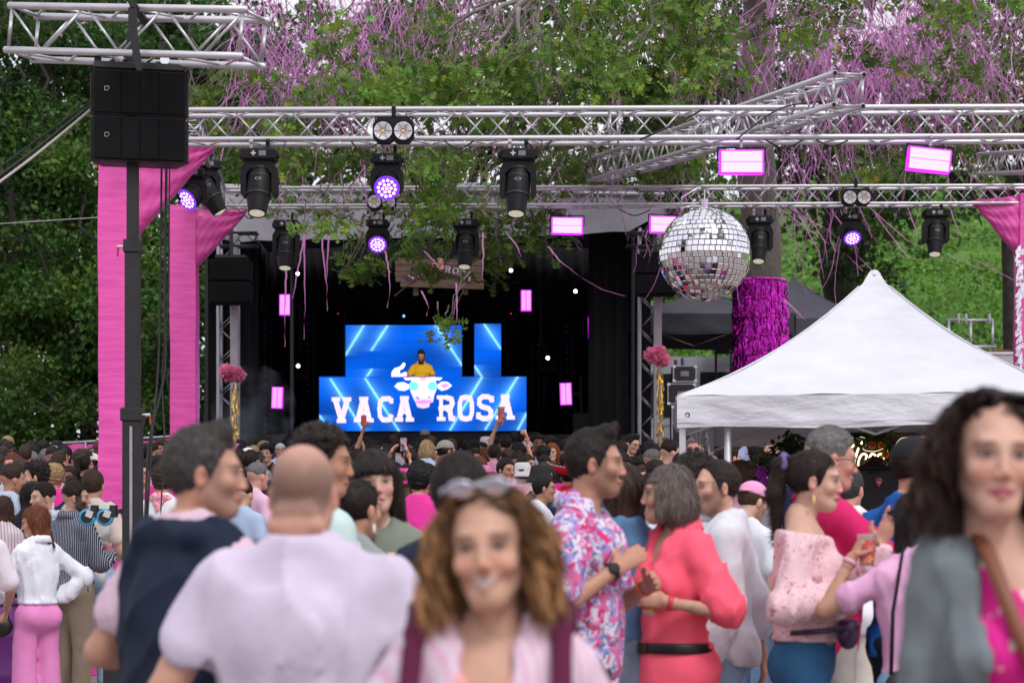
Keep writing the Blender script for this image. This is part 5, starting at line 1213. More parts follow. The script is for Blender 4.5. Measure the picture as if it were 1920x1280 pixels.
# ================================================================ bar under the tent with neon, plants
M_neon = pmat('warm_neon', (1, .9, .7), .3, 0, 0, emit=(1, .80, .48), estr=3.2)
def barbits():
 d = 17.4; P = lambda x, y, dd=d: at(x, y, dd)
 # dark planted back panel
 gz = ground(3.0, 17.6); c = at(1655, 884, 17.6); t = thing('bar_back_wall', 'dark wooden bar wall with leaves behind the neon sign', 'wall', (c.x, 17.6, gz)); top = at(0, 815, 17.6).z - gz
 x0, x1 = sx(1555, 17.6) - c.x, sx(1765, 17.6) - c.x
 for k in range(7): 
  a = x0 + (x1 - x0) * k / 7; MB().bbox(((a + (x1 - x0) / 14), 0, top / 2), ((x1 - x0) / 7 - .006, .03, top), .004).build('board', pmat('dark_stained_wood', (.05, .028, .02), .6, 0, .4, 6, stretch=(6, 1, 1)), t)
 MB().bbox(((x0 + x1) / 2, -.02, top + .0), (x1 - x0 + .05, .08, .04), .006).build('top_rail', MATS['dark_stained_wood'], t)
 t = thing('neon_sign', 'warm white neon script sign reading Vaca Rosa on clear backing', 'neon sign', at(1655, 870, 17.45)); q = t.location
 def z(x, y): return at(x / 5.333 + 1400, y / 5.333 + 780, 17.42) - q
 def cur(pts, n=6):
  pts = [Vector((a, b)) for a, b in pts]; Q = []
  for i in range(len(pts) - 1):
   p0, p1, p2, p3 = pts[max(i - 1, 0)], pts[i], pts[i + 1], pts[min(i + 2, len(pts) - 1)]
   for k in range(n):
    u = k / n; Q.append(.5 * ((2 * p1) + (p2 - p0) * u + (2 * p0 - 5 * p1 + 4 * p2 - p3) * u * u + (3 * p1 - p0 - 3 * p2 + p3) * u ** 3))
  return [z(*p) for p in Q + [pts[-1]]]
 strokes = [[(968, 325), (1040, 318), (1072, 280), (1050, 258), (1028, 290), (1012, 400), (1000, 525)], [(1160, 250), (1115, 330), (1085, 430), (1060, 535)],
               [(1190, 375), (1150, 385), (1118, 450), (1120, 525), (1150, 530), (1185, 470), (1200, 385), (1190, 470), (1200, 530)], [(1290, 390), (1250, 378), (1222, 440), (1230, 520), (1280, 520)],
               [(1360, 375), (1320, 385), (1300, 440), (1305, 510), (1345, 500), (1368, 430), (1372, 378), (1368, 470), (1385, 520)],
               [(1555, 330), (1530, 400), (1512, 410), (1515, 330), (1560, 270), (1630, 262), (1640, 320), (1590, 372), (1560, 385), (1600, 430), (1660, 520)], [(1512, 440), (1478, 450), (1465, 515)], [(1600, 280), (1560, 400), (1535, 510)],
               [(1720, 440), (1690, 460), (1695, 520), (1740, 510), (1735, 450), (1720, 440)], [(1800, 440), (1770, 460), (1810, 490), (1780, 525)], [(1880, 440), (1840, 460), (1845, 520), (1885, 500), (1890, 440), (1900, 520)]]
 for s in strokes: MB().tube(cur(s), .0085, 6).build('neon_tube', M_neon, t, True)
 outl = [[(990, 240), (1030, 210), (1085, 225), (1150, 208), (1198, 235), (1190, 290), (1160, 320), (1200, 345), (1290, 350), (1370, 325), (1410, 350), (1425, 430), (1470, 420), (1485, 300), (1540, 225), (1620, 215), (1670, 250), (1672, 330), (1640, 380), (1760, 400), (1920, 400)]]
 for s in outl: MB().tube(cur(s), .0035, 5).build('backing_edge', pmat('lit_acrylic_edge', (.9, .8, .6), .3, 0, 0, emit=(1, .85, .6), estr=.8), t, True)
 # black counter with pin sticker
 c = at(1640, 960, 16.9); gz = ground(c.x, 16.9); t = thing('bar_counter', 'matt black bar counter with a small red pin-shaped sticker', 'counter', (c.x, 16.9, gz)); top = at(0, 881, 16.9).z - gz; w_ = 215 / FPX * 16.9
 MB().bbox((0, 0, top / 2), (w_, .5, top), .012).build('front_panel', pmat('matt_black_board', (.022, .022, .026), .8, 0, .15, 10), t)
 MB().bbox((0, -.0, top + .012), (w_ + .04, .56, .03), .008).build('counter_top', M_black, t)
 MB().box((-.05, -.255, top - .03), (.1, .01, .025)).build('latch', M_black, t)
 sp = at(1648, 903, 16.64) - t.location
 MB().poly([(sp.x + .030 * math.cos(a), sp.z + .010 + .030 * math.sin(a)) for a in [k * math.pi / 8 for k in range(-1, 10)]] + [(sp.x, sp.z - .045)], .004, Matrix.Translation((0, sp.y + .002, 0))).build('pin_sticker', pmat('red_sticker', (.65, .03, .05), .5), t)
 MB().poly([(sp.x + .020 * math.cos(a), sp.z + .013 + .020 * math.sin(a)) for a in [k * math.pi / 8 for k in range(16)]], .004, Matrix.Translation((0, sp.y - .001, 0))).build('sticker_disc', M_black, t)
 mb = MB(); mb.poly([(sp.x - .016, sp.z + .004), (sp.x + .016, sp.z + .004), (sp.x + .014, sp.z - .010), (sp.x - .014, sp.z - .010)], .004, Matrix.Translation((0, sp.y - .003, 0)))
 for k in range(4): a = -.012 + k * .008; mb.poly([(sp.x + a, sp.z + .010), (sp.x + a + .004, sp.z + .010), (sp.x + a + .006, sp.z + .026 - .003 * (k % 2)), (sp.x + a + .003, sp.z + .026)], .004, Matrix.Translation((0, sp.y - .003, 0)))
 mb.build('sticker_print', M_mark, t)
 # greenery
 g = np.random.RandomState(5)
 def bush(name, label, cat, boxes, size, col, d0, var=.3, tm=kite, mesh='leaves'):
  t = thing(name, label, cat, at(boxes[0][0], boxes[0][1], d0)); q0 = np.array(t.location)
  P = []
  for (x, y, rx, ry, n) in boxes: P.append(np.array([[*at(x + rx * g.randn() * .5, y + ry * g.randn() * .5, d0 + g.randn() * .1)] for _ in range(n)]) - q0)
  P = np.concatenate(P); v, f, c = leafcloud(P, size, tm(), leafcols(len(P), int(boxes[0][0]), col, var, .03), int(boxes[0][0]))
  o = mobj(mesh, fastmesh(mesh, v, f, M_leaf, False, c), t); tag(o, kind='stuff'); 
  mb = MB(); q = t.location
  for (x, y, rx, ry, n) in boxes: mb.tube([at(x, y - ry * .6, d0 + .02) - q, at(x + 2, y, d0 + .02) - q, at(x, y + ry * .5, d0 + .02) - q], .006, 5)
  mb.build('stem', M_twig, t); return t
 bush('fern_plant', 'dark feathery fern hanging beside the grey-haired man under the tent', 'plant', [(1478, 835, 26, 22, 170), (1495, 850, 22, 20, 120), (1462, 858, 14, 16, 70)], .07, (.035, .06, .018), 17.2)
 bush('leafy_garland', 'garland of olive leaves above the purple wisteria blooms', 'plant', [(1430, 860, 22, 10, 70), (1445, 868, 26, 12, 70), (1418, 872, 10, 12, 30), (1452, 885, 8, 18, 40)], .075, (.09, .115, .045), 16.9)
 bush('wisteria_bloom', 'purple wisteria blossoms hanging under the leafy garland, larger cluster', 'flowers', [(1427, 885, 9, 16, 180), (1432, 905, 10, 22, 200), (1437, 925, 5, 10, 60)], .030, (.38, .05, .50), 16.8, .4, mesh='petals')
 bush('wisteria_bloom', 'small lilac-blue blossoms hanging right of the larger purple cluster', 'flowers', [(1456, 900, 5, 16, 90)], .028, (.24, .18, .52), 16.75, .4, mesh='petals')
 bush('orange_flower', 'orange flower head below the purple wisteria', 'flower', [(1449, 925, 6, 6, 60)], .028, (.72, .22, .05), 16.7, .3, mesh='petals')
 bush('wall_ivy', 'dark leaves growing over the bar wall around the neon letters', 'plant', [(1600, 822, 30, 8, 120), (1670, 845, 22, 22, 130), (1735, 830, 24, 18, 110), (1590, 850, 14, 26, 60), (1640, 818, 26, 8, 70)], .07, (.03, .05, .016), 17.52)
 for i, (x, y, c, r_) in enumerate([(1634, 834, (.85, .33, .14), 9), (1652, 834, (.9, .42, .05), 9), (1659, 852, (.9, .38, .03), 9)]):
  t = thing('silk_flower', ('peach coloured blossom, leftmost of three on the neon sign', 'orange blossom at top middle of the neon sign', 'orange blossom lower right of the others on the neon sign')[i], 'flower', at(x, y, 17.36)); rr = r_ / FPX * 17.36
  M = pmat('silk_%d' % i, c, .7, 0, .2, 20, transl=.2); 
  for ring, (n, tl, s_) in enumerate(((7, 25, 1.0), (6, 50, .75), (4, 72, .5))):
   pet = None
   for k in range(n):
    a = k * 2 * math.pi / n + ring
    if pet is None: pet = fastmesh('petal', [(0, 0, 0), (rr * .4 * s_, rr * .5 * s_, .006), (rr * .3 * s_, rr * s_, .012), (-rr * .3 * s_, rr * s_, .012), (-rr * .4 * s_, rr * .5 * s_, .006), (0, rr * .55 * s_, -.004)], [(0, 1, 5), (1, 2, 5), (2, 3, 5), (3, 4, 5), (4, 0, 5)], M)
    o = mobj('petal', pet, t); o.matrix_local = Matrix.Rotation(R(90), 4, 'X') @ Matrix.Rotation(a, 4, 'Z') @ Matrix.Rotation(R(tl), 4, 'X')
barbits()
# ================================================================ people
M_skin = pmat('skin', (1, 1, 1), .52, 0, .05, 25, .12, 160, attr=True, obj=True, sss=.12, spec=.4, bumpd=.003)
M_hair = pmat('hair', (1, 1, 1), .6, 0, .45, 30, .7, 60, obj=True, stretch=(5, 5, .7), spec=.22, bumpd=.006)
M_curl = pmat('curly_hair', (1, 1, 1), .5, 0, .4, 45, .8, 60, obj=True, spec=.2, bumpd=.01)
M_cloth = pmat('plain_cloth', (1, 1, 1), .85, 0, .05, 5, .35, 14, obj=True, spec=.25, bumpd=.012)
M_denim = pmat('denim', (1, 1, 1), .85, 0, .22, 9, .3, 90, obj=True, spec=.2, bumpd=.004)
M_leather = pmat('leather', (1, 1, 1), .45, 0, .1, 12, .2, 60, obj=True)
M_eyew = pmat('eye_white', (.42, .39, .37), .2, 0, 0)
M_iris = pmat('dark_iris', (.035, .02, .012), .1, 0, 0)
M_glass = pmat('dark_lens', (.012, .012, .015), .08, 0, 0)
def stripes(name, c1, c2, axis, freq, duty=.5, wob=.6, soft=.05):
 m = pmat(name, c1, .85, 0, .05, 5, .3, 14); n, l = nodes_of(m); b = bsdf(m)
 tc = next(x for x in n if x.type == 'TEX_COORD'); sp = n.new('ShaderNodeSeparateXYZ'); l.new(tc.outputs['Object'], sp.inputs[0])
 nz = n.new('ShaderNodeTexNoise'); nz.inputs['Scale'].default_value = 4; l.new(tc.outputs['Object'], nz.inputs['Vector'])
 m1 = n.new('ShaderNodeMath'); m1.operation = 'MULTIPLY_ADD'; l.new(nz.outputs[0], m1.inputs[0]); m1.inputs[1].default_value = wob / freq; ya = n.new('ShaderNodeMath'); ya.operation = 'MULTIPLY_ADD'; l.new(sp.outputs[1], ya.inputs[0]); ya.inputs[1].default_value = .8; l.new(sp.outputs[axis], ya.inputs[2]); l.new(ya.outputs[0], m1.inputs[2])
 m2 = n.new('ShaderNodeMath'); m2.operation = 'MULTIPLY'; l.new(m1.outputs[0], m2.inputs[0]); m2.inputs[1].default_value = freq
 m3 = n.new('ShaderNodeMath'); m3.operation = 'FRACT'; l.new(m2.outputs[0], m3.inputs[0])
 mr = n.new('ShaderNodeMapRange'); mr.inputs[1].default_value = duty - soft; mr.inputs[2].default_value = duty + soft; l.new(m3.outputs[0], mr.inputs[0])
 mx_ = n.new('ShaderNodeMix'); mx_.data_type = 'RGBA'; mx_.inputs[6].default_value = (*c1, 1); mx_.inputs[7].default_value = (*c2, 1); l.new(mr.outputs[0], mx_.inputs[0])
 l.new(mx_.outputs[2], b.inputs['Base Color']); return m
def blotches(name, cols, scale, base):
 m = pmat(name, base, .85, 0, .05, 5, .3, 14); n, l = nodes_of(m); b = bsdf(m); tc = next(x for x in n if x.type == 'TEX_COORD'); cur = None
 for i, (c, th, sc) in enumerate(cols):
  mp = n.new('ShaderNodeMapping'); mp.inputs['Location'].default_value = (i * 3.1, i * 1.7, i * 2.3); l.new(tc.outputs['Object'], mp.inputs[0])
  nz = n.new('ShaderNodeTexNoise'); nz.inputs['Scale'].default_value = scale * sc; nz.inputs['Detail'].default_value = 3; nz.inputs['Distortion'].default_value = 1.6; l.new(mp.outputs[0], nz.inputs['Vector'])
  mr = n.new('ShaderNodeMapRange'); mr.inputs[1].default_value = th; mr.inputs[2].default_value = th + .03; l.new(nz.outputs[0], mr.inputs[0])
  mx_ = n.new('ShaderNodeMix'); mx_.data_type = 'RGBA'; mx_.inputs[7].default_value = (*c, 1); l.new(mr.outputs[0], mx_.inputs[0])
  if cur is None: mx_.inputs[6].default_value = (*base, 1)
  else: l.new(cur, mx_.inputs[6])
  cur = mx_.outputs[2]
 l.new(cur, b.inputs['Base Color']); return m
def sdir(v): v = np.array(v, float); return v / (np.linalg.norm(v) + 1e-9)
def build_head(h, p):
 """head-space mesh: eyes at z=0, facing +y"""
 fem = p.get('fem', False); F = Field((-.13, -.16, -.26), (.13, .16, .16), h); near = h < .007
 jw = .9 if fem else 1.0
 F.ell((0, -.014, .030), (.076, .096, .090), 0); F.ell((0, .024, -.022), (.060 * jw, .068, .088), .03)
 F.ell((0, .064, -.095), (.026 * jw, .025, .022), .03)
 for s in (-1, 1):
  F.cap((s * .050 * jw, .0, -.055), (s * .020 * jw, .055, -.097), .018, .017, .03); F.ell((s * .042, .060, -.027), (.019, .018, .018), .025)
 if h < .012:
  F.cap((-.036, .079, .022), (.036, .079, .022), .0125, .0125, .018)
  for s in (-1, 1): F.ell((s * .031, .100, .002), (.019, .014, .0125), .012, None, 'sub'); F.ell((s * .031, .0735, .0), (.0135, .0125, .0115), .004)
  F.cap((0, .088, .010), (0, .1045, -.032), .0075, .0105 if not fem else .0092, .012)
  for s in (-1, 1): F.ell((s * .0125, .100, -.038), (.0078, .0085, .0068), .007)
  sm = p.get('smile', 0)
  if sm: 
   for s in (-1, 1): F.ell((s * .040, .068, -.036), (.018, .016, .014), .015)
  for s in (-1, 1):
   a = (s * .024, .083, -.062 + .010 * sm); F.cap((0, .0945, -.0625), a, .0062, .003, .006)
   F.cap((0, .0925, -.0755 - .004 * sm), (s * .021, .082, -.066 + .008 * sm), .0075 if fem else .006, .003, .006)
  if sm or p.get('mouth'): F.ell((0, .098, -.068), (.019, .012, .0055 + .001 * sm), .004, None, 'sub')
  else: F.cap((-.02, .098, -.0685), (.02, .098, -.0685), .0022, .0022, .003, None, 'sub')
  F.ell((0, .092, -.050), (.004, .006, .008), .006, None, 'sub')
 else:
  F.cap((0, .088, .008), (0, .106, -.034), .008, .012, .012); F.cap((-.036, .078, .022), (.036, .078, .022), .012, .012, .018)
  for s in (-1, 1): F.ell((s * .031, .098, .002), (.017, .012, .011), .012, None, 'sub')
 for s in (-1, 1):
  F.ell((s * .080, -.008, -.010), (.010, .019, .031), .008, (0, 0, s * -.45))
  if h < .009: F.ell((s * .088, -.004, -.008), (.005, .010, .018), .004, None, 'sub')
 nr = .052 if not fem else .045; nr *= p.get('neck', 1)
 F.cap((0, -.022, -.06), (0, -.050, -.24), nr, nr * 1.12, .03)
 if p.get('fold'): 
  F.cap((-.04, -.085, -.05), (.04, -.085, -.05), .018, .018, .02); F.cap((-.05, -.08, -.085), (.05, -.08, -.085), .022, .022, .02)
 v, f = F.mesh()
 # colours
 c = np.tile(np.array(p['skin'], np.float32), (len(v), 1)); x, y, z = v[:, 0], v[:, 1], v[:, 2]
 g = np.random.RandomState(5); c *= (1 + .04 * np.sin(x * 160 + y * 90) * np.sin(z * 130 + x * 40))[:, None]
 ax = np.abs(x)
 def mix(m, col, a=1.0):
  m = np.clip(m, 0, 1)[:, None] * a; c[:] = c * (1 - m) + np.array(col)[None] * m
 red = np.exp(-(((ax - .04) / .022) ** 2 + ((z + .035) / .022) ** 2)) * (y > .03); mix(red, np.array(p['skin']) * np.array([1.12, .72, .68]), .5)
 mix(np.exp(-((x / .016) ** 2 + ((z + .035) / .014) ** 2)) * (y > .085), np.array(p['skin']) * np.array([1.1, .72, .66]), .5)
 mix((ax > .078) * 1.0, np.array(p['skin']) * np.array([1.1, .75, .7]), .5)
 lipc = p.get('lips', np.array(p['skin']) * np.array([.85, .48, .5])); sm = p.get('smile', 0)
 lz = -.069 + .3 * ax * sm; mix(np.exp(-(((z - lz) / .0098) ** 4 + (x / (.026 + .004 * sm)) ** 4)) * (y > .068), lipc, .85)
 if h < .012:
  mix((np.exp(-(((z - lz) / (.0028 + .0035 * (sm > 0))) ** 4 + (x / .021) ** 4)) * (y > .07)), (.78, .74, .70) if sm else np.array(lipc) * .35, .9)
  if sm: mix(np.exp(-(((z - lz + .006) / .0018) ** 2 + (x / .021) ** 4)) * (y > .07), (.12, .02, .02), .7)
 ey = np.exp(-(((ax - .031) / .0145) ** 4 + (z / (.0062 if sm < 1 else .0042)) ** 4)) * (y > .06)
 mix(np.exp(-(((ax - .031) / .020) ** 4 + ((z - .002) / .011) ** 4)) * (y > .05), np.array(p['skin']) * .55, .55); mix(ey, np.array(p['skin']) * .45, .6)  # darkened skin tone paints shade into the eye sockets
 mix(np.exp(-(((ax - .031) / .0072) ** 4 + (z / .0066) ** 4)) * (y > .06), (.03, .02, .015), 1 if h > .0095 else 0)
 mix(np.exp(-(((ax - .032) / .017) ** 4 + ((z - .0072) / .0022) ** 2)) * (y > .05), (.02, .013, .01), .8)
 bc = np.array(p.get('brow', np.minimum(np.array(p.get('hair', (.03, .02, .015))) * .7, .06))); mix(np.exp(-(((ax - .034) / .019) ** 4 + ((z - .0235 + .12 * np.maximum(ax - .034, 0)) / .0046) ** 2)) * (y > .05), bc, .97)
 bd = p.get('beard', 0)
 if bd:
  bm = (1 / (1 + np.exp((z + .045 - .25 * np.maximum(ax - .03, 0) * 3) / .006))) * (1 / (1 + np.exp(-(y - .0) / .008))) * (z > -.14) * (1 / (1 + np.exp(-(z + .125) / .008)))
  bm2 = np.maximum(bm, np.exp(-(((z + .053) / .006) ** 4 + (x / .028) ** 4)) * (y > .07)); bm2 *= 1 - np.exp(-(((z + .068) / .012) ** 4 + (x / .026) ** 4)) * (y > .08)
  side = (1 / (1 + np.exp(-(ax - .055) / .004))) * (z < .03) * (z > -.08) * (y > -.0) * (y < .05); bm2 = np.maximum(bm2, side)
  mix(bm2, p.get('beardc', bc), bd)
 bz = p.get('buzz')
 if bz:
  # shaved band: everything above ears/nape except a bald top
  m = (1 / (1 + np.exp((y - .055 + .1 * z) / .008))) * (1 / (1 + np.exp(-(z + .055 + .0 * y) / .008))) * (1 / (1 + np.exp(-(z + .005 - (y + .012) * 1.9) / .006)))
  m *= 1 - np.exp(-(((ax - .088) / .012) ** 4 + ((z + .01) / .03) ** 4 + ((y + .005) / .028) ** 4))
  if bz.get('bald'): m *= 1 / (1 + np.exp((z - .075 + .35 * np.maximum(y + .03, 0)) / .016))
  mix(m, bz['c'], bz.get('a', .8))
 return v, f, c
def build_hair(h, p):
 st = p['style']; F = Field((-.22, -.25, -.46), (.22, .18, .20), h) if st in ('long', 'curlybig', 'ponytail', 'wavy') else Field((-.16, -.19, -.20), (.16, .17, .20), h)
 C = (0, -.014, .030); e = p.get('vol', .012)
 def base(ex, ez=None): F.ell(C, (.076 + ex, .096 + ex, .090 + (ez or ex)), 0)
 def face_cut(y0=.062, zf=.066, sl=.55, k=.006):
  # hairline: remove points in front of a plane and below the fringe line
  G = Field.__new__(Field); G.__dict__.update(F.__dict__)
  X, Y, Z = F.x[:, None, None], F.y[None, :, None], F.z[None, None, :]
  d1 = (Y - y0 + sl * (Z - zf)) if sl < 0 else (Y - (y0 - sl * (zf - Z) * .6))
  d2 = zf - Z; d = np.minimum(d1, d2 + 0 * X)         # region: in front AND below fringe => both > 0
  F.f = np.maximum(F.f, (d / 1.1).astype(np.float32))
 n = p.get('seed', 1)
 if st in ('short', 'fade', 'quiff', 'curlyshort'):
  if st == 'fade': F.ell((0, -.010, .048), (.076 + .006, .094 + .006, .078 + e * 1.2), 0); 
  elif st == 'quiff': base(e * .45, e); F.cap((-.03, .045, .115), (.03, .045, .115), .026 + e * .3, None, .03)
  else: base(e * .8, e * 1.3)
  if st == 'curlyshort': F.ell((0, -.01, .07), (.078 + e, .09 + e, .06 + e), .02)
  F.noise(.0016 if st != 'curlyshort' else .006, 110, n); F.noise(.0014, 220, n + 3, (1, 1, .6))
  face_cut(.058, p.get('line', .070), .75); F.cut((0, .35, -1), .045 if st != 'fade' else .012, .006)
  for s in (-1, 1): F.ell((s * .088, .0, -.012), (.020, .022, .034), .004, None, 'sub')
 elif st == 'bob':
  F.ell((0, -.012, .008), (.094, .108, .118), 0); F.ell((0, -.03, -.06), (.100, .095, .085), .04); F.noise(.0022, 120, n, (1, 1, .12)); face_cut(.050, .045, .30)
  F.cut((0, -.12, -1), .118, .006)
  for s in (-1, 1): F.cap((s * .078, .045, .02), (s * .080, .045, -.085), .018, .016, .02, ((1, 0, 0), .6))
  F.noise(.002, 170, n + 5, (1, 1, .08))
 elif st == 'long' or st == 'wavy':
  base(.013, .016); L = p.get('len', .30)
  F.cap((0, -.055, .0), (0, -.085, -L), .085, .075 * p.get('wide', 1), .04, ((0, 1, 0), .55))
  for s in (-1, 1): F.cap((s * .070, -.01, .02), (s * .085 * p.get('wide', 1), -.02, -L * .8), .030, .032, .03)
  if p.get('front'):
   for s in (-1, 1): F.cap((s * .080, .030, .0), (s * .088, .045, -L * .7), .020, .020, .025)
  F.noise(.004 if st == 'long' else .008, 60, n, (1, 1, .15 if st == 'long' else .4)); F.noise(.0025, 150, n + 2, (1, 1, .08)); face_cut(.050, p.get('line', .060), .45)
 elif st == 'ponytail' or st == 'bun':
  base(.006, .008); F.noise(.0015, 150, n, (1, 1, .3)); face_cut(.060, .068, .75); F.cut((0, .5, -1), .052, .006)
  for s in (-1, 1): F.ell((s * .088, .0, -.012), (.018, .022, .034), .004, None, 'sub')
  if st == 'ponytail':
   F.cap((0, -.095, .075), (0, -.135, .065), .024, .026, .02); F.cap((0, -.135, .065), (.0, -.155, -.06), .030, .034, .02); F.cap((0, -.155, -.06), (0.0, -.135, -.26), .034, .014, .03); F.noise(.002, 140, n + 1, (1, 1, .1))
  else: F.ell((0, -.125, .06), (.038, .034, .036), .015)
  if p.get('bangs'): F.ell((0, .060, .040), (.062, .040, .034), .02)
 elif st == 'curlybig':
  w_ = p.get('wide', 1.0); F.ell((0, -.025, .020), (.105 * w_, .115, .112), 0); F.ell((0, -.03, -.08), (.125 * w_, .10, .12), .05); F.ell((0, -.02, -.14), (.11 * w_, .09, .08), .05)
  F.noise(.011, 55, n); F.noise(.006, 120, n + 2)
  X, Y, Z = F.x[:, None, None], F.y[None, :, None], F.z[None, None, :]
  face = np.sqrt((X / .072) ** 2 + ((Z + .012) / .108) ** 2) - 1; d = np.minimum(-face * .06, (Y + .0) * 1.0 + 0 * X)
  F.f = np.maximum(F.f, np.minimum(d, .05).astype(np.float32)); F.f = np.maximum(F.f, np.minimum(Y + .012, .065 - Z + 0 * X).astype(np.float32)); nk = np.minimum(.062 - np.abs(X) + 0 * Y + 0 * Z, Y + .02); F.f = np.maximum(F.f, np.where(Z < -.08, nk, -1).astype(np.float32))
 if p.get('bangs') and st in ('long', 'wavy'):
  F.ell((0, .055, .055), (.070, .050, .045), .02); F.cap((-.045, .088, .045), (.045, .088, .045), .014, .014, .01); F.noise(.0016, 170, 9, (1, .3, .2))
 return F.mesh()
M_strand = pmat('hair_strands', (1, 1, 1), .5, 0, 0, attr=True, obj=True, spec=.28)
def blades(v, f, n, st, Mh, k):
 """thin hair blades lying over the hair surface"""
 g = np.random.RandomState(n); a, b, c, d = v[f[:, 0]], v[f[:, 1]], v[f[:, 2]], v[f[:, 3]]; nr = np.cross(c - a, d - b); nr /= np.linalg.norm(nr, axis=1)[:, None] + 1e-12
 i = g.randint(0, len(f), n); P = (a + b + c + d)[i] / 4; N = nr[i]; down = np.array([0, 0, -1.0]) if st in ('long', 'wavy', 'bob') else Mh @ np.array([0, -.75, -.55])
 if st == 'curlyshort': down = down * .2
 T = down[None] + g.randn(n, 3) * (.16 if st in ('long', 'bob') else .4); T -= N * (T * N).sum(1)[:, None]; T += N * (.03 if st in ('long', 'bob', 'ponytail', 'bun') else (.10 if st != 'curlyshort' else .3) + .15 * g.rand(n, 1)); T /= np.linalg.norm(T, axis=1)[:, None] + 1e-9
 L = {'long': .075, 'wavy': .06, 'bob': .05, 'ponytail': .035, 'bun': .025, 'curlyshort': .014, 'fade': .010, 'quiff': .013}.get(st, .012) * (.6 + .8 * g.rand(n, 1)); L[P[:, 1] > .035] *= .4 if st in ('long', 'wavy', 'bob') else 1; S = np.cross(T, N); S /= np.linalg.norm(S, axis=1)[:, None] + 1e-9; w_ = .0011 * k
 P = P - N * .0005; B = P + T * L * .5 + N * .0015; E = P + T * L - N * L * .10
 V = np.stack([P - S * w_, P + S * w_, B + S * w_ * .8, B - S * w_ * .8, E + S * w_ * .1, E - S * w_ * .1], 1).reshape(-1, 3); k0 = (np.arange(n) * 6)[:, None]
 F_ = np.concatenate([k0 + np.array([0, 1, 2, 3]), k0 + np.array([3, 2, 4, 5])]); C = np.repeat(.55 + 1.5 * g.rand(n, 1) ** 2, 6, 0) * np.ones((1, 3)); return V, F_, C
def curls(p, n, seed):
 """wavy locks falling from a centre parting, as thin ribbons"""
 g = np.random.RandomState(seed); w_ = p.get('wide', 1.0); V = []; Fc = []; C = []; k0 = 0; m = 15
 for i in range(n // 9):
  s = 1 if g.rand() < .5 else -1; u = g.rand(); y0 = .066 - .175 * u; back = max(0, (u - .5) / .5); q = .80 + .34 * g.rand()
  rx = (.108 + .050 * g.rand()) * w_ * q * (1 - back * g.rand()); zt = .112 + .012 * (1 - (2 * u - .9) ** 2)
  L = .02 + .12 * g.rand(); sx_ = s * max(.086, rx * .8) if back < .3 else s * rx * .8; yn = .02 * g.randn()
  pts = np.array([(s * .008, y0, zt), (s * .056, y0 - .006, zt - .006), (sx_, y0 * .85 - .006, .055), (s * max(rx, .084 * (back < .3)), y0 * .75, -.02), (s * max(rx * 1.05, .080 * (back < .3)), y0 * .7 + yn, -.05 - L)])
  ph = g.rand() * 6.3; w2 = 20 + 20 * g.rand(); am0 = .004 + .009 * g.rand(); cl = .40 + 1.0 * g.rand() ** 1.3
  for r_ in range(9):
   t = np.linspace(g.rand() * .6, 1 - .12 * g.rand(), m); k = t * 3.999; j = k.astype(int); fr = (k - j)[:, None]; P = pts[j] * (1 - fr) + pts[np.minimum(j + 1, 4)] * fr
   for _ in range(2): P[1:-1] = (P[:-2] + 2 * P[1:-1] + P[2:]) / 4
   p1 = ph + .5 * g.randn(); am = (.2 + t) * am0; P[:, 0] += am * np.cos(w2 * t + p1); P[:, 1] += am * np.sin(w2 * t + p1); P += g.randn(1, 3) * .004
   wd = .0010 + .0012 * g.rand(); D = np.stack([np.cos(ph + t * 7), np.sin(ph + t * 7), .3 * np.ones(m)], 1) * wd * (1.2 - t[:, None]) * 1.4
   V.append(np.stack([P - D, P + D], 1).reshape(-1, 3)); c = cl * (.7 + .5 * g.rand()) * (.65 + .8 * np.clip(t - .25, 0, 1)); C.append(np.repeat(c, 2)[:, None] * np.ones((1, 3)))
   e = np.arange(m - 1) * 2 + k0; Fc.append(np.stack([e, e + 1, e + 3, e + 2], 1)); k0 += 2 * m
 return np.concatenate(V), np.concatenate(Fc), np.concatenate(C)
def hand_prims(w_, d, nrm, th, pose, s=1.0):
 """capsules of a hand; w_=wrist, d=direction, nrm=palm normal, th=thumb side"""
 A = {'relax': (18, 32, 45), 'grip': (38, 78, 118), 'open': (4, 8, 12), 'fist': (70, 160, 230), 'point': (20, 40, 60)}[pose]; out = []
 def rot(a): a = math.radians(a); return d * math.cos(a) + nrm * math.sin(a)
 out.append(('p', w_ + d * .012, w_ + d * .080, .030, .037, th))
 for i, (off, ln_) in enumerate(((.028, .95), (.0095, 1.05), (-.0095, .98), (-.027, .78))):
  b = w_ + d * (.088 - .004 * abs(i - 1.3)) + th * off; sp = th * off * (.9 if pose == 'open' else .2); q = b
  for a, L in zip(A, (.042, .027, .021)):
   e = q + (rot(a) * 1.0 + sp * (6 if pose == 'open' else 0) * .8) * L * ln_; out.append(('c', q, e, .0088, .0078)); q = e
 b = w_ + d * .028 + th * .026; t1 = d * .62 + th * (.75 if pose in ('open', 'relax') else .35) + nrm * (.25 if pose != 'grip' else .75); t1 = t1 / np.linalg.norm(t1)
 e1 = b + t1 * .040; t2 = d * .9 + th * (.35 if pose == 'open' else 0) + nrm * (.1 if pose != 'grip' else .7); t2 = t2 / np.linalg.norm(t2); out += [('c', b, e1, .0135, .0105), ('c', e1, e1 + t2 * .032, .0100, .0078)]
 return out
ARM0 = ((.245, -.03, 1.14), (.265, .06, .90), 'relax')
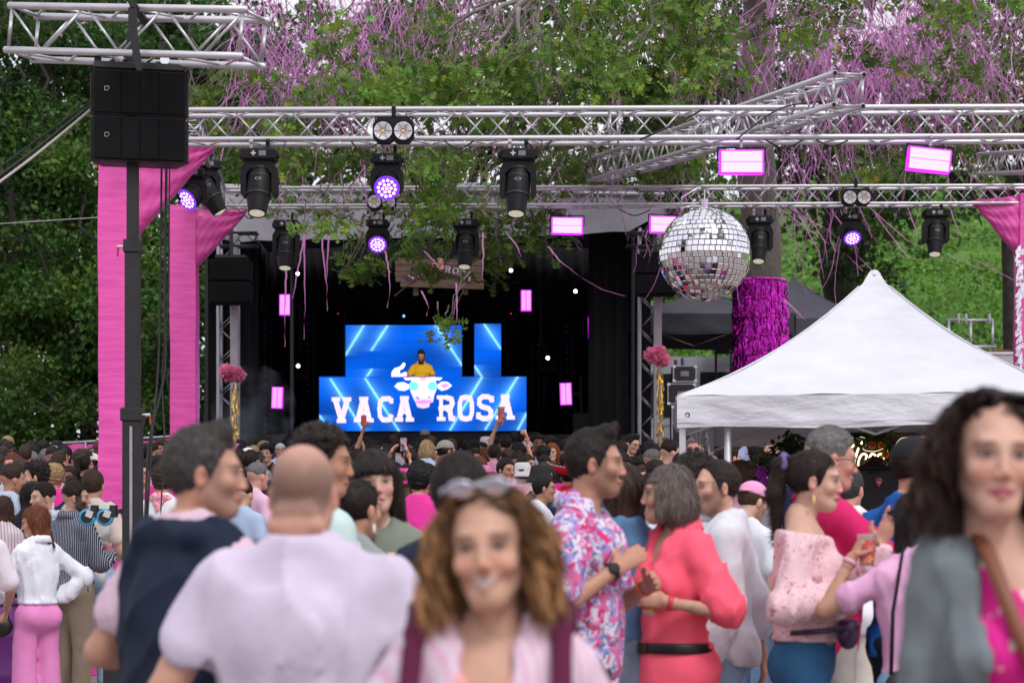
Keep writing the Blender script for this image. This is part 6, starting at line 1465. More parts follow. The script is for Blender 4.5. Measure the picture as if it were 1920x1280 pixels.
def person(label, loc, H, yaw, p, group=None, q='mid', cat='person'):
 """p: skin, hair/style, top, bottom, arms..."""
 hh, hb, hd = {'near': (p.get('hh', .0058), .024, .0078), 'mid': (.009, .030, .010), 'low': (.011, .038, .012), 'far': (.0125, .034, .018), 'farhand': (.0125, .028, .010)}[q]
 t = thing('person', label, cat, loc, R(yaw), group); S = H / 1.75; fem = p.get('fem', False); W_ = p.get('build', 1.0); dp = p.get('belly', 1.0)
 sw = (.175 if not fem else .155) * (1 + (W_ - 1) * .7)
 hy, hp, hr = [R(a) for a in p.get('head', (0, 0, 0))]; hc = np.array(p.get('headpos', (0, .035, 1.632))); Mh = np.array(Euler((hp, hr, hy)).to_matrix())
 hs = p.get('hs', 1.0)
 lean = p.get('lean', 0.0)
 arms = []
 for s, key in ((1, 'R'), (-1, 'L')):
  a = p.get(key, ARM0); e, w_, po = a[:3]; sh = np.array((s * (sw - .004), -.005, 1.392 if not fem else 1.385)); e = np.array((s * abs(e[0]) if len(a) < 4 else e[0], e[1], e[2]), float); w_ = np.array((s * w_[0] if len(a) < 4 else w_[0], w_[1], w_[2]), float)
  # keep real bone lengths
  e = sh + sdir(e - sh) * .29; w_ = e + sdir(w_ - e) * .255; d = sdir(w_ - e)
  n0 = np.array(a[4] if len(a) > 4 and a[4] is not None else (-s, 0, 0), float); n0 = n0 - d * (n0 @ d); n0 = sdir(n0) if np.linalg.norm(n0) > .05 else sdir(np.cross(d, (0, 0, 1))); th = s * np.cross(d, n0)
  arms.append((s, sh, e, w_, d, n0, th, po))
 legw = p.get('legw', 1.0); stance = p.get('stance', .10)
 hips = [(s * .088, -.005, .92) for s in (1, -1)]; knees = [(s * stance, .025, .50) for s in (1, -1)]; ank = [(s * (stance + .01), -.02, .085) for s in (1, -1)]
 def torso(F, e, low=.80, bust=True):
  k = .05
  F.ell((0, .0, 1.275), (.150 * W_ + e + (.015 if not fem else 0), .105 * dp * (.5 + .5 * W_) + e, .20 + e), 0)
  F.cap((-sw + .045, -.012, 1.390), (sw - .045, -.012, 1.390), .052 + e * .8, None, k)
  F.ell((0, .012, 1.08), ((.145 if not fem else .122) * W_ + e, .108 * dp + e, .19 + e), k)
  F.ell((0, -.008, .925), (.162 * (W_ * .6 + .4) + e, .115 * (dp * .5 + .5) + e, .125 + e * .7), k)
  if e > 0: F.cap((0, -.040, 1.43), (0, -.030, 1.478), .066 * p.get('neck', 1) + e * .4, None, .04)
  for s in (-1, 1):
   F.cap((s * (sw - .05), -.016, 1.400), (s * .025, -.030, 1.490), .046 + e * .6, .046 + e * .4, k); F.ell((s * .075, -.065, .90), (.078 + e, .07 + e, .09 + e), .03)
   if fem and bust: F.ell((s * .070 * W_, .085 * dp, 1.255), (.064 + e, .058 + e, .062 + e), .035)
   elif not fem: F.ell((s * .07, .065, 1.32), (.075 + e, .05 + e, .06 + e), .04)
 def uparm(F, e, t1=1.0, fl=1.0):
  for s, sh, el, wr, d, n0, th, po in arms:
   en = sh + (el - sh) * t1; F.cap(sh, en, (.050 if not fem else .043) * (.6 + .4 * W_) + e * .75, ((.043 if not fem else .036) * (.6 + .4 * W_) + e * .8) * fl, .035)
 def forearm(F, e, t1=1.0, fl=1.0):
  for s, sh, el, wr, d, n0, th, po in arms:
   en = el + (wr - el) * t1; F.cap(el, en, (.042 if not fem else .035) + e, (.027 + .015 * (1 - t1) + e) * fl, .02)
 def legs(F, e, t1=1.0, fl=1.0, k=.03):
  for hp_, kn, an in zip(hips, knees, ank):
   hp_, kn, an = map(np.array, (hp_, kn, an)); F.cap(hp_, kn, .086 * legw + e, .056 * legw + e * fl, k)
   if t1 > 0: F.cap(kn, kn + (an - kn) * t1, .052 * legw + e * fl, (.036 * legw + e * 1.2 * fl) if t1 > .5 else .05 + e, k); 
   if e < .004: F.ell((kn[0], kn[1] - .045, .40), (.042, .045, .10), .03)
 xs = [a[2][0] for a in arms] + [a[3][0] for a in arms]; ys = [a[2][1] for a in arms] + [a[3][1] for a in arms]; zs = [a[2][2] for a in arms] + [a[3][2] for a in arms]
 lo = np.array((min(min(xs), -.3 * W_) - .12, min(min(ys), -.2 * dp) - .10, 0)); hi = np.array((max(max(xs), .3 * W_) + .12, max(max(ys), .2 * dp) + .12, max(1.56, max(zs) + .1)))
 # ---- body: torso+limbs, head, hands in one mesh
 F = Field((lo[0], lo[1], -.02), hi, hb); torso(F, 0); uparm(F, 0); forearm(F, 0); legs(F, -.014 if p.get('bottom') else 0)
 nb = np.array((0, -.028, 1.47)); F.cap(nb, hc + Mh @ np.array((0, -.04, -.10)) * 1.0, .050 if not fem else .043, .044 if not fem else .038, .04)
 for s, a in zip((1, -1), ank): F.cap((a[0], -.03, .06), (a[0] + s * .01, .12, .035), .038, .030, .03)
 v, f = F.mesh(); col = np.tile(np.array(p['skin'], np.float32), (len(v), 1))
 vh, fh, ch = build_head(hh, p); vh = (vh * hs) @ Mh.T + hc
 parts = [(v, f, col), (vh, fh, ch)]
 for s, sh, el, wr, d, n0, th, po in arms:
  pr = hand_prims(wr, d, n0, th, po, s); pts = np.array([x for q_ in pr for x in (q_[1], q_[2])]); G = Field(np.minimum(pts.min(0), wr - d * .03) - .05, np.maximum(pts.max(0), wr) + .05, hd)
  fr = max(1.0, hd / .0075)
  G.cap(wr - d * .035, wr + d * .01, .0275, .0265, .012)
  for q_ in pr:
   if q_[0] == 'p': G.cap(q_[1], q_[2], q_[3], q_[4], .012, (n0, .42))
   else: G.cap(q_[1], q_[2], q_[3] * fr, q_[4] * fr, .004 if hd < .01 else .01)
  vv, ff = G.mesh(); cc = np.tile(np.array(p['skin'], np.float32) * np.array([1.04, .93, .92]), (len(vv), 1)); parts.append((vv, ff, cc))
 V = []; Fc = []; Cc = []; k = 0
 for v, f, c in parts: V.append(v); Fc.append(f + k); Cc.append(c); k += len(v)
 b = mobj('body', fastmesh('body', np.concatenate(V), np.concatenate(Fc), M_skin, True, np.concatenate(Cc)), t)
 def cobj(name, v, f, mat, colr, parent=None):
  o = mobj(name, fastmesh(name, v, f, mat, True), parent or t); o.color = (*colr, 1); return o
 def H2(v): return tuple((Mh @ (np.array(v) * hs)) + hc)
 if q in ('near', 'mid'):
  sm = p.get('smile', 0); hgt = .0054 - .0014 * sm
  for s in (-1, 1):
   def E(x, z, o): 
    k = 1 - (x / .0135) ** 2 - (z / .0115) ** 2; return H2((s * .031 + x, .0735 + .0125 * math.sqrt(max(k, .05)) + o, z))
   lid = lambda x: hgt * max(0, 1 - (x / .0128) ** 2) ** .6
   mb = MB(); N = 12; X = [-.0128 + .0256 * i / N for i in range(N + 1)]; vs = [E(x, lid(x) * w_, .0008) for x in X for w_ in (1, .5, 0, -.45, -.8)]; mb.add(vs, [(i * 5 + j, i * 5 + j + 1, i * 5 + j + 6, i * 5 + j + 5) for i in range(N) for j in range(4)]); e0 = mb.build('eye', M_eyew, t, True)
   cx = .0; pr = []
   for i in range(14): a = i * math.pi / 7; x = cx + .0056 * math.cos(a); z_ = .0008 + .0056 * math.sin(a); z_ = max(-.8 * lid(x), min(lid(x), z_)); pr.append(E(x, z_, .0014))
   MB().add(pr + [E(cx, 0, .0016)], [(i, (i + 1) % 14, 14) for i in range(14)]).build('iris', M_iris, e0)
   MB().tube([E(x, lid(x) + .0004, .0012) for x in X], .0010 if not fem else .0014, 5).build('eyelash', M_black, e0)
  if sm >= 1:
   X = [-.0235 + .047 * i / 14 for i in range(15)]; vs = []
   for x in X:
    zt = -.0655 + 14 * x * x; b_ = .0075 * max(0, 1 - (x / .0238) ** 2) ** .5
    for w_ in (0, .5, 1): vs.append(H2((x, .0985 - 24 * x * x, zt - b_ * w_)))
   MB().add(vs, [(i * 3 + j, i * 3 + j + 1, i * 3 + j + 4, i * 3 + j + 3) for i in range(14) for j in (0, 1)]).build('teeth', pmat('teeth', (.52, .48, .44), .25, 0, 0), t, True)
 # ---- hair
 if p.get('style'):
  for_h = hh * (1.1 if q in ('near', 'mid') else 1)
  v0, f = build_hair(for_h, p); v = (v0 * hs) @ Mh.T + hc; ho = cobj('hair', v, f, M_curl if 'curly' in p['style'] else p.get('hairmat', M_hair), p['hair'])
  if p['style'] not in ('curlybig', 'curly'):
   nb_ = {'near': 3400, 'mid': 1500, 'low': 800}.get(q, 350); vs, fs, cs = blades(v0, f, nb_, p['style'], np.eye(3), {'near': 1.2, 'mid': 1.6, 'low': 2}.get(q, 2.6)); so = mobj('strands', fastmesh('strands', (vs * hs) @ Mh.T + hc, fs, M_strand, False, cs), ho); so.color = (*p['hair'], 1)
  if p['style'] == 'curlybig' and q == 'near':
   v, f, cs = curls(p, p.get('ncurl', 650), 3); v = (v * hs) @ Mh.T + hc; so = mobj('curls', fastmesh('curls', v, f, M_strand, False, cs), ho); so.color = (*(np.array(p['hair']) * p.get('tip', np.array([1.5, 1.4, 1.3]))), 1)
  if p['style'] == 'ponytail' and p.get('scrunchie'):
   F = Field((-.07, -.20, .0), (.07, -.05, .14), .005); F.ell((0, -.125, .070), (.040, .022, .040), 0, (.3, 0, 0)); F.noise(.006, 140, 4); v, f = F.mesh(); cobj('hair_tie', (v * hs) @ Mh.T + hc, f, M_cloth, p['scrunchie'])
 # ---- top
 tp = p.get('top')
 if tp:
  e = tp.get('e', .016); res = hb if q in ('far', 'farhand') else {'near': .0125, 'mid': .017, 'low': .022}[q]; F = Field((lo[0], lo[1], .60), hi, res); torso(F, e)
  sl = tp.get('sleeve', 'short'); se = tp.get('se', e * .9)
  if sl == 'short': uparm(F, se + .004, tp.get('st', .62), 1.16)
  elif sl == 'elbow': uparm(F, se + .008, .98, 1.18)
  elif sl == 'long': uparm(F, se); forearm(F, se, .93, 1.15)
  elif sl == 'rolled': uparm(F, se); forearm(F, se, .45, 1.25)
  hem = tp.get('hem', .86)
  if hem < .9: F.cap((0, -.012, .90), (0, -.012, .66), .110 * (W_ * .6 + .4) + e * .6, None, .04, ((1, 0, 0), 1.3))
  am = tp.get('fold', .0045) * 1.25
  if q not in ('far', 'farhand'): 
   F.noise(am, tp.get('ff', 22), tp.get('seed', 3), (1.2, 1.2, .6), True); F.noise(am * .4, 55, tp.get('seed', 3) + 1, (1, 1, .5))
  F.cut((0, 0, -1), -hem, .008); nk = tp.get('neck', 'crew'); nw = tp.get('nw', .066)
  F.cap((0, -.045, 1.60), (0, .048, 1.52), nw, nw, .006, None, 'sub'); F.cap((0, -.04, 1.60), (0, .05, 1.66), nw * 1.2, None, .006, None, 'sub')
  if nk == 'scoop': F.ell((0, .06, 1.47), (.085, .10, .10), .01, None, 'sub')
  if nk in ('v', 'collar', 'open'):
   dz = tp.get('vdepth', .16 if nk != 'collar' else .08)
   for i in range(5): u = i / 4; F.cap((0, .05, 1.50 - dz * u), (0, .25, 1.44 - dz * u), (.062 * (1 - u) + .006), None, .006, None, 'sub')
  if nk == 'offshoulder': F.cut((0, .15, 1), 1.425, .02)
  v, f = F.mesh(); nmt = tp.get('name', 'shirt'); to = cobj(nmt, v, f, tp.get('mat', M_cloth), tp['c'])
  if nk in ('collar', 'open') or tp.get('collar'):
   r_ = nw + .012; mb = MB(); N = 26; vs = []; op = 40 if nk != 'open' else 48
   for i in range(N + 1):
    a = R(90 + op + (360 - 2 * op) * i / N); fz = (1 - math.sin(a)) / 2
    for (rr, zz) in ((r_, 1.468 + .030 * fz), (r_ + .004, 1.498 + .038 * fz), (r_ + .012, 1.500 + .036 * fz), (r_ + .030 + .01 * (1 - fz), 1.452 + .030 * fz - (.035 if i in (0, 1, N - 1, N) else 0))): vs.append((rr * math.cos(a), -.022 + rr * math.sin(a) * .95, zz))
   fs = [(i * 4 + j, i * 4 + j + 1, i * 4 + j + 5, i * 4 + j + 4) for i in range(N) for j in range(3)]
   me = fastmesh('collar', vs, fs, tp.get('mat', M_cloth), True); o = mobj('collar', me, to); o.color = (*tp['c'], 1); sm_ = o.modifiers.new('s', 'SOLIDIFY'); sm_.thickness = .004
 # ---- bottom
 bt = p.get('bottom')
 if bt:
  e = bt.get('e', .012); F = Field((-.32 * max(1, W_), -.25, -.01), (.32 * max(1, W_), .28, bt.get('rise', 1.02) + .03), hb)
  F.ell((0, .0, 1.0), ((.14 if not fem else .118) * W_ + e, .105 * dp + e, .12), 0); F.ell((0, -.008, .90), (.168 * (W_ * .6 + .4) + e, .118 + e, .14), .04)
  for s in (-1, 1): F.ell((s * .078, -.070, .90), (.082 + e, .075 + e, .10), .03)
  if bt.get('kind') == 'skirt': F.cap((0, 0, .88), (0, 0, .45), .17, .21, .05)
  else:
   legs(F, e, 1.0 if bt.get('kind') != 'shorts' else .05, bt.get('fl', 1.0))
   if bt.get('wide'): 
    for kn, an in zip(knees, ank): F.cap((kn[0], kn[1], .75), (an[0], an[1] + .02, .05), .085, .115, .03)
   for s, a in zip((1, -1), ank): F.cut((0, 0, -1), -(.06 if bt.get('kind') != 'shorts' else .46), .004)
  if q not in ('far', 'farhand'): F.noise(.0035, 26, 8, (1, 1, .8), True)
  F.cut((0, 0, 1), bt.get('rise', 1.02), .005); v, f = F.mesh(); cobj(bt.get('name', 'trousers'), v, f, bt.get('mat', M_cloth), bt['c'])
 # ---- shoes
 sc_ = p.get('shoe', (.5, .5, .5))
 for s, a in zip((1, -1), ank):
  F = Field((a[0] - .09, -.13, -.03), (a[0] + .09, .22, .16), max(hb, .012)); F.cap((a[0], -.04, .045), (a[0] + s * .01, .13, .035), .045, .040, .02, ((1, 0, 0), .95)); F.cap((a[0], -.035, .05), (a[0], -.02, .11), .045, .042, .02); F.cut((0, 0, -1), 0, .003)
  v, f = F.mesh(); cobj('shoe', v, f, M_leather, sc_)
 # ---- extras
 for ex in p.get('extras', ()):
  k_ = ex[0]
  if k_ == 'sunglasses':
   z = ex[1] if len(ex) > 1 else 0; y = .088 if z == 0 else .070; mb = MB()
   if z: y = .075
   for s in (-1, 1): 
    m = Matrix.Translation(H2((s * .034, y + .008, z))) @ Matrix(Mh.tolist()).to_4x4() @ Matrix.Rotation(R(90 if not z else 55), 4, 'X'); mb.lathe([(.0, .004), (.022, .003), (.027, 0), (.022, -.002)], 14, m @ Matrix.Diagonal((1.05, .82, 1, 1)))
    mb.tube([H2((s * .06, y, z + .004)), H2((s * .082, y - .04, z + .004)), H2((s * .086, -.0, z))], .003, 5)
   mb.tube([H2((-.012, y + .01, z + .006)), H2((.012, y + .01, z + .006))], .003, 5); o = mb.build('sunglasses', ex[2] if len(ex) > 2 else M_glass, t, True)
  if k_ == 'glasses':
   mb = MB()
   for s in (-1, 1):
    pr = [H2((s * .032 + .024 * math.cos(a), .098, .0 + .018 * math.sin(a))) for a in [i * math.pi / 7 for i in range(15)]]; mb.tube(pr, .0016, 4); mb.tube([H2((s * .056, .094, .004)), H2((s * .084, .03, .004)), H2((s * .086, -.0, -.002))], .002, 4)
   mb.build('glasses', M_black, t)
  if k_ == 'cap':
   F = Field((-.13, -.15, -.02), (.13, .22, .17), max(hh, .006)); F.ell((0, -.014, .040), (.086, .104, .092), 0); F.cut((0, .0, -1), -.035, .004)
   sgn = ex[2] if len(ex) > 2 else 1
   G = None; v, f = F.mesh(); 
   o = cobj('cap', (v * hs) @ Mh.T + hc, f, M_cloth, ex[1]); F = Field((-.10, .03, .0), (.10, .20, .09), max(hh * .8, .005)); F.ell((0, .095, .046), (.070, .072, .008), 0, (-.25, 0, 0)); v, f = F.mesh(); v = v * np.array([1, sgn, 1]); f = f if sgn > 0 else f[:, ::-1]; cobj('cap_brim', (v * hs) @ Mh.T + hc, f, M_cloth, ex[3] if len(ex) > 3 else ex[1], o)
  if k_ == 'bucket':
   m = Matrix.Translation(H2((0, -.012, .0))) @ Matrix(Mh.tolist()).to_4x4(); prof = [(.0, .150), (.06, .148), (.080, .135), (.092, .08), (.098, .05), (.118, .005), (.135, -.02), (.132, -.022), (.114, .0), (.094, .045)]; o = MB().lathe(prof, 26, m, False).build('bucket_hat', M_cloth, t, True); o.color = (*ex[1], 1)
  if k_ == 'sombrero':
   m = Matrix.Translation(H2((0, -.02, .03))) @ Matrix(Mh.tolist()).to_4x4() @ Matrix.Rotation(R(12), 4, 'Y'); prof = [(.0, .20), (.03, .19), (.065, .10), (.095, .03), (.14, .0), (.24, .02), (.30, .07), (.305, .07), (.24, .01), (.13, -.012), (.09, .01)]; o = MB().lathe(prof, 36, m, False).build('sombrero', M_cloth, t, True); o.color = (.62, .012, .02, 1)
   mb = MB()
   for i in range(54): a = i * 2 * math.pi / 54; mb.lathe([(0, -.008), (.007, 0), (0, .008)], 6, m @ Matrix.Translation((.303 * math.cos(a), .303 * math.sin(a), .072)))
   mb.build('brim_pompoms', pmat('white_pompom', (.75, .75, .78), .8), o)
  if k_ == 'belt':
   mb = MB(); F = Field((-.3, -.25, ex[2] - .04), (.3, .25, ex[2] + .04), .008); e = ex[3] if len(ex) > 3 else .022; F.ell((0, .005, ex[2]), ((.145 if not fem else .128) * W_ + e, .112 * dp + e, .4), 0); F.cut((0, 0, 1), ex[2] + .022, .003); F.cut((0, 0, -1), -(ex[2] - .022), .003); v, f = F.mesh(); o = cobj('belt', v, f, M_leather, ex[1]); MB().bbox((0, .112 * dp + e + .006, ex[2]), (.06, .012, .045), .004).build('buckle', pmat('dark_brass', (.12, .08, .04), .35, .8, 0), o)
  if k_ == 'watch':
   s, sh, el, wr, d, n0, th, po = arms[0 if ex[1] == 'R' else 1]; c0 = wr - d * .012; m = Matrix.Translation(c0) @ Vector(d).to_track_quat('Z', 'Y').to_matrix().to_4x4(); o = MB().lathe([(.030, -.010), (.034, -.009), (.034, .009), (.030, .010)], 16, m, False).build('watch' if len(ex) < 4 else ex[3], pmat('strap_%s' % str(ex[2]), ex[2], .4), t, True)
   if len(ex) < 4: pc = c0 - n0 * .034; MB().lathe([(.0, .006), (.019, .005), (.021, -.004)], 14, Matrix.Translation(pc) @ Vector(-n0).to_track_quat('Z', 'Y').to_matrix().to_4x4()).build('watch_face', M_black, o)
  if k_ == 'scarf':
   F = Field((-.25, -.25, 1.30), (.25, .25, 1.60), .012 if q != 'near' else .008)
   for i in range(14):
    a0, a1 = i * 2 * math.pi / 14, (i + 1) * 2 * math.pi / 14; F.cap((.085 * math.cos(a0), -.02 + .085 * math.sin(a0), 1.47 - .03 * math.sin(a0)), (.085 * math.cos(a1), -.02 + .085 * math.sin(a1), 1.47 - .03 * math.sin(a1)), .030, .030, .02)
   F.cap((0, -.10, 1.46), (0, -.15, 1.36), .06, .015, .03, ((0, 1, 0), .4)); F.noise(.006, 60, 3, (1, 1, 1), True); v, f = F.mesh(); cobj('neckerchief', v, f, ex[2] if len(ex) > 2 else M_cloth, ex[1])
  if k_ == 'earring':
   for s in (-1, 1): 
    o = MB().lathe([(0, -.03), (.008, -.02), (.006, 0), (0, .01)], 8, Matrix.Translation(H2((s * .088, -.0, -.065)))).build('earring', pmat('earring_%s' % str(ex[1]), ex[1], .4), t, True)
  if k_ == 'lanyard':
   mb = MB(); mb.tube([(-.06, -.02, 1.49), (-.05, .10, 1.38), (0, .125, 1.25)], .0025, 5).tube([(.06, -.02, 1.49), (.05, .10, 1.38), (0, .125, 1.25)], .0025, 5); mb.build('necklace', pmat('neck_%s' % str(ex[1]), ex[1], .4), t)
 t.scale = (S * p.get('sx', 1), S * p.get('sy', 1), S)
 t['_'] = 0; del t['_']
 Mw = Matrix.Translation(loc) @ Matrix.Rotation(R(yaw), 4, 'Z') @ Matrix.Diagonal((S, S, S, 1))
 info = {'root': t, 'M': Mw}
 for (s, sh, el, wr, d, n0, th, po) in arms:
  key = 'R' if s > 0 else 'L'; info[key] = Mw @ Vector(wr + d * .072 + n0 * .042); info['w' + key] = Mw @ Vector(wr); info['e' + key] = Mw @ Vector(el)
  info['d' + key] = (Mw.to_3x3() @ Vector(d)).normalized(); info['t' + key] = (Mw.to_3x3() @ Vector(th)).normalized(); info['n' + key] = (Mw.to_3x3() @ Vector(n0)).normalized()
 info['head'] = Mw @ Vector(hc)
 return info
def stand(px, ytop, s, label, yaw, p, q='mid', extra=.0, **k):
 """a person whose head top shows at row ytop at s pixels per metre"""
 d = FPX / s; x = (px - 960) / s; g = ground(x, d); zt = CZ + (HY - ytop) / s
 H = (zt - g - extra)
 top = p.get('headtop', 1.752); return person(label, (x, d, g), H * 1.75 / top, yaw, p, q=q, **k)
M_cup = pmat('clear_cup', (.75, .62, .60), .15, 0, .1, 12, transl=.35)
M_cupart = blotches('cup_print', [((.75, .10, .12), .50, 1.0), ((.80, .45, .08), .58, 1.3)], 28, (.62, .16, .22))
M_phone = pmat('phone_glass', (.02, .02, .025), .1)
def cup(label, c, up=(0, 0, 1), h=.125, sc=1.0, group=None):
 m = Matrix.Translation(c) @ Vector(up).to_track_quat('Z', 'Y').to_matrix().to_4x4() @ Matrix.Scale(sc, 4)
 t = thing('drink_cup', label, 'cup', c, 0, group); t.matrix_world = m
 MB().lathe([(.0, -h / 2), (.028, -h / 2), (.039, h / 2), (.0405, h / 2 + .003), (.037, h / 2), (.027, -h / 2 + .004), (.0, -h / 2 + .004)], 20, None, False).build('cup_wall', M_cup, t, True)
 MB().lathe([(.0292, -h / 2 + .012), (.0385, h / 2 - .022), ], 20, None, False).build('printed_band', M_cupart, t, True)
 MB().lathe([(.0, h / 2 - .03), (.034, h / 2 - .03)], 16, None, False).build('drink', pmat('amber_drink', (.55, .22, .05), .1), t)
 return t
# ================================================================ the people nearest the camera
SK = {'light': (.62, .37, .27), 'mid': (.52, .29, .20), 'tan': (.43, .22, .14), 'dark': (.10, .05, .035), 'red': (.58, .30, .23)}
DB = (.016, .010, .008); BR = (.055, .028, .016); GR = (.16, .145, .14); AU = (.12, .035, .014)
WHITE = (.66, .67, .73); LILAC = (.60, .53, .66); PINKP = (.80, .50, .66); NAVY = (.012, .02, .042); JEAN = (.16, .26, .40); DJEAN = (.035, .085, .17)
pinkst = stripes('pink_white_stripe', (.68, .55, .64), (.68, .40, .54), 0, 34, .62, .8, .12)
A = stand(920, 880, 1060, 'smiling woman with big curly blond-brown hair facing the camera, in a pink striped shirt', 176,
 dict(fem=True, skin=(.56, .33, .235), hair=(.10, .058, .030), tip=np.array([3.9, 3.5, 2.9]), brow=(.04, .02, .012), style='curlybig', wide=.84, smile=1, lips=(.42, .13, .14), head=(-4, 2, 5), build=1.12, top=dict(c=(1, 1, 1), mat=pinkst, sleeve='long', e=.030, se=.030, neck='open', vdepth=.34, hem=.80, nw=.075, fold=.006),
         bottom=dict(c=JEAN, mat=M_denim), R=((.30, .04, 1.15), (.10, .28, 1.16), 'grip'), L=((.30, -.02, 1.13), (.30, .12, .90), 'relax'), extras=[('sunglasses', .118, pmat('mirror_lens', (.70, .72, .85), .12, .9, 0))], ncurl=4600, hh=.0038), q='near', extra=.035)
cup('printed drink cup held low by the curly-haired woman in front', A['R'] + Vector((0, 0, -.0)), (0, 0, 1))
# her v-neck top and backpack straps are parts of her clothing
def under_top(inf, col, vd, name='vneck_top', mat=None, e=.012, W_=1.0):
 F = Field((-.24, -.2, .9), (.24, .22, 1.5), .009)
 F.ell((0, .0, 1.275), (.150 * W_ + e, .105 * (.5 + .5 * W_) + e, .20 + e), 0)
 for s in (-1, 1): F.ell((s * .070 * W_, .085, 1.255), (.064 + e, .058 + e, .062 + e), .035); F.cap((s * .10, -.01, 1.42), (s * .06, .05, 1.36), .045 + e, None, .03)
 F.ell((0, .012, 1.08), (.122 * W_ + e, .108 + e, .19), .05)
 for i in range(6): u = i / 5; F.cap((0, .0, 1.53 - vd * u), (0, .3, 1.48 - vd * u), .075 * (1 - u) + .008, None, .006, None, 'sub')
 F.noise(.003, 24, 5, (1, 1, .6), True); v, f = F.mesh(); o = mobj(name, fastmesh(name, v, f, mat or M_cloth, True), inf['root']); o.color = (*col, 1); return o
under_top(A, (.78, .36, .36), .26, W_=1.12)
F = Field((-.3, -.25, .95), (.3, .25, 1.56), .009)
for s in (-1, 1):
 pts = [(s * .155, -.16, 1.38), (s * .150, -.05, 1.512), (s * .145, .06, 1.47), (s * .150, .145, 1.33), (s * .165, .16, 1.15), (s * .19, .10, 1.0)]
 for a, b in zip(pts, pts[1:]): F.cap(a, b, .022, .022, .01, ((0, .9, .45), .6))
F.ell((0, -.23, 1.2), (.15, .10, .22), .02)
v, f = F.mesh(); o = mobj('backpack_straps', fastmesh('backpack_straps', v, f, M_cloth, True), A['root']); o.color = (.10, .012, .045, 1)
B = stand(1908, 716, 960, 'woman with long dark curly hair and pink lips, very close at the right edge', 184,
 dict(fem=True, skin=(.62, .37, .28), hair=(.018, .010, .008), tip=np.array([2.2, 1.7, 1.5]), style='curlybig', wide=.88, lips=(.48, .08, .14), head=(-4, 0, -2), headpos=(.062, .035, 1.632), headtop=1.752, build=.96, ncurl=3800, hh=.0038, R=((.17, -.02, 1.13), (.20, .06, .9), 'relax'),
         top=dict(c=(.78, .02, .28), mat=blotches('pink_cream_print', [((.72, .62, .50), .52, .8), ((.45, .10, .14), .66, 1.6)], 7, (.78, .015, .30)), sleeve='none', neck='scoop', hem=.82, e=.010, fold=.003), bottom=dict(c=(.1, .1, .12)), extras=[('earring', (.65, .25, .6))]), q='near', extra=.03)
F = Field((-.36, -.25, .80), (.36, .25, 1.54), .010)
F.ell((0, -.0, 1.275), (.180, .145, .225), 0); F.cap((-.10, -.012, 1.415), (.10, -.012, 1.415), .075, None, .05); F.ell((0, .0, 1.02), (.18, .15, .24), .05)
for s in (-1, 1): F.cap((s * .150, -.005, 1.41), (s * .185, -.02, 1.14), .068, .062, .04)
for s in (-1, 1): F.ell((s * .085, .085, 1.25), (.082, .088, .09), .04)
F.cap((0, .1, .7), (0, .12, 1.55), .112, .100, .02, None, 'sub'); F.cap((0, .25, .7), (0, .22, 1.55), .13, .11, .02, None, 'sub'); F.cap((0, -.035, 1.46), (0, .0, 1.60), .085, .085, .01, None, 'sub'); F.noise(.012, 19, 6, (1, 1, .5), True); F.noise(.003, 50, 7); F.cut((0, 0, -1), -.84, .01)
v, f = F.mesh(); o = mobj('denim_jacket', fastmesh('denim_jacket', v, f, M_denim, True), B['root']); o.color = (.17, .20, .215, 1)
t = thing('shoulder_bag', 'brown leather bag strap across the pink top of the woman at the right edge', 'bag', B['M'] @ Vector((0, 0, .95))); q0 = t.location
mb = MB(); mb.tube([B['M'] @ Vector(v) - q0 for v in [(.09, -.02, 1.50), (.085, .09, 1.44), (.05, .155, 1.30), (-.02, .165, 1.15), (-.12, .15, 1.0), (-.22, .06, .88)]], .016, 8); mb.build('strap', pmat('brown_leather', (.22, .07, .035), .5), t, True)
MB().bbox(B['M'] @ Vector((-.28, .0, .78)) - q0, (.10, .30, .22), .02).build('pouch', MATS['brown_leather'], t)
C = stand(565, 836, 775, 'big balding man in a pale lilac t-shirt seen from behind, in front of the crowd', -4,
 dict(skin=(.55, .30, .22), neck=1.22, fold=1, build=1.34, belly=1.32, hs=1.03, buzz=dict(c=(.10, .065, .05), bald=1, a=.72), head=(-3, -4, 0), top=dict(c=LILAC, sleeve='short', st=.50, e=.024, se=.026, hem=.86, fold=.011, ff=15, seed=9, nw=.074),
         bottom=dict(c=(.10, .12, .18)), R=((.31, .02, 1.10), (.18, .28, 1.02), 'grip'), L=((.36, -.02, 1.10), (.30, .20, 1.00), 'relax')), q='near')
D = stand(366, 797, 705, 'grey-haired man in profile facing right, navy sweater draped over his shoulders', -38,
 dict(skin=(.50, .27, .19), hair=(.055, .048, .045), style='quiff', vol=.015, build=1.02, beard=.38, beardc=(.12, .10, .09), head=(-46, 0, 0), top=dict(c=(.66, .48, .58), sleeve='short', st=.55, e=.024, hem=.84, fold=.006, nw=.068),
         bottom=dict(c=(.60, .50, .52)), L=((.33, -.06, 1.13), (.24, .20, 1.10), 'grip'), R=((.28, .05, 1.14), (.12, .28, 1.14), 'grip')), q='near', extra=.01)
F = Field((-.40, -.33, .78), (.40, .30, 1.60), .010)
F.ell((0, -.045, 1.22), (.195, .135, .26), 0); F.cap((-.12, -.03, 1.41), (.12, -.03, 1.41), .080, None, .05); F.ell((0, -.07, 1.02), (.20, .10, .24), .05)
for s in (-1, 1): F.cap((s * .13, -.02, 1.45), (s * .10, .12, 1.40), .055, .048, .04); F.cap((s * .10, .12, 1.40), (s * .045, .165, 1.20), .045, .04, .03); F.cap((s * .16, -.04, 1.39), (s * .17, -.07, 1.20), .06, .05, .04)
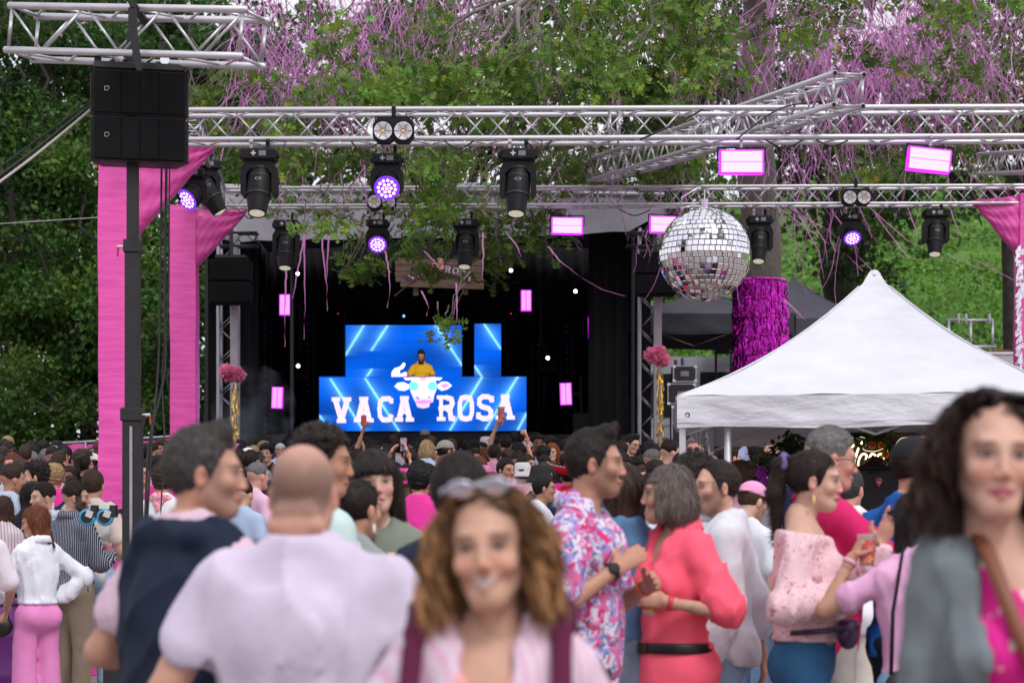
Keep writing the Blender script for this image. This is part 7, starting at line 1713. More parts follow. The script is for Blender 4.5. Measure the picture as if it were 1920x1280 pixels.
F.cap((-.10, -.085, 1.47), (.10, -.085, 1.47), .050, .050, .03)
F.cap((0, .0, 1.47), (0, .07, 1.62), .068, .09, .02, None, 'sub'); F.noise(.012, 17, 5, (1, 1, .7), True); F.noise(.004, 45, 6, (1, 1, .7)); F.cut((0, 0, -1), -.86, .02)
v, f = F.mesh(); o = mobj('draped_sweater', fastmesh('draped_sweater', v, f, M_cloth, True), D['root']); o.color = (*NAVY, 1)
E = stand(588, 802, 505, 'tall dark-haired man in a mint t-shirt behind the balding man, face in profile', -55,
 dict(skin=SK['tan'], hair=DB, style='curlyshort', vol=.010, build=1.05, head=(-32, -4, 0), top=dict(c=(.52, .66, .64), sleeve='short', e=.02, fold=.006), bottom=dict(c=NAVY)), q='mid')
Fw = stand(706, 850, 468, 'woman with dark bangs and open mouth, wearing a sage green t-shirt with a gold emblem', 176,
 dict(fem=True, skin=(.60, .37, .28), hair=(.020, .013, .011), style='long', bangs=1, len=.16, head=(14, 3, 4), mouth=1, lips=(.40, .12, .12), build=1.08, top=dict(c=(.20, .235, .19), sleeve='short', e=.020, hem=.84, nw=.070),
         bottom=dict(c=DJEAN, mat=M_denim), R=((.27, .02, 1.15), (.10, .28, 1.22), 'grip'), L=((.28, .0, 1.15), (.16, .24, 1.30), 'relax')), q='mid')
mb = MB(); g = random.Random(6)
for st in ([(-.10, 1.33), (-.115, 1.28), (-.09, 1.25), (-.06, 1.27), (-.075, 1.31)], [(-.06, 1.27), (-.03, 1.29), (-.01, 1.26), (-.04, 1.24), (-.08, 1.25)], [(-.03, 1.30), (.0, 1.31), (.02, 1.28)], [(-.11, 1.235), (-.05, 1.225), (.02, 1.235)]):
 mb.tube([(x, .17, z) for x, z in st], .007, 5)
mb.build('gold_emblem', pmat('gold_print', (.55, .45, .12), .4, .5, 0), Fw['root']); Fw['root'].children[-1].location = (.02, -.012, 0)
cup('printed cup held by the woman in the sage green t-shirt', Fw['R'], (0, 0, 1))
G_ = stand(664, 900, 480, 'person with dark hair tied back, between the balding man and the woman in sage green', -30,
 dict(fem=True, skin=SK['mid'], hair=DB, style='bun', head=(-12, 0, 0), top=dict(c=(.30, .33, .34), e=.018), bottom=dict(c=NAVY), extras=[('earring', (.8, .8, .8))]), q='mid')
H_ = stand(858, 862, 560, 'dark-haired person in a navy jacket mostly hidden behind the curly-haired woman', -20,
 dict(skin=SK['mid'], hair=DB, style='short', vol=.024, head=(-10, 0, 0), top=dict(c=(.015, .022, .045), sleeve='long', e=.03), bottom=dict(c=NAVY)), q='mid')
H2_ = stand(800, 1000, 640, 'person in a pale lilac shirt bending down behind the curly-haired woman', 0, dict(skin=SK['mid'], hair=DB, style='short', head=(0, -45, 0), headpos=(0, .12, 1.55), top=dict(c=LILAC, sleeve='short', e=.02), bottom=dict(c=DJEAN)), q='mid')
floral = blotches('floral_print', [((.30, .26, .60), .52, 1.3), ((.55, .02, .14), .53, 1.0), ((.08, .18, .38), .56, 2.3), ((.68, .14, .36), .55, 1.5), ((.05, .08, .04), .66, 2.0)], 12, (.68, .62, .74))
I = stand(1098, 808, 485, 'tall man in a pink and white floral shirt with folded arms, looking right', -108,
 dict(skin=(.47, .25, .17), hair=(.020, .014, .012), style='quiff', vol=.013, beard=.45, head=(14, 0, 0), build=.98, top=dict(c=(1, 1, 1), mat=floral, sleeve='short', st=.80, e=.022, se=.024, neck='collar', hem=.80, fold=.006),
         bottom=dict(c=(.05, .05, .06)), R=((.27, -.01, 1.14), (.03, .22, 1.32), 'relax'), L=((.25, .06, 1.15), (.02, .24, 1.20), 'relax'), extras=[('watch', 'R', (.02, .02, .03)), ('watch', 'L', (.75, .18, .05), 'orange_wristband')]), q='near')
J = stand(1166, 872, 435, 'woman with very long brown hair in a denim jacket, behind the floral shirt man', 22,
 dict(fem=True, skin=SK['mid'], hair=(.040, .018, .012), style='long', len=.44, wide=1.1, head=(18, 0, 0), top=dict(c=(.09, .19, .34), mat=M_denim, sleeve='long', e=.026, hem=1.0), bottom=dict(c=(.14, .17, .24), mat=M_denim, kind='skirt', name='denim_skirt'),
         R=((.24, .05, 1.15), (.05, .26, 1.33), 'relax')), q='mid')
coral = (.96, .12, .19)
K = stand(1266, 873, 440, 'woman with a grey-brown bob in a neon coral dress with a black belt, facing left', 118,
 dict(fem=True, skin=(.50, .28, .20), hair=(.125, .10, .088), style='bob', hs=1.04, head=(-28, 0, 0), build=1.08, smile=.6, top=dict(c=coral, sleeve='elbow', e=.032, se=.030, neck='v', collar=1, vdepth=.20, hem=.98, name='dress_top', fold=.012, ff=18),
         bottom=dict(c=coral, kind='skirt', name='dress_skirt', e=.02, rise=1.02), extras=[('belt', (.008, .008, .009), .985, .046), ('lanyard', (.25, .1, .08)), ('watch', 'L', (.65, .04, .06), 'red_wristband')],
         R=((.24, .04, 1.14), (.10, .24, 1.22), 'relax'), L=((.30, -.07, 1.13), (.15, .20, 1.19), 'grip')), q='near')
cup('cup of amber drink held by the woman in the neon coral dress', K['L'], (0, 0, 1))
t = thing('draped_jacket', 'denim and pink jacket carried over the arm beside the coral dress', 'jacket', K['M'] @ Vector((.20, .12, .95)))
F = Field((-.16, -.14, -.42), (.16, .14, .16), .012); F.cap((0, 0, .05), (0, 0, -.34), .09, .10, .02, ((1, 0, 0), .7)); F.cap((-.05, .05, .02), (-.08, .06, -.16), .05, .04, .02); F.noise(.016, 30, 4, (1, 1, .3), True); v, f = F.mesh(); o = mobj('cloth', fastmesh('cloth', v, f, M_denim, True), t); o.color = (.10, .18, .28, 1)
F = Field((-.1, -.12, -.05), (.12, .12, .16), .01); F.ell((.0, .0, .06), (.07, .06, .07), 0); F.noise(.01, 40, 4); v, f = F.mesh(); o = mobj('pink_lining', fastmesh('pink_lining', v, f, M_cloth, True), t); o.color = (.70, .33, .35, 1)
L_ = stand(1302, 862, 398, 'man with dark curly hair in a white overshirt, back turned, behind the coral dress', -14,
 dict(skin=SK['mid'], hair=DB, style='curlyshort', vol=.030, head=(-8, 0, 0), build=1.05, top=dict(c=(.62, .64, .70), sleeve='rolled', e=.035, se=.03, neck='crew', collar=1, hem=.76, fold=.007), bottom=dict(c=(.10, .17, .28), mat=M_denim), R=((.27, -.03, 1.14), (.30, .02, .9), 'relax')), q='mid')
M__ = stand(1357, 864, 402, 'man in a loose white sweatshirt and light jeans, head turned left, receding dark hair', 84,
 dict(skin=SK['light'], hair=(.025, .017, .014), style='short', vol=.006, line=.082, beard=.55, beardc=(.06, .035, .028), head=(24, 0, 0), build=1.05, top=dict(c=(.66, .68, .74), sleeve='long', e=.038, se=.034, hem=.83, fold=.005, nw=.07), bottom=dict(c=(.24, .37, .52), mat=M_denim, e=.022),
         R=((.28, .02, 1.14), (.24, .20, .98), 'relax')), q='near')
N_ = stand(1405, 905, 290, 'bearded man in a pink cap looking down, behind the white sweatshirt man', -50,
 dict(skin=SK['light'], hair=BR, style='short', vol=.006, beard=.5, head=(-10, -18, 0), top=dict(c=(.70, .72, .78), sleeve='short'), bottom=dict(c=JEAN, mat=M_denim), extras=[('cap', (.72, .32, .52), -1)]), q='mid')
N2 = stand(1393, 865, 235, 'person in a pink t-shirt with arm stretched left under the tent', 70, dict(skin=SK['light'], hair=BR, style='short', top=dict(c=(.70, .38, .55), sleeve='long'), bottom=dict(c=JEAN), R=((.3, .2, 1.40), (.2, .4, 1.42), 'relax')), q='mid')
blouse = blotches('pink_lace_print', [((.50, .18, .22), .60, 1.0)], 42, (.76, .52, .56))
O = stand(1512, 846, 450, 'woman with a dark ponytail in an off-shoulder pink blouse and jeans, gesturing to the right', -104,
 dict(fem=True, skin=(.58, .35, .27), hair=(.020, .012, .010), style='ponytail', scrunchie=(.16, .12, .30), head=(4, -3, 0), build=1.0, lips=(.30, .03, .05), top=dict(c=(1, 1, 1), mat=blouse, sleeve='long', e=.032, se=.036, neck='offshoulder', hem=.99, fold=.008, ff=26, nw=.08),
         bottom=dict(c=(.035, .12, .25), mat=M_denim, e=.008, rise=1.04), L=((.24, .12, 1.18), (.22, .26, 1.36), 'open'), R=((.27, -.06, 1.14), (.17, .14, 1.17), 'grip'),
         extras=[('earring', (.75, .55, .2)), ('lanyard', (.6, .45, .2)), ('belt', (.10, .03, .02), 1.015, .012)]), q='near')
cup('drink cup held in front of the woman with the ponytail', O['R'], (0, 0, 1))
t = thing('belt_bag', 'purple belt bag worn on the hip of the ponytail woman', 'bag', O['M'] @ Vector((.06, .17, 1.03)), R(-104)); F = Field((-.16, -.08, -.12), (.16, .08, .12), .008); F.ell((0, 0, 0), (.125, .045, .072), 0); F.cut((0, 0, 1), .055, .01); v, f = F.mesh(); o = mobj('pouch', fastmesh('pouch', v, f, M_leather, True), t); o.color = (.06, .015, .08, 1)
MB().tube([(-.09, .046, .02), (0, .050, .025), (.09, .046, .02)], .004, 6).build('zip', pmat('dark_zip', (.03, .02, .04), .4), t, True); mb = MB(); mb.tube([(-.12, 0, .02), (-.16, -.10, .01), (-.13, -.22, .0)], .012, 6).tube([(.12, 0, .02), (.16, -.10, .01), (.13, -.22, .0)], .012, 6).build('waist_strap', MATS['dark_zip'], t, True)
P_ = stand(1543, 806, 425, 'grey-haired man with glasses in a magenta polo shirt, forearm stretched to the right', -74,
 dict(skin=SK['red'], hair=(.16, .15, .145), style='fade', vol=.012, head=(-10, -6, 0), build=1.08, belly=1.1, top=dict(c=(.62, .02, .14), sleeve='short', st=.8, e=.022, neck='collar', hem=.84), bottom=dict(c=(.45, .42, .40)), R=((.24, .18, 1.22), (.10, .46, 1.24), 'relax'), L=((.27, .05, 1.15), (.2, .28, 1.2), 'grip'), extras=[('glasses',)]), q='near')
Q_ = stand(1590, 878, 305, 'grey-haired man in a white shirt and white trousers seen from behind by the bar', -16,
 dict(skin=SK['red'], hair=(.045, .045, .05), style='short', vol=.014, head=(-20, 0, 0), top=dict(c=(.74, .72, .78), sleeve='long', e=.03, collar=1, hem=.80), bottom=dict(c=(.62, .58, .52), e=.02), shoe=(.6, .6, .6)), q='mid')
R_ = stand(1712, 822, 425, 'man in a bright blue t-shirt and two-tone cap, beard visible, right of the bar counter', -40,
 dict(skin=SK['mid'], hair=DB, style='short', vol=.006, beard=.7, head=(-30, 0, 0), build=1.1, top=dict(c=(.010, .115, .42), sleeve='short', st=.8, e=.022, fold=.008), bottom=dict(c=NAVY), R=((.26, .12, 1.15), (.10, .32, 1.15), 'grip'), L=((.30, -.0, 1.15), (.16, .22, 1.2), 'grip'), extras=[('cap', (.015, .015, .018), 1, (.66, .34, .52))]), q='near')
F = Field((-.12, -.02, .0), (.12, .16, .17), .006); F.ell((0, -.01, .042), (.090, .108, .096), 0); F.cut((0, -1, 0), -.02, .004); F.cut((0, 0, -1), -.04, .004); v, f = F.mesh(); Mh = np.array(Euler((0, 0, R(-30))).to_matrix()); o = mobj('cap_front', fastmesh('cap_front', v @ Mh.T + np.array((0, .035, 1.632)), f, M_cloth, True), R_['root']); o.color = (.72, .74, .76, 1)
S_ = stand(1722, 925, 470, 'dark-haired woman in a pink t-shirt and black cap raising a printed cup', 12,
 dict(fem=True, skin=(.48, .27, .18), hair=DB, style='long', len=.22, head=(10, 0, 0), build=1.12, top=dict(c=(.74, .40, .62), sleeve='short', st=.55, e=.022, hem=.98, fold=.007), bottom=dict(c=(.22, .36, .52), mat=M_denim), L=((.33, .10, 1.28), (.22, .14, 1.52), 'grip'), R=((.26, .06, 1.16), (.1, .28, 1.2), 'relax'),
         extras=[('cap', (.012, .012, .014), 1), ('watch', 'L', (.65, .35, .45), 'scrunchie_band')]), q='near')
cup('pink printed cup raised by the woman in the pink t-shirt', S_['L'], (0, 0, 1))
t = thing('handbag', 'black leather handbag with gold chain hanging at the hip of the pink t-shirt woman', 'bag', S_['M'] @ Vector((-.08, -.20, .93)), R(12)); F = Field((-.2, -.1, -.16), (.2, .1, .16), .009); F.ell((0, 0, 0), (.15, .055, .105), 0); F.cut((0, 0, 1), .075, .01); v, f = F.mesh(); o = mobj('pouch', fastmesh('pouch', v, f, M_leather, True), t); o.color = (.01, .01, .012, 1)
MB().tube([(-.12, 0, .06), (-.10, .03, .3), (.02, .18, .62), (.12, .06, .4), (.12, 0, .06)], .008, 6).build('strap', M_black, t, True); MB().tube([(-.10, -.058, .03), (0, -.064, .02), (.10, -.058, .03)], .005, 6).build('chain_trim', pmat('gold_chain', (.7, .5, .2), .3, 1, 0), t)
# ================================================================ the group at the left and distinct people further back
navyst = stripes('navy_white_stripe', (.50, .52, .58), (.014, .022, .05), 0, 55, .25, .2, .06)
pinkst2 = stripes('rose_white_stripe', (.72, .66, .70), (.42, .16, .22), 0, 28, .80, .5, .05)
whblue = stripes('white_blue_stripe', (.52, .58, .70), (.36, .44, .60), 0, 40, .6, .8, .1)
T_ = stand(70, 948, 258, 'auburn-haired woman in a white blouse and wide pink trousers, hand on hip', 44,
 dict(fem=True, skin=SK['mid'], hair=(.15, .045, .018), style='long', len=.20, head=(46, -8, 0), top=dict(c=(.74, .76, .84), sleeve='long', e=.036, se=.034, hem=1.0, collar=1, fold=.009), bottom=dict(c=(.72, .24, .52), wide=1, e=.012, rise=1.04),
         L=((.26, .05, 1.16), (.24, .22, .98), 'relax'), R=((.38, -.10, 1.20), (.20, .02, 1.02), 'relax')), q='near', extra=.01)
t = thing('handbag', 'small black handbag hanging from the arm of the woman in pink trousers', 'bag', T_['wL'] + Vector((.04, -.05, -.12))); F = Field((-.14, -.1, -.12), (.14, .1, .12), .009); F.ell((0, 0, 0), (.11, .05, .085), 0); F.cut((0, 0, 1), .06, .008); v, f = F.mesh(); o = mobj('pouch', fastmesh('pouch', v, f, M_leather, True), t); o.color = (.012, .011, .012, 1); MB().tube([(-.08, 0, .05), (-.05, 0, .17), (.05, 0, .17), (.08, 0, .05)], .006, 6).build('strap', M_black, t, True)
U_ = stand(136, 905, 238, 'bearded man in a navy striped shirt and khaki cargo trousers holding a cup', -38,
 dict(skin=SK['mid'], hair=DB, style='fade', vol=.010, beard=.92, beardc=(.012, .009, .008), head=(-44, 0, 0), build=1.08, top=dict(c=(1, 1, 1), mat=navyst, sleeve='long', e=.032, se=.030, collar=1, hem=.82, fold=.007), bottom=dict(c=(.28, .22, .16), e=.030),
         R=((.26, .06, 1.14), (.12, .28, 1.18), 'grip')), q='near')
cup('printed cup held by the man in the navy striped shirt', U_['R'] + Vector((0, 0, .03)), (0, 0, 1))
V_ = stand(88, 907, 228, 'dark-haired man with moustache and a pale blue scarf, looking left behind the striped shirt', 84,
 dict(skin=SK['light'], hair=DB, style='fade', vol=.014, beard=.3, head=(40, 0, 0), top=dict(c=(.60, .66, .74), sleeve='long', e=.022), bottom=dict(c=NAVY), extras=[('scarf', (.55, .64, .74))]), q='mid')
W_p = stand(172, 882, 226, 'brown-haired man in a beige t-shirt with a pale jacket over his shoulders', -8,
 dict(skin=SK['mid'], hair=(.05, .028, .018), style='short', vol=.012, top=dict(c=(.66, .55, .50), sleeve='short', e=.026, hem=.86), bottom=dict(c=(.30, .44, .60), mat=M_denim, e=.022), L=((.28, .0, 1.15), (.26, .12, .96), 'relax')), q='mid')
F = Field((-.34, -.25, 1.12), (.34, .2, 1.56), .014); F.cap((-.16, -.03, 1.42), (.16, -.03, 1.42), .080, None, 0); F.ell((0, -.06, 1.30), (.20, .10, .15), .05); F.cap((0, -.02, 1.44), (0, .05, 1.62), .08, .09, .02, None, 'sub'); F.noise(.01, 24, 5, (1, 1, .7), True); v, f = F.mesh(); o = mobj('draped_jacket', fastmesh('draped_jacket', v, f, M_cloth, True), W_p['root']); o.color = (.56, .58, .54, 1)
X_ = stand(4, 932, 222, 'person in a rose and white striped shirt at the left edge above the white polo', -10, dict(skin=SK['mid'], hair=BR, style='long', fem=True, len=.1, top=dict(c=(1, 1, 1), mat=pinkst2, sleeve='long', e=.034, hem=.86), bottom=dict(c=(.03, .02, .03))), q='mid')
Y_ = stand(-56, 932, 272, 'man in a white polo and white trousers cut off by the left edge', 10, dict(skin=SK['mid'], hair=BR, style='short', build=1.1, top=dict(c=(.72, .66, .72), sleeve='short', st=.85, e=.026, hem=.90), bottom=dict(c=(.70, .72, .80), e=.02), R=((.27, .02, 1.14), (.24, .20, .98), 'relax'), extras=[('belt', (.02, .02, .03), .93, .03)]), q='mid')
Z_ = stand(42, 862, 196, 'man in dark sunglasses touching his chin, facing the camera, left edge', 150, dict(skin=SK['red'], hair=(.05, .03, .02), style='short', vol=.012, beard=.4, top=dict(c=(.60, .60, .74), sleeve='rolled', e=.026), bottom=dict(c=NAVY), L=((.24, .10, 1.18), (.06, .18, 1.42), 'fist'), extras=[('sunglasses',)]), q='mid')
Z2 = stand(18, 873, 212, 'brown-haired man in a white and blue shirt, back turned, left edge', -34, dict(skin=SK['tan'], hair=(.03, .018, .012), style='fade', vol=.016, head=(-22, 0, 0), top=dict(c=(1, 1, 1), mat=whblue, sleeve='long', e=.03, collar=1), bottom=dict(c=JEAN)), q='mid')
Z3 = stand(74, 868, 205, 'young man with thick black wavy hair looking left, among the left crowd', 120, dict(skin=SK['light'], hair=DB, style='curlyshort', vol=.02, head=(-20, 0, 0), top=dict(c=(.62, .60, .76), sleeve='long'), bottom=dict(c=NAVY)), q='mid')
AB_ = stand(58, 905, 214, 'woman with long straight black hair seen from behind, left of the pale scarf man', -6, dict(fem=True, skin=SK['mid'], hair=(.012, .008, .010), style='long', len=.34, top=dict(c=(.02, .02, .03), sleeve='short'), bottom=dict(c=NAVY)), q='mid')
scarfm = blotches('red_white_scarf', [((.72, .04, .08), .5, 1.0)], 60, (.74, .50, .60))
AA_ = stand(304, 878, 206, 'curly brown-haired man in a white t-shirt with a pink and red neckerchief, back turned', -8, dict(skin=SK['red'], hair=(.045, .028, .02), style='curlyshort', vol=.022, build=1.1, top=dict(c=(.72, .74, .78), sleeve='short', e=.026), bottom=dict(c=JEAN), extras=[('scarf', (1, 1, 1), scarfm)]), q='mid')
t = thing('plastic_barrel', 'purple plastic barrel with a printed cup on top at the left edge', 'barrel', at(-12, 1100, 15.6)); gz = ground(-3.7, 15.0); t.location = (at(-12, 0, 15.6).x, 15.6, gz)
zb = at(0, 1122, 15.6).z - gz; MB().lathe([(.0, 0), (.28, 0), (.30, .03), (.31, zb * .3), (.32, zb * .33), (.31, zb * .36), (.31, zb * .66), (.32, zb * .69), (.31, zb * .72), (.30, zb - .03), (.28, zb), (.0, zb)], 30).build('drum', pmat('purple_plastic', (.12, .018, .16), .45, 0, .1, 3), t, True)
MB().lathe([(.292, zb - .05), (.315, zb - .04), (.315, zb - .01), (.292, zb)], 30, None, False).build('rim_ring', MATS['purple_plastic'], t, True)
cup('orange printed cup standing on the purple barrel', (at(20, 0, 15.5).x, 15.5, gz + zb + .0655), (0, 0, 1))
# distinct people in the main crowd
def far(px, yt, s, lb, yaw, p, q='low', **k): return stand(px, yt, s, lb, yaw, p, q, **k)
def mk_(skin='mid', hair=DB, style='short', top=(.5, .5, .5), **k):
 d = dict(skin=SK.get(skin, skin), hair=hair, style=style, top=dict(c=top, sleeve='short'), bottom=dict(c=NAVY)); d.update(k); return d
far(757, 876, 182, 'person in a hot pink bucket hat behind the woman in sage green', -8, mk_(hair=(.10, .06, .03), style='wavy', fem=True, len=.12, top=(.10, .08, .04), extras=[('bucket', (.85, .06, .36))], headtop=1.79))
ph = far(742, 868, 160, 'person filming with a phone held high, patterned sleeve and orange wristband', -4, mk_(top=(.20, .12, .16), R=((.20, .16, 1.62), (.12, .22, 1.90), 'relax'), L=((.20, .16, 1.60), (.1, .22, 1.86), 'relax'), extras=[('watch', 'R', (.85, .25, .05), 'orange_wristband')]))
t = thing('mobile_phone', 'phone held up in the middle of the crowd, filming the stage', 'phone', ph['wR'] + Vector((-.06, .04, .12))); MB().bbox((0, 0, 0), (.085, .012, .17), .006).build('phone_body', M_phone, t); MB().box((0, -.008, 0), (.074, .004, .155)).build('lit_display', blotches('phone_picture', [((.5, .2, .3), .5, 1), ((.1, .1, .2), .55, 2)], 30, (.4, .42, .5)), t)
a2 = far(696, 826, 132, 'person raising a red phone in front of the V on the screen', -10, mk_('tan', top=(.12, .05, .06), L=((.20, .05, 1.66), (.12, .10, 1.94), 'fist')))
tag(MB().bbox(a2['wL'] + Vector((0, 0, .12)), (.08, .02, .15), .005).build('mobile_phone', pmat('red_case', (.55, .08, .08), .4)), 'red-cased phone held up in front of the screen lettering', 'phone')
far(712, 838, 140, 'man with a white headband seen from behind left of the raised phone', -6, mk_('tan', style='fade', vol=.016, top=(.5, .5, .55)))
c3 = far(948, 815, 128, 'person holding a large white cup overhead near the right end of the low screen', 4, mk_(top=(.2, .2, .25), L=((.20, .10, 1.66), (.10, .12, 1.92), 'grip')))
c3c = cup('large white cup held overhead near the right end of the low screen', c3['wL'] + Vector((.06, .02, .12)), (0, 0, 1), .2, 1.35); c3c.children[1].data = c3c.children[1].data.copy(); c3c.children[1].data.materials[0] = pmat('white_cup', (.75, .75, .8), .3)
far(988, 826, 128, 'person in a grey and white cap near the right end of the low screen', 0, mk_(style='short', vol=.004, top=(.1, .1, .1), extras=[('cap', (.45, .48, .54), -1, (.6, .6, .6))]))
far(972, 846, 150, 'person with one slim arm raised holding a cigarette, orange wristband', 4, mk_(style='fade', fem=True, top=(.6, .3, .45), R=((.16, .06, 1.68), (.10, .08, 1.96), 'fist'), extras=[('watch', 'R', (.8, .2, .05), 'orange_wristband')]))
far(1060, 850, 142, 'person with a bare arm raised in a fist, lime band at the wrist', -6, mk_('light', style='short', top=(.5, .1, .3), R=((.24, .05, 1.66), (.30, .10, 1.92), 'fist'), extras=[('watch', 'R', (.85, .2, .06), 'orange_wristband')]))
far(1065, 862, 168, 'person in a wide red sombrero with white pompoms and a red t-shirt', -10, mk_(top=(.72, .015, .03), extras=[('sombrero',)], headtop=1.83))
far(1020, 868, 185, 'man with a greying moustache facing the camera left of the red sombrero', 172, mk_('tan', hair=(.03, .025, .025), style='fade', vol=.006, beard=.8, beardc=(.03, .025, .02), head=(-10, -8, 0), top=(.62, .62, .68)))
far(1036, 832, 135, 'woman with ginger hair facing the camera in the far crowd', 168, mk_('light', hair=(.22, .06, .02), style='long', fem=True, len=.14, top=(.02, .02, .02)))
far(834, 826, 158, 'man in a beige cap seen from behind, below the cow head screen', -28, mk_('tan', style='short', vol=.004, beard=.8, head=(-30, 0, 0), top=(.3, .3, .3), extras=[('cap', (.26, .24, .22), -1)]))
far(463, 840, 145, 'person in a white cap right of the grey-haired man in profile', -40, mk_('light', style='short', vol=.004, top=(.6, .6, .65), extras=[('cap', (.70, .70, .74), 1)]))
far(478, 868, 200, 'older man with grey hair and a headset behind the grey-haired man in profile', -48, mk_('red', hair=(.14, .14, .15), style='fade', vol=.008, top=(.70, .45, .58)))
far(797, 806, 108, 'grey-haired man facing the camera right in front of the stage, below the lettering', 178, mk_('tan', hair=(.22, .22, .22), style='fade', vol=.006, top=(.03, .03, .03)))
far(1153, 788, 108, 'bald dark-skinned man standing at the right of the stage front', 170, mk_('dark', style=None, top=(.01, .01, .012), extra=0))
far(1190, 876, 180, 'man with glasses and brown hair looking right, right of the floral shirt man', -120, mk_('light', hair=(.05, .03, .02), style='quiff', vol=.014, beard=.35, top=(.3, .3, .35), extras=[('glasses',)]))
far(1221, 842, 172, 'man with a shaved grey head and glasses seen from behind, red and white scarf', -40, mk_('light', hair=(.15, .13, .12), style='fade', vol=.003, head=(-20, 0, 0), buzz=dict(c=(.14, .11, .10), a=.6), top=(.55, .2, .3), extras=[('scarf', (1, 1, 1), scarfm)]))
far(1252, 827, 165, 'young man with a black fade haircut in profile, left of the tent leg', -70, mk_('light', style='fade', vol=.016, top=(.62, .64, .66)))
far(1215, 893, 230, 'dark-haired man in sunglasses looking right behind the coral dress woman', -84, mk_('light', style='curlyshort', vol=.014, beard=.5, top=(.55, .55, .6), extras=[('sunglasses',)]), q='mid')
far(1181, 815, 130, 'young man with glasses and dark hair looking down at the right of the crowd', -130, mk_('light', style='quiff', vol=.018, head=(0, -15, 0), top=(.02, .02, .03), extras=[('glasses',)]))
far(1303, 820, 170, 'grey-haired man in sunglasses facing the camera between the tent legs', 168, mk_('red', hair=(.16, .15, .15), style='fade', vol=.008, beard=.4, beardc=(.2, .2, .2), top=(.10, .08, .09), extras=[('sunglasses',)]))
far(1385, 800, 140, 'woman with long dark hair raising a cigarette to her mouth under the tent', 80, mk_('light', style='wavy', fem=True, len=.3, head=(10, 8, 0), top=(.25, .3, .45), L=((.2, .1, 1.2), (.05, .16, 1.46), 'fist')))
far(1362, 833, 190, 'man with sunglasses pushed up in his black hair, ear showing, under the tent', -60, mk_('red', style='short', vol=.010, top=(.6, .32, .45), extras=[('sunglasses', .10)]))
far(1455, 828, 165, 'bald bearded man looking left past the wisteria', 70, mk_('light', style=None, beard=.8, beardc=(.05, .03, .02), top=(.6, .6, .62)))
far(1410, 872, 215, 'man in a white t-shirt with a grey strap behind the wisteria', -30, mk_('light', style='curlyshort', vol=.01, top=(.74, .74, .80)))
far(1640, 860, 214, 'bartender with brown curly hair behind the black counter, only the hair showing', 170, mk_('light', hair=(.06, .018, .012), style='curlyshort', vol=.024, top=(.05, .02, .03), headtop=1.77))
DJ = far(790, 657, 94.5, 'DJ in a yellow shirt with dark collar and headphones, looking down at his desk', 180, mk_('tan', hair=(.02, .012, .01), style='fade', vol=.014, beard=.95, beardc=(.012, .01, .01), head=(0, -22, 0), build=1.05, top=(.72, .42, .015), R=((.26, .14, 1.2), (.16, .34, 1.14), 'relax'), L=((.26, .14, 1.2), (.16, .34, 1.14), 'relax')))
DJ['root'].location.y = 39.75
sl = bpy.data.lights.new('added_dj_fill', 'SPOT'); sl.energy = 900; sl.spot_size = R(24); sl.color = (1, .93, .85); sl.shadow_soft_size = .08; so_ = mobj('added_dj_fill', sl); so_.location = at(850, 462, 34.6); so_.rotation_euler = (at(790, 700, 39.7) - so_.location).to_track_quat('-Z', 'Y').to_euler()  # fill spot added under the roof edge to brighten the DJ, no fixture there
_s = 94.5; _z = zr + .0; _top = at(0, 657, 39.75).z; DJ['root'].location.x = sx(790, 39.75); DJ['root'].location.z = _z; _k = (_top - _z) / 1.752; DJ['root'].scale = (94.5 and _k if _k > .85 else .97,) * 3
if not (.85 < _k < 1.15): DJ['root'].scale = (1.0,) * 3; DJ['root'].location.z = _top - 1.752
o = MB().lathe([(.058, 1.455), (.075, 1.46), (.078, 1.49), (.062, 1.50)], 16, None, False).build('headphones', M_black, DJ['root'], True)
dk = thing('dj_platform', 'black platform the DJ stands on behind the low screen', 'platform', (sx(790, 39.75), 39.75, zr + .002)); _h = DJ['root'].location.z - zr - .004
if _h > .02: MB().bbox((0, .1, _h / 2), (2.0, .8, _h), .01).build('platform_top', M_blackm, dk)
else: bpy.data.objects.remove(dk)
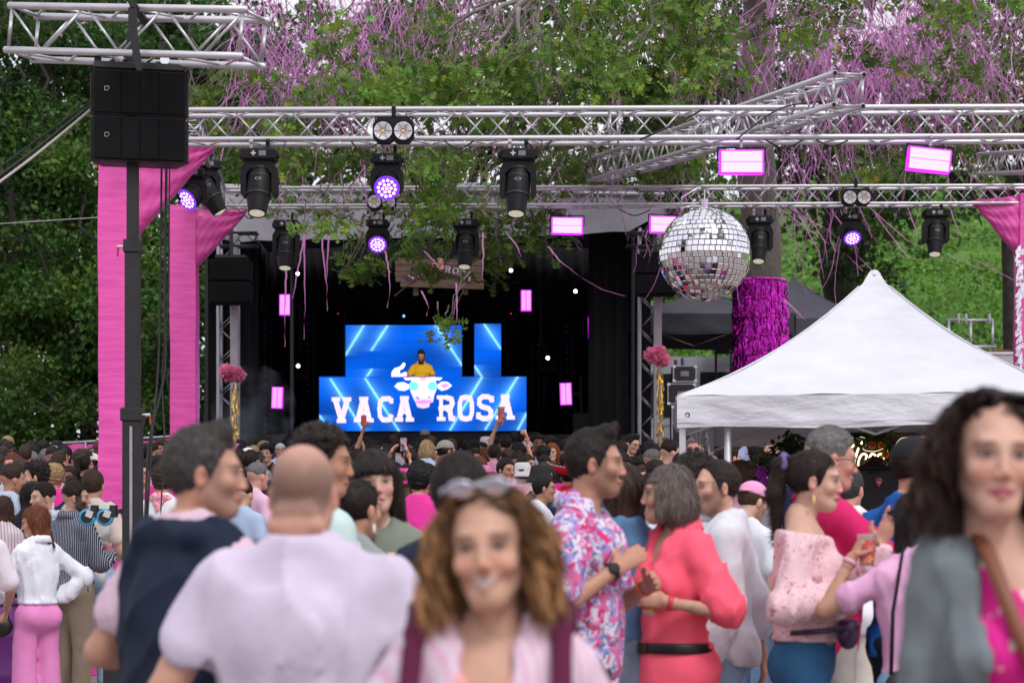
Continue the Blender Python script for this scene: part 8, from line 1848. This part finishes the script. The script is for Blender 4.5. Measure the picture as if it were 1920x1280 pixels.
# ================================================================ the crowd
def crowd():
 g = random.Random(21)
 base = dict(skin=(1, 1, 1)); arch = []
 def A_(key, desc, **k):
  p = dict(skin=(1, 1, 1), hair=(1, 1, 1), brow=(.12, .08, .06), top=dict(c=(1, 1, 1), sleeve='short', e=.02), bottom=dict(c=(1, 1, 1), e=.014)); p.update(k)
  i = person('crowd person ' + key, (0, -60, 0), 1.75, 0, p, q='farhand' if k.get('hands') else 'far'); arch.append((key, desc, i['root'])); return i['root']
 A_('m1', 'short %s hair', style='short', vol=.014); A_('m2', 'wavy %s hair', style='curlyshort', vol=.020); A_('m3', 'faded %s hair', style='fade', vol=.014, build=1.08)
 A_('m4', 'bushy %s hair', style='curlyshort', vol=.03); A_('m5', 'swept-up %s hair', style='quiff', vol=.018, head=(25, 0, 0)); A_('m6', 'cropped %s hair', style='short', vol=.006, build=1.12, head=(-30, 0, 0), extras=[('sunglasses', .10)])
 A_('m7', '%s cap', style='short', vol=.004, extras=[('cap', (1, 1, 1), -1)]); A_('m8', 'tidy %s hair', style='short', vol=.016, head=(48, 0, 0))
 A_('m9', 'thick %s hair', style='curlyshort', vol=.016, head=(-50, -4, 0)); A_('m10', 'shaved%s head', style='fade', vol=.003, build=1.15, buzz=dict(c=(.3, .25, .22), a=.7))
 A_('m11', '%s hair, drink hand up', style='short', vol=.012, R=((.25, .06, 1.2), (.14, .22, 1.42), 'grip'), hands=1); A_('m12', '%s hair, arm raised', style='short', vol=.013, R=((.22, .06, 1.66), (.22, .10, 1.92), 'fist'), hands=1)
 A_('m13', '%s bucket hat', style='short', vol=.006, extras=[('bucket', (1, 1, 1))])
 A_('f1', 'long %s hair', fem=True, style='long', len=.26); A_('f2', 'long wavy %s hair', fem=True, style='wavy', len=.22, wide=1.1); A_('f3', '%s ponytail', fem=True, style='ponytail')
 A_('f4', '%s hair bun', fem=True, style='bun', head=(30, 0, 0)); A_('f5', '%s bob hair', fem=True, style='bob', head=(-25, 0, 0)); A_('f6', 'long %s hair, hand up', fem=True, style='long', len=.2, L=((.2, .1, 1.64), (.14, .14, 1.9), 'open'), hands=1)
 hairs = [('black', (.007, .006, .006), 12), ('dark brown', (.015, .010, .008), 12), ('brown', (.040, .022, .014), 5), ('light brown', (.09, .05, .03), 1.3), ('blond', (.30, .20, .10), 1.5), ('grey', (.14, .135, .135), 1.5), ('auburn', (.12, .035, .015), 1)]
 tops = [('white', (.62, .63, .68), 7), ('black', (.015, .015, .018), 6), ('pink', (.72, .30, .50), 6), ('hot pink', (.72, .04, .30), 3), ('grey', (.22, .22, .24), 2), ('navy', (.015, .022, .06), 3), ('pale blue', (.36, .46, .62), 3), ('lilac', (.52, .42, .66), 3), ('red', (.60, .02, .03), 1), ('beige', (.46, .38, .30), 2), ('green', (.05, .12, .07), 1), ('rose striped', (.60, .38, .44), 1)]
 skins = [((.60, .36, .27), 5), ((.50, .28, .20), 6), ((.42, .22, .15), 4), ((.22, .11, .07), .7), ((.58, .32, .26), 3)]
 def pick(L): 
  r_ = g.random() * sum(q[-1] for q in L)
  for q in L:
   r_ -= q[-1]
   if r_ <= 0: return q
  return L[-1]
 # existing people and solid things, as (x, y, radius)
 block = [(o.location.x, o.location.y, .34) for o in SC.objects if o.get('category') == 'person' and o.location.y > 0]
 block += [(at(226, 0, 20).x, 20, .4), (at(346, 0, 27.4).x, 27.4, .4), (at(249, 0, 14.5).x, 14.5, .8), (at(1424, 0, 33).x, 33, .8), (1.28, 15.2, .3), (at(1930, 0, 27).x, 27, .4)]
 cand = []; d = 35.2
 while d > 15.8:
  x = -(960 + 60) / FPX * d
  while x < (960 + 40) / FPX * d:
   px = x / d * FPX + 960; xx = x + g.uniform(-.14, .14); yy = d + g.uniform(-.24, .24); ok = True
   if px < 330 and d > 31.5: ok = False
   if px < 300 and d < 17.4: ok = g.random() < .35 and d > 16.6
   if px > 300 and d < 17.6: ok = False
   if px > 1500 and (yy < 19.2): ok = False
   if px > 1900 and d > 24: ok = False
   if 1150 < px < 1500 and d < 18.6: ok = False
   if ok and g.random() < (.96 if px < 1280 else .8): cand.append((xx, yy))
   x += g.uniform(.42, .56)
  d -= .62 + .2 * (35 - d) / 20 * g.random()
 cand = [c for c in cand if all((c[0] - b[0]) ** 2 + (c[1] - b[1]) ** 2 > (b[2] + .12) ** 2 for b in block)]
 # keep those whose head shows past the nearer ones
 cand.sort(key=lambda c: c[1]); mask = np.zeros((330, 2100), bool); keep = []
 occ = []
 for o in SC.objects:
  if o.get('category') == 'person' and o.location.y > 0:
   px, py, dd = proj((o.location.x, o.location.y, o.location.z + 1.75 * o.scale[2])); s = FPX / dd; occ.append((dd, px, py, s))
 for x, y in cand:
  H = g.gauss(1.735, .075); H = max(1.56, min(1.92, H)); z = ground(x, y) + H; px, py, _ = proj((x, y, z)); s = FPX / y
  x0, x1, y0, y1 = int(px - .085 * s) + 60, int(px + .085 * s) + 60, int(py) - 740, int(py + .24 * s) - 740
  x0, x1, y0, y1 = max(x0, 0), min(x1, 2099), max(y0, 0), min(y1, 329)
  if x1 <= x0 or y1 <= y0: continue
  hid = mask[y0:y1, x0:x1].copy()
  for (dd, ox, oy, os_) in occ:
   if dd < y:
    a0, a1 = int(ox - .09 * os_) + 60, int(ox + .09 * os_) + 60; b0 = int(oy) - 740
    hid[max(0, b0 - y0):, max(0, a0 - x0):max(0, a1 - x0)] = True
    c0, c1 = int(ox - .22 * os_) + 60, int(ox + .22 * os_) + 60; b1 = int(oy + .27 * os_) - 740
    hid[max(0, b1 - y0):, max(0, c0 - x0):max(0, c1 - x0)] = True
  fr = 1 - hid.mean()
  if fr < .12: continue
  keep.append((x, y, H, fr, px, py, s)); mask[y0:y1, x0:x1] = True
  sb = int(py + .27 * s) - 740; mask[max(0, sb):, max(0, int(px - .2 * s) + 60):int(px + .2 * s) + 60] = True
 nper = sum(1 for o in SC.objects if o.get('category') == 'person') - len(arch)
 keep.sort(key=lambda c: -c[3] * c[6]); keep = keep[:296 - nper]
 def zone(px, d):
  L = [(110, 'far left'), (190, 'left of front post'), (262, 'by the mast'), (322, 'between pink posts'), (400, 'by rear post'), (520, 'below left pompoms'), (600, 'left of screen'), (690, 'below letter V'), (780, 'below letters ACA'), (870, 'below cow head'), (960, 'below letters OSA'), (1050, 'right of screen'), (1140, 'before stage right'), (1262, 'below mirror ball'), (1345, 'between tent legs'), (1460, 'by oak trunk'), (1600, 'under the tent'), (1760, 'behind neon wall')]
  for a, b in L:
   if px < a: return b
  return 'far right'
 placed = []
 for (x, y, H, fr, px, py, s) in keep:
  ai = g.choices(range(len(arch)), [7, 6, 6, 3, 5, 3, 1.6, 4, 4, 2, 1.6, .35, 1.0, 6, 4, 3, 2.5, 2, .35])[0]; key, desc, root = arch[ai]
  hn, hcol, _ = pick(hairs) if key not in ('m7', 'm13') else pick([('black', (.02, .02, .02), 1), ('white', (.6, .6, .62), 1.4), ('pink', (.65, .2, .4), 1.2), ('beige', (.3, .27, .22), 1)])
  if key == 'm10': hn = ''
  tn, tcol, _ = pick(tops); sk = pick(skins)[0]; r_ = g.random()
  yaw = g.gauss(0, 16) if r_ < .68 else (g.choice((-1, 1)) * g.uniform(50, 100) if r_ < .88 else 180 + g.gauss(0, 30))
  face = 'back turned' if abs((yaw + 180) % 360 - 180) < 42 else ('facing camera' if abs((yaw + 180) % 360 - 180) > 132 else ('facing left' if yaw > 0 else 'facing right'))
  depth = 'far back' if y > 29 else ('mid crowd' if y > 22.5 else 'front rows')
  lb = '%s-topped person, %s, %s, %s, %s' % (tn.replace(' ', '-'), desc % hn.replace(' ', '-'), face, depth, zone(px, y))
  lb = ' '.join(lb.split()); o = dup(root, (x, y, ground(x, y)), (0, 0, R(yaw)), lb, 'crowd standing before the stage'); k = H / 1.75; wx = g.uniform(.94, 1.08) * k; o.scale = (wx, wx, k); br = g.uniform(.8, 1.2)
  for c in o.children:
   nm = c.name.split('.')[0]
   c.color = {'body': (*[a * g.uniform(.95, 1.05) for a in sk], 1), 'hair': (*hcol, 1), 'cap': (*hcol, 1), 'bucket_hat': (*hcol, 1), 'strands': (*hcol, 1), 'shirt': (*[min(a * br, .8) for a in tcol], 1), 'trousers': (*g.choice([(.02, .03, .06), (.1, .16, .26), (.03, .03, .03), (.3, .28, .25)]), 1), 'shoe': (.3, .3, .32, 1)}.get(nm, (1, 1, 1, 1))
   if key in ('m7', 'm13') and nm in ('hair', 'strands'): c.color = (.02, .015, .012, 1)
   for c2 in c.children: c2.color = c.color
  placed.append((lb, x, y, o))
 # labels that still coincide are told apart by their place
 from collections import defaultdict
 D_ = defaultdict(list)
 for q in placed: D_[q[0]].append(q)
 for lb, L in D_.items():
  if len(L) > 1:
   L.sort(key=lambda q: q[1] / q[2])
   for i, q in enumerate(L): q[3]['label'] = ('leftmost ' if i == 0 else 'rightmost ' if i == len(L) - 1 else ['middle ', 'third ', 'fourth '][i - 1]) + lb
 for key, desc, root in arch:
  for c in list(root.children):
   for c2 in list(c.children): bpy.data.objects.remove(c2)
   bpy.data.objects.remove(c)
  bpy.data.objects.remove(root)
 print('CROWD', len(placed), 'others', nper, 'candidates', len(cand))
crowd()
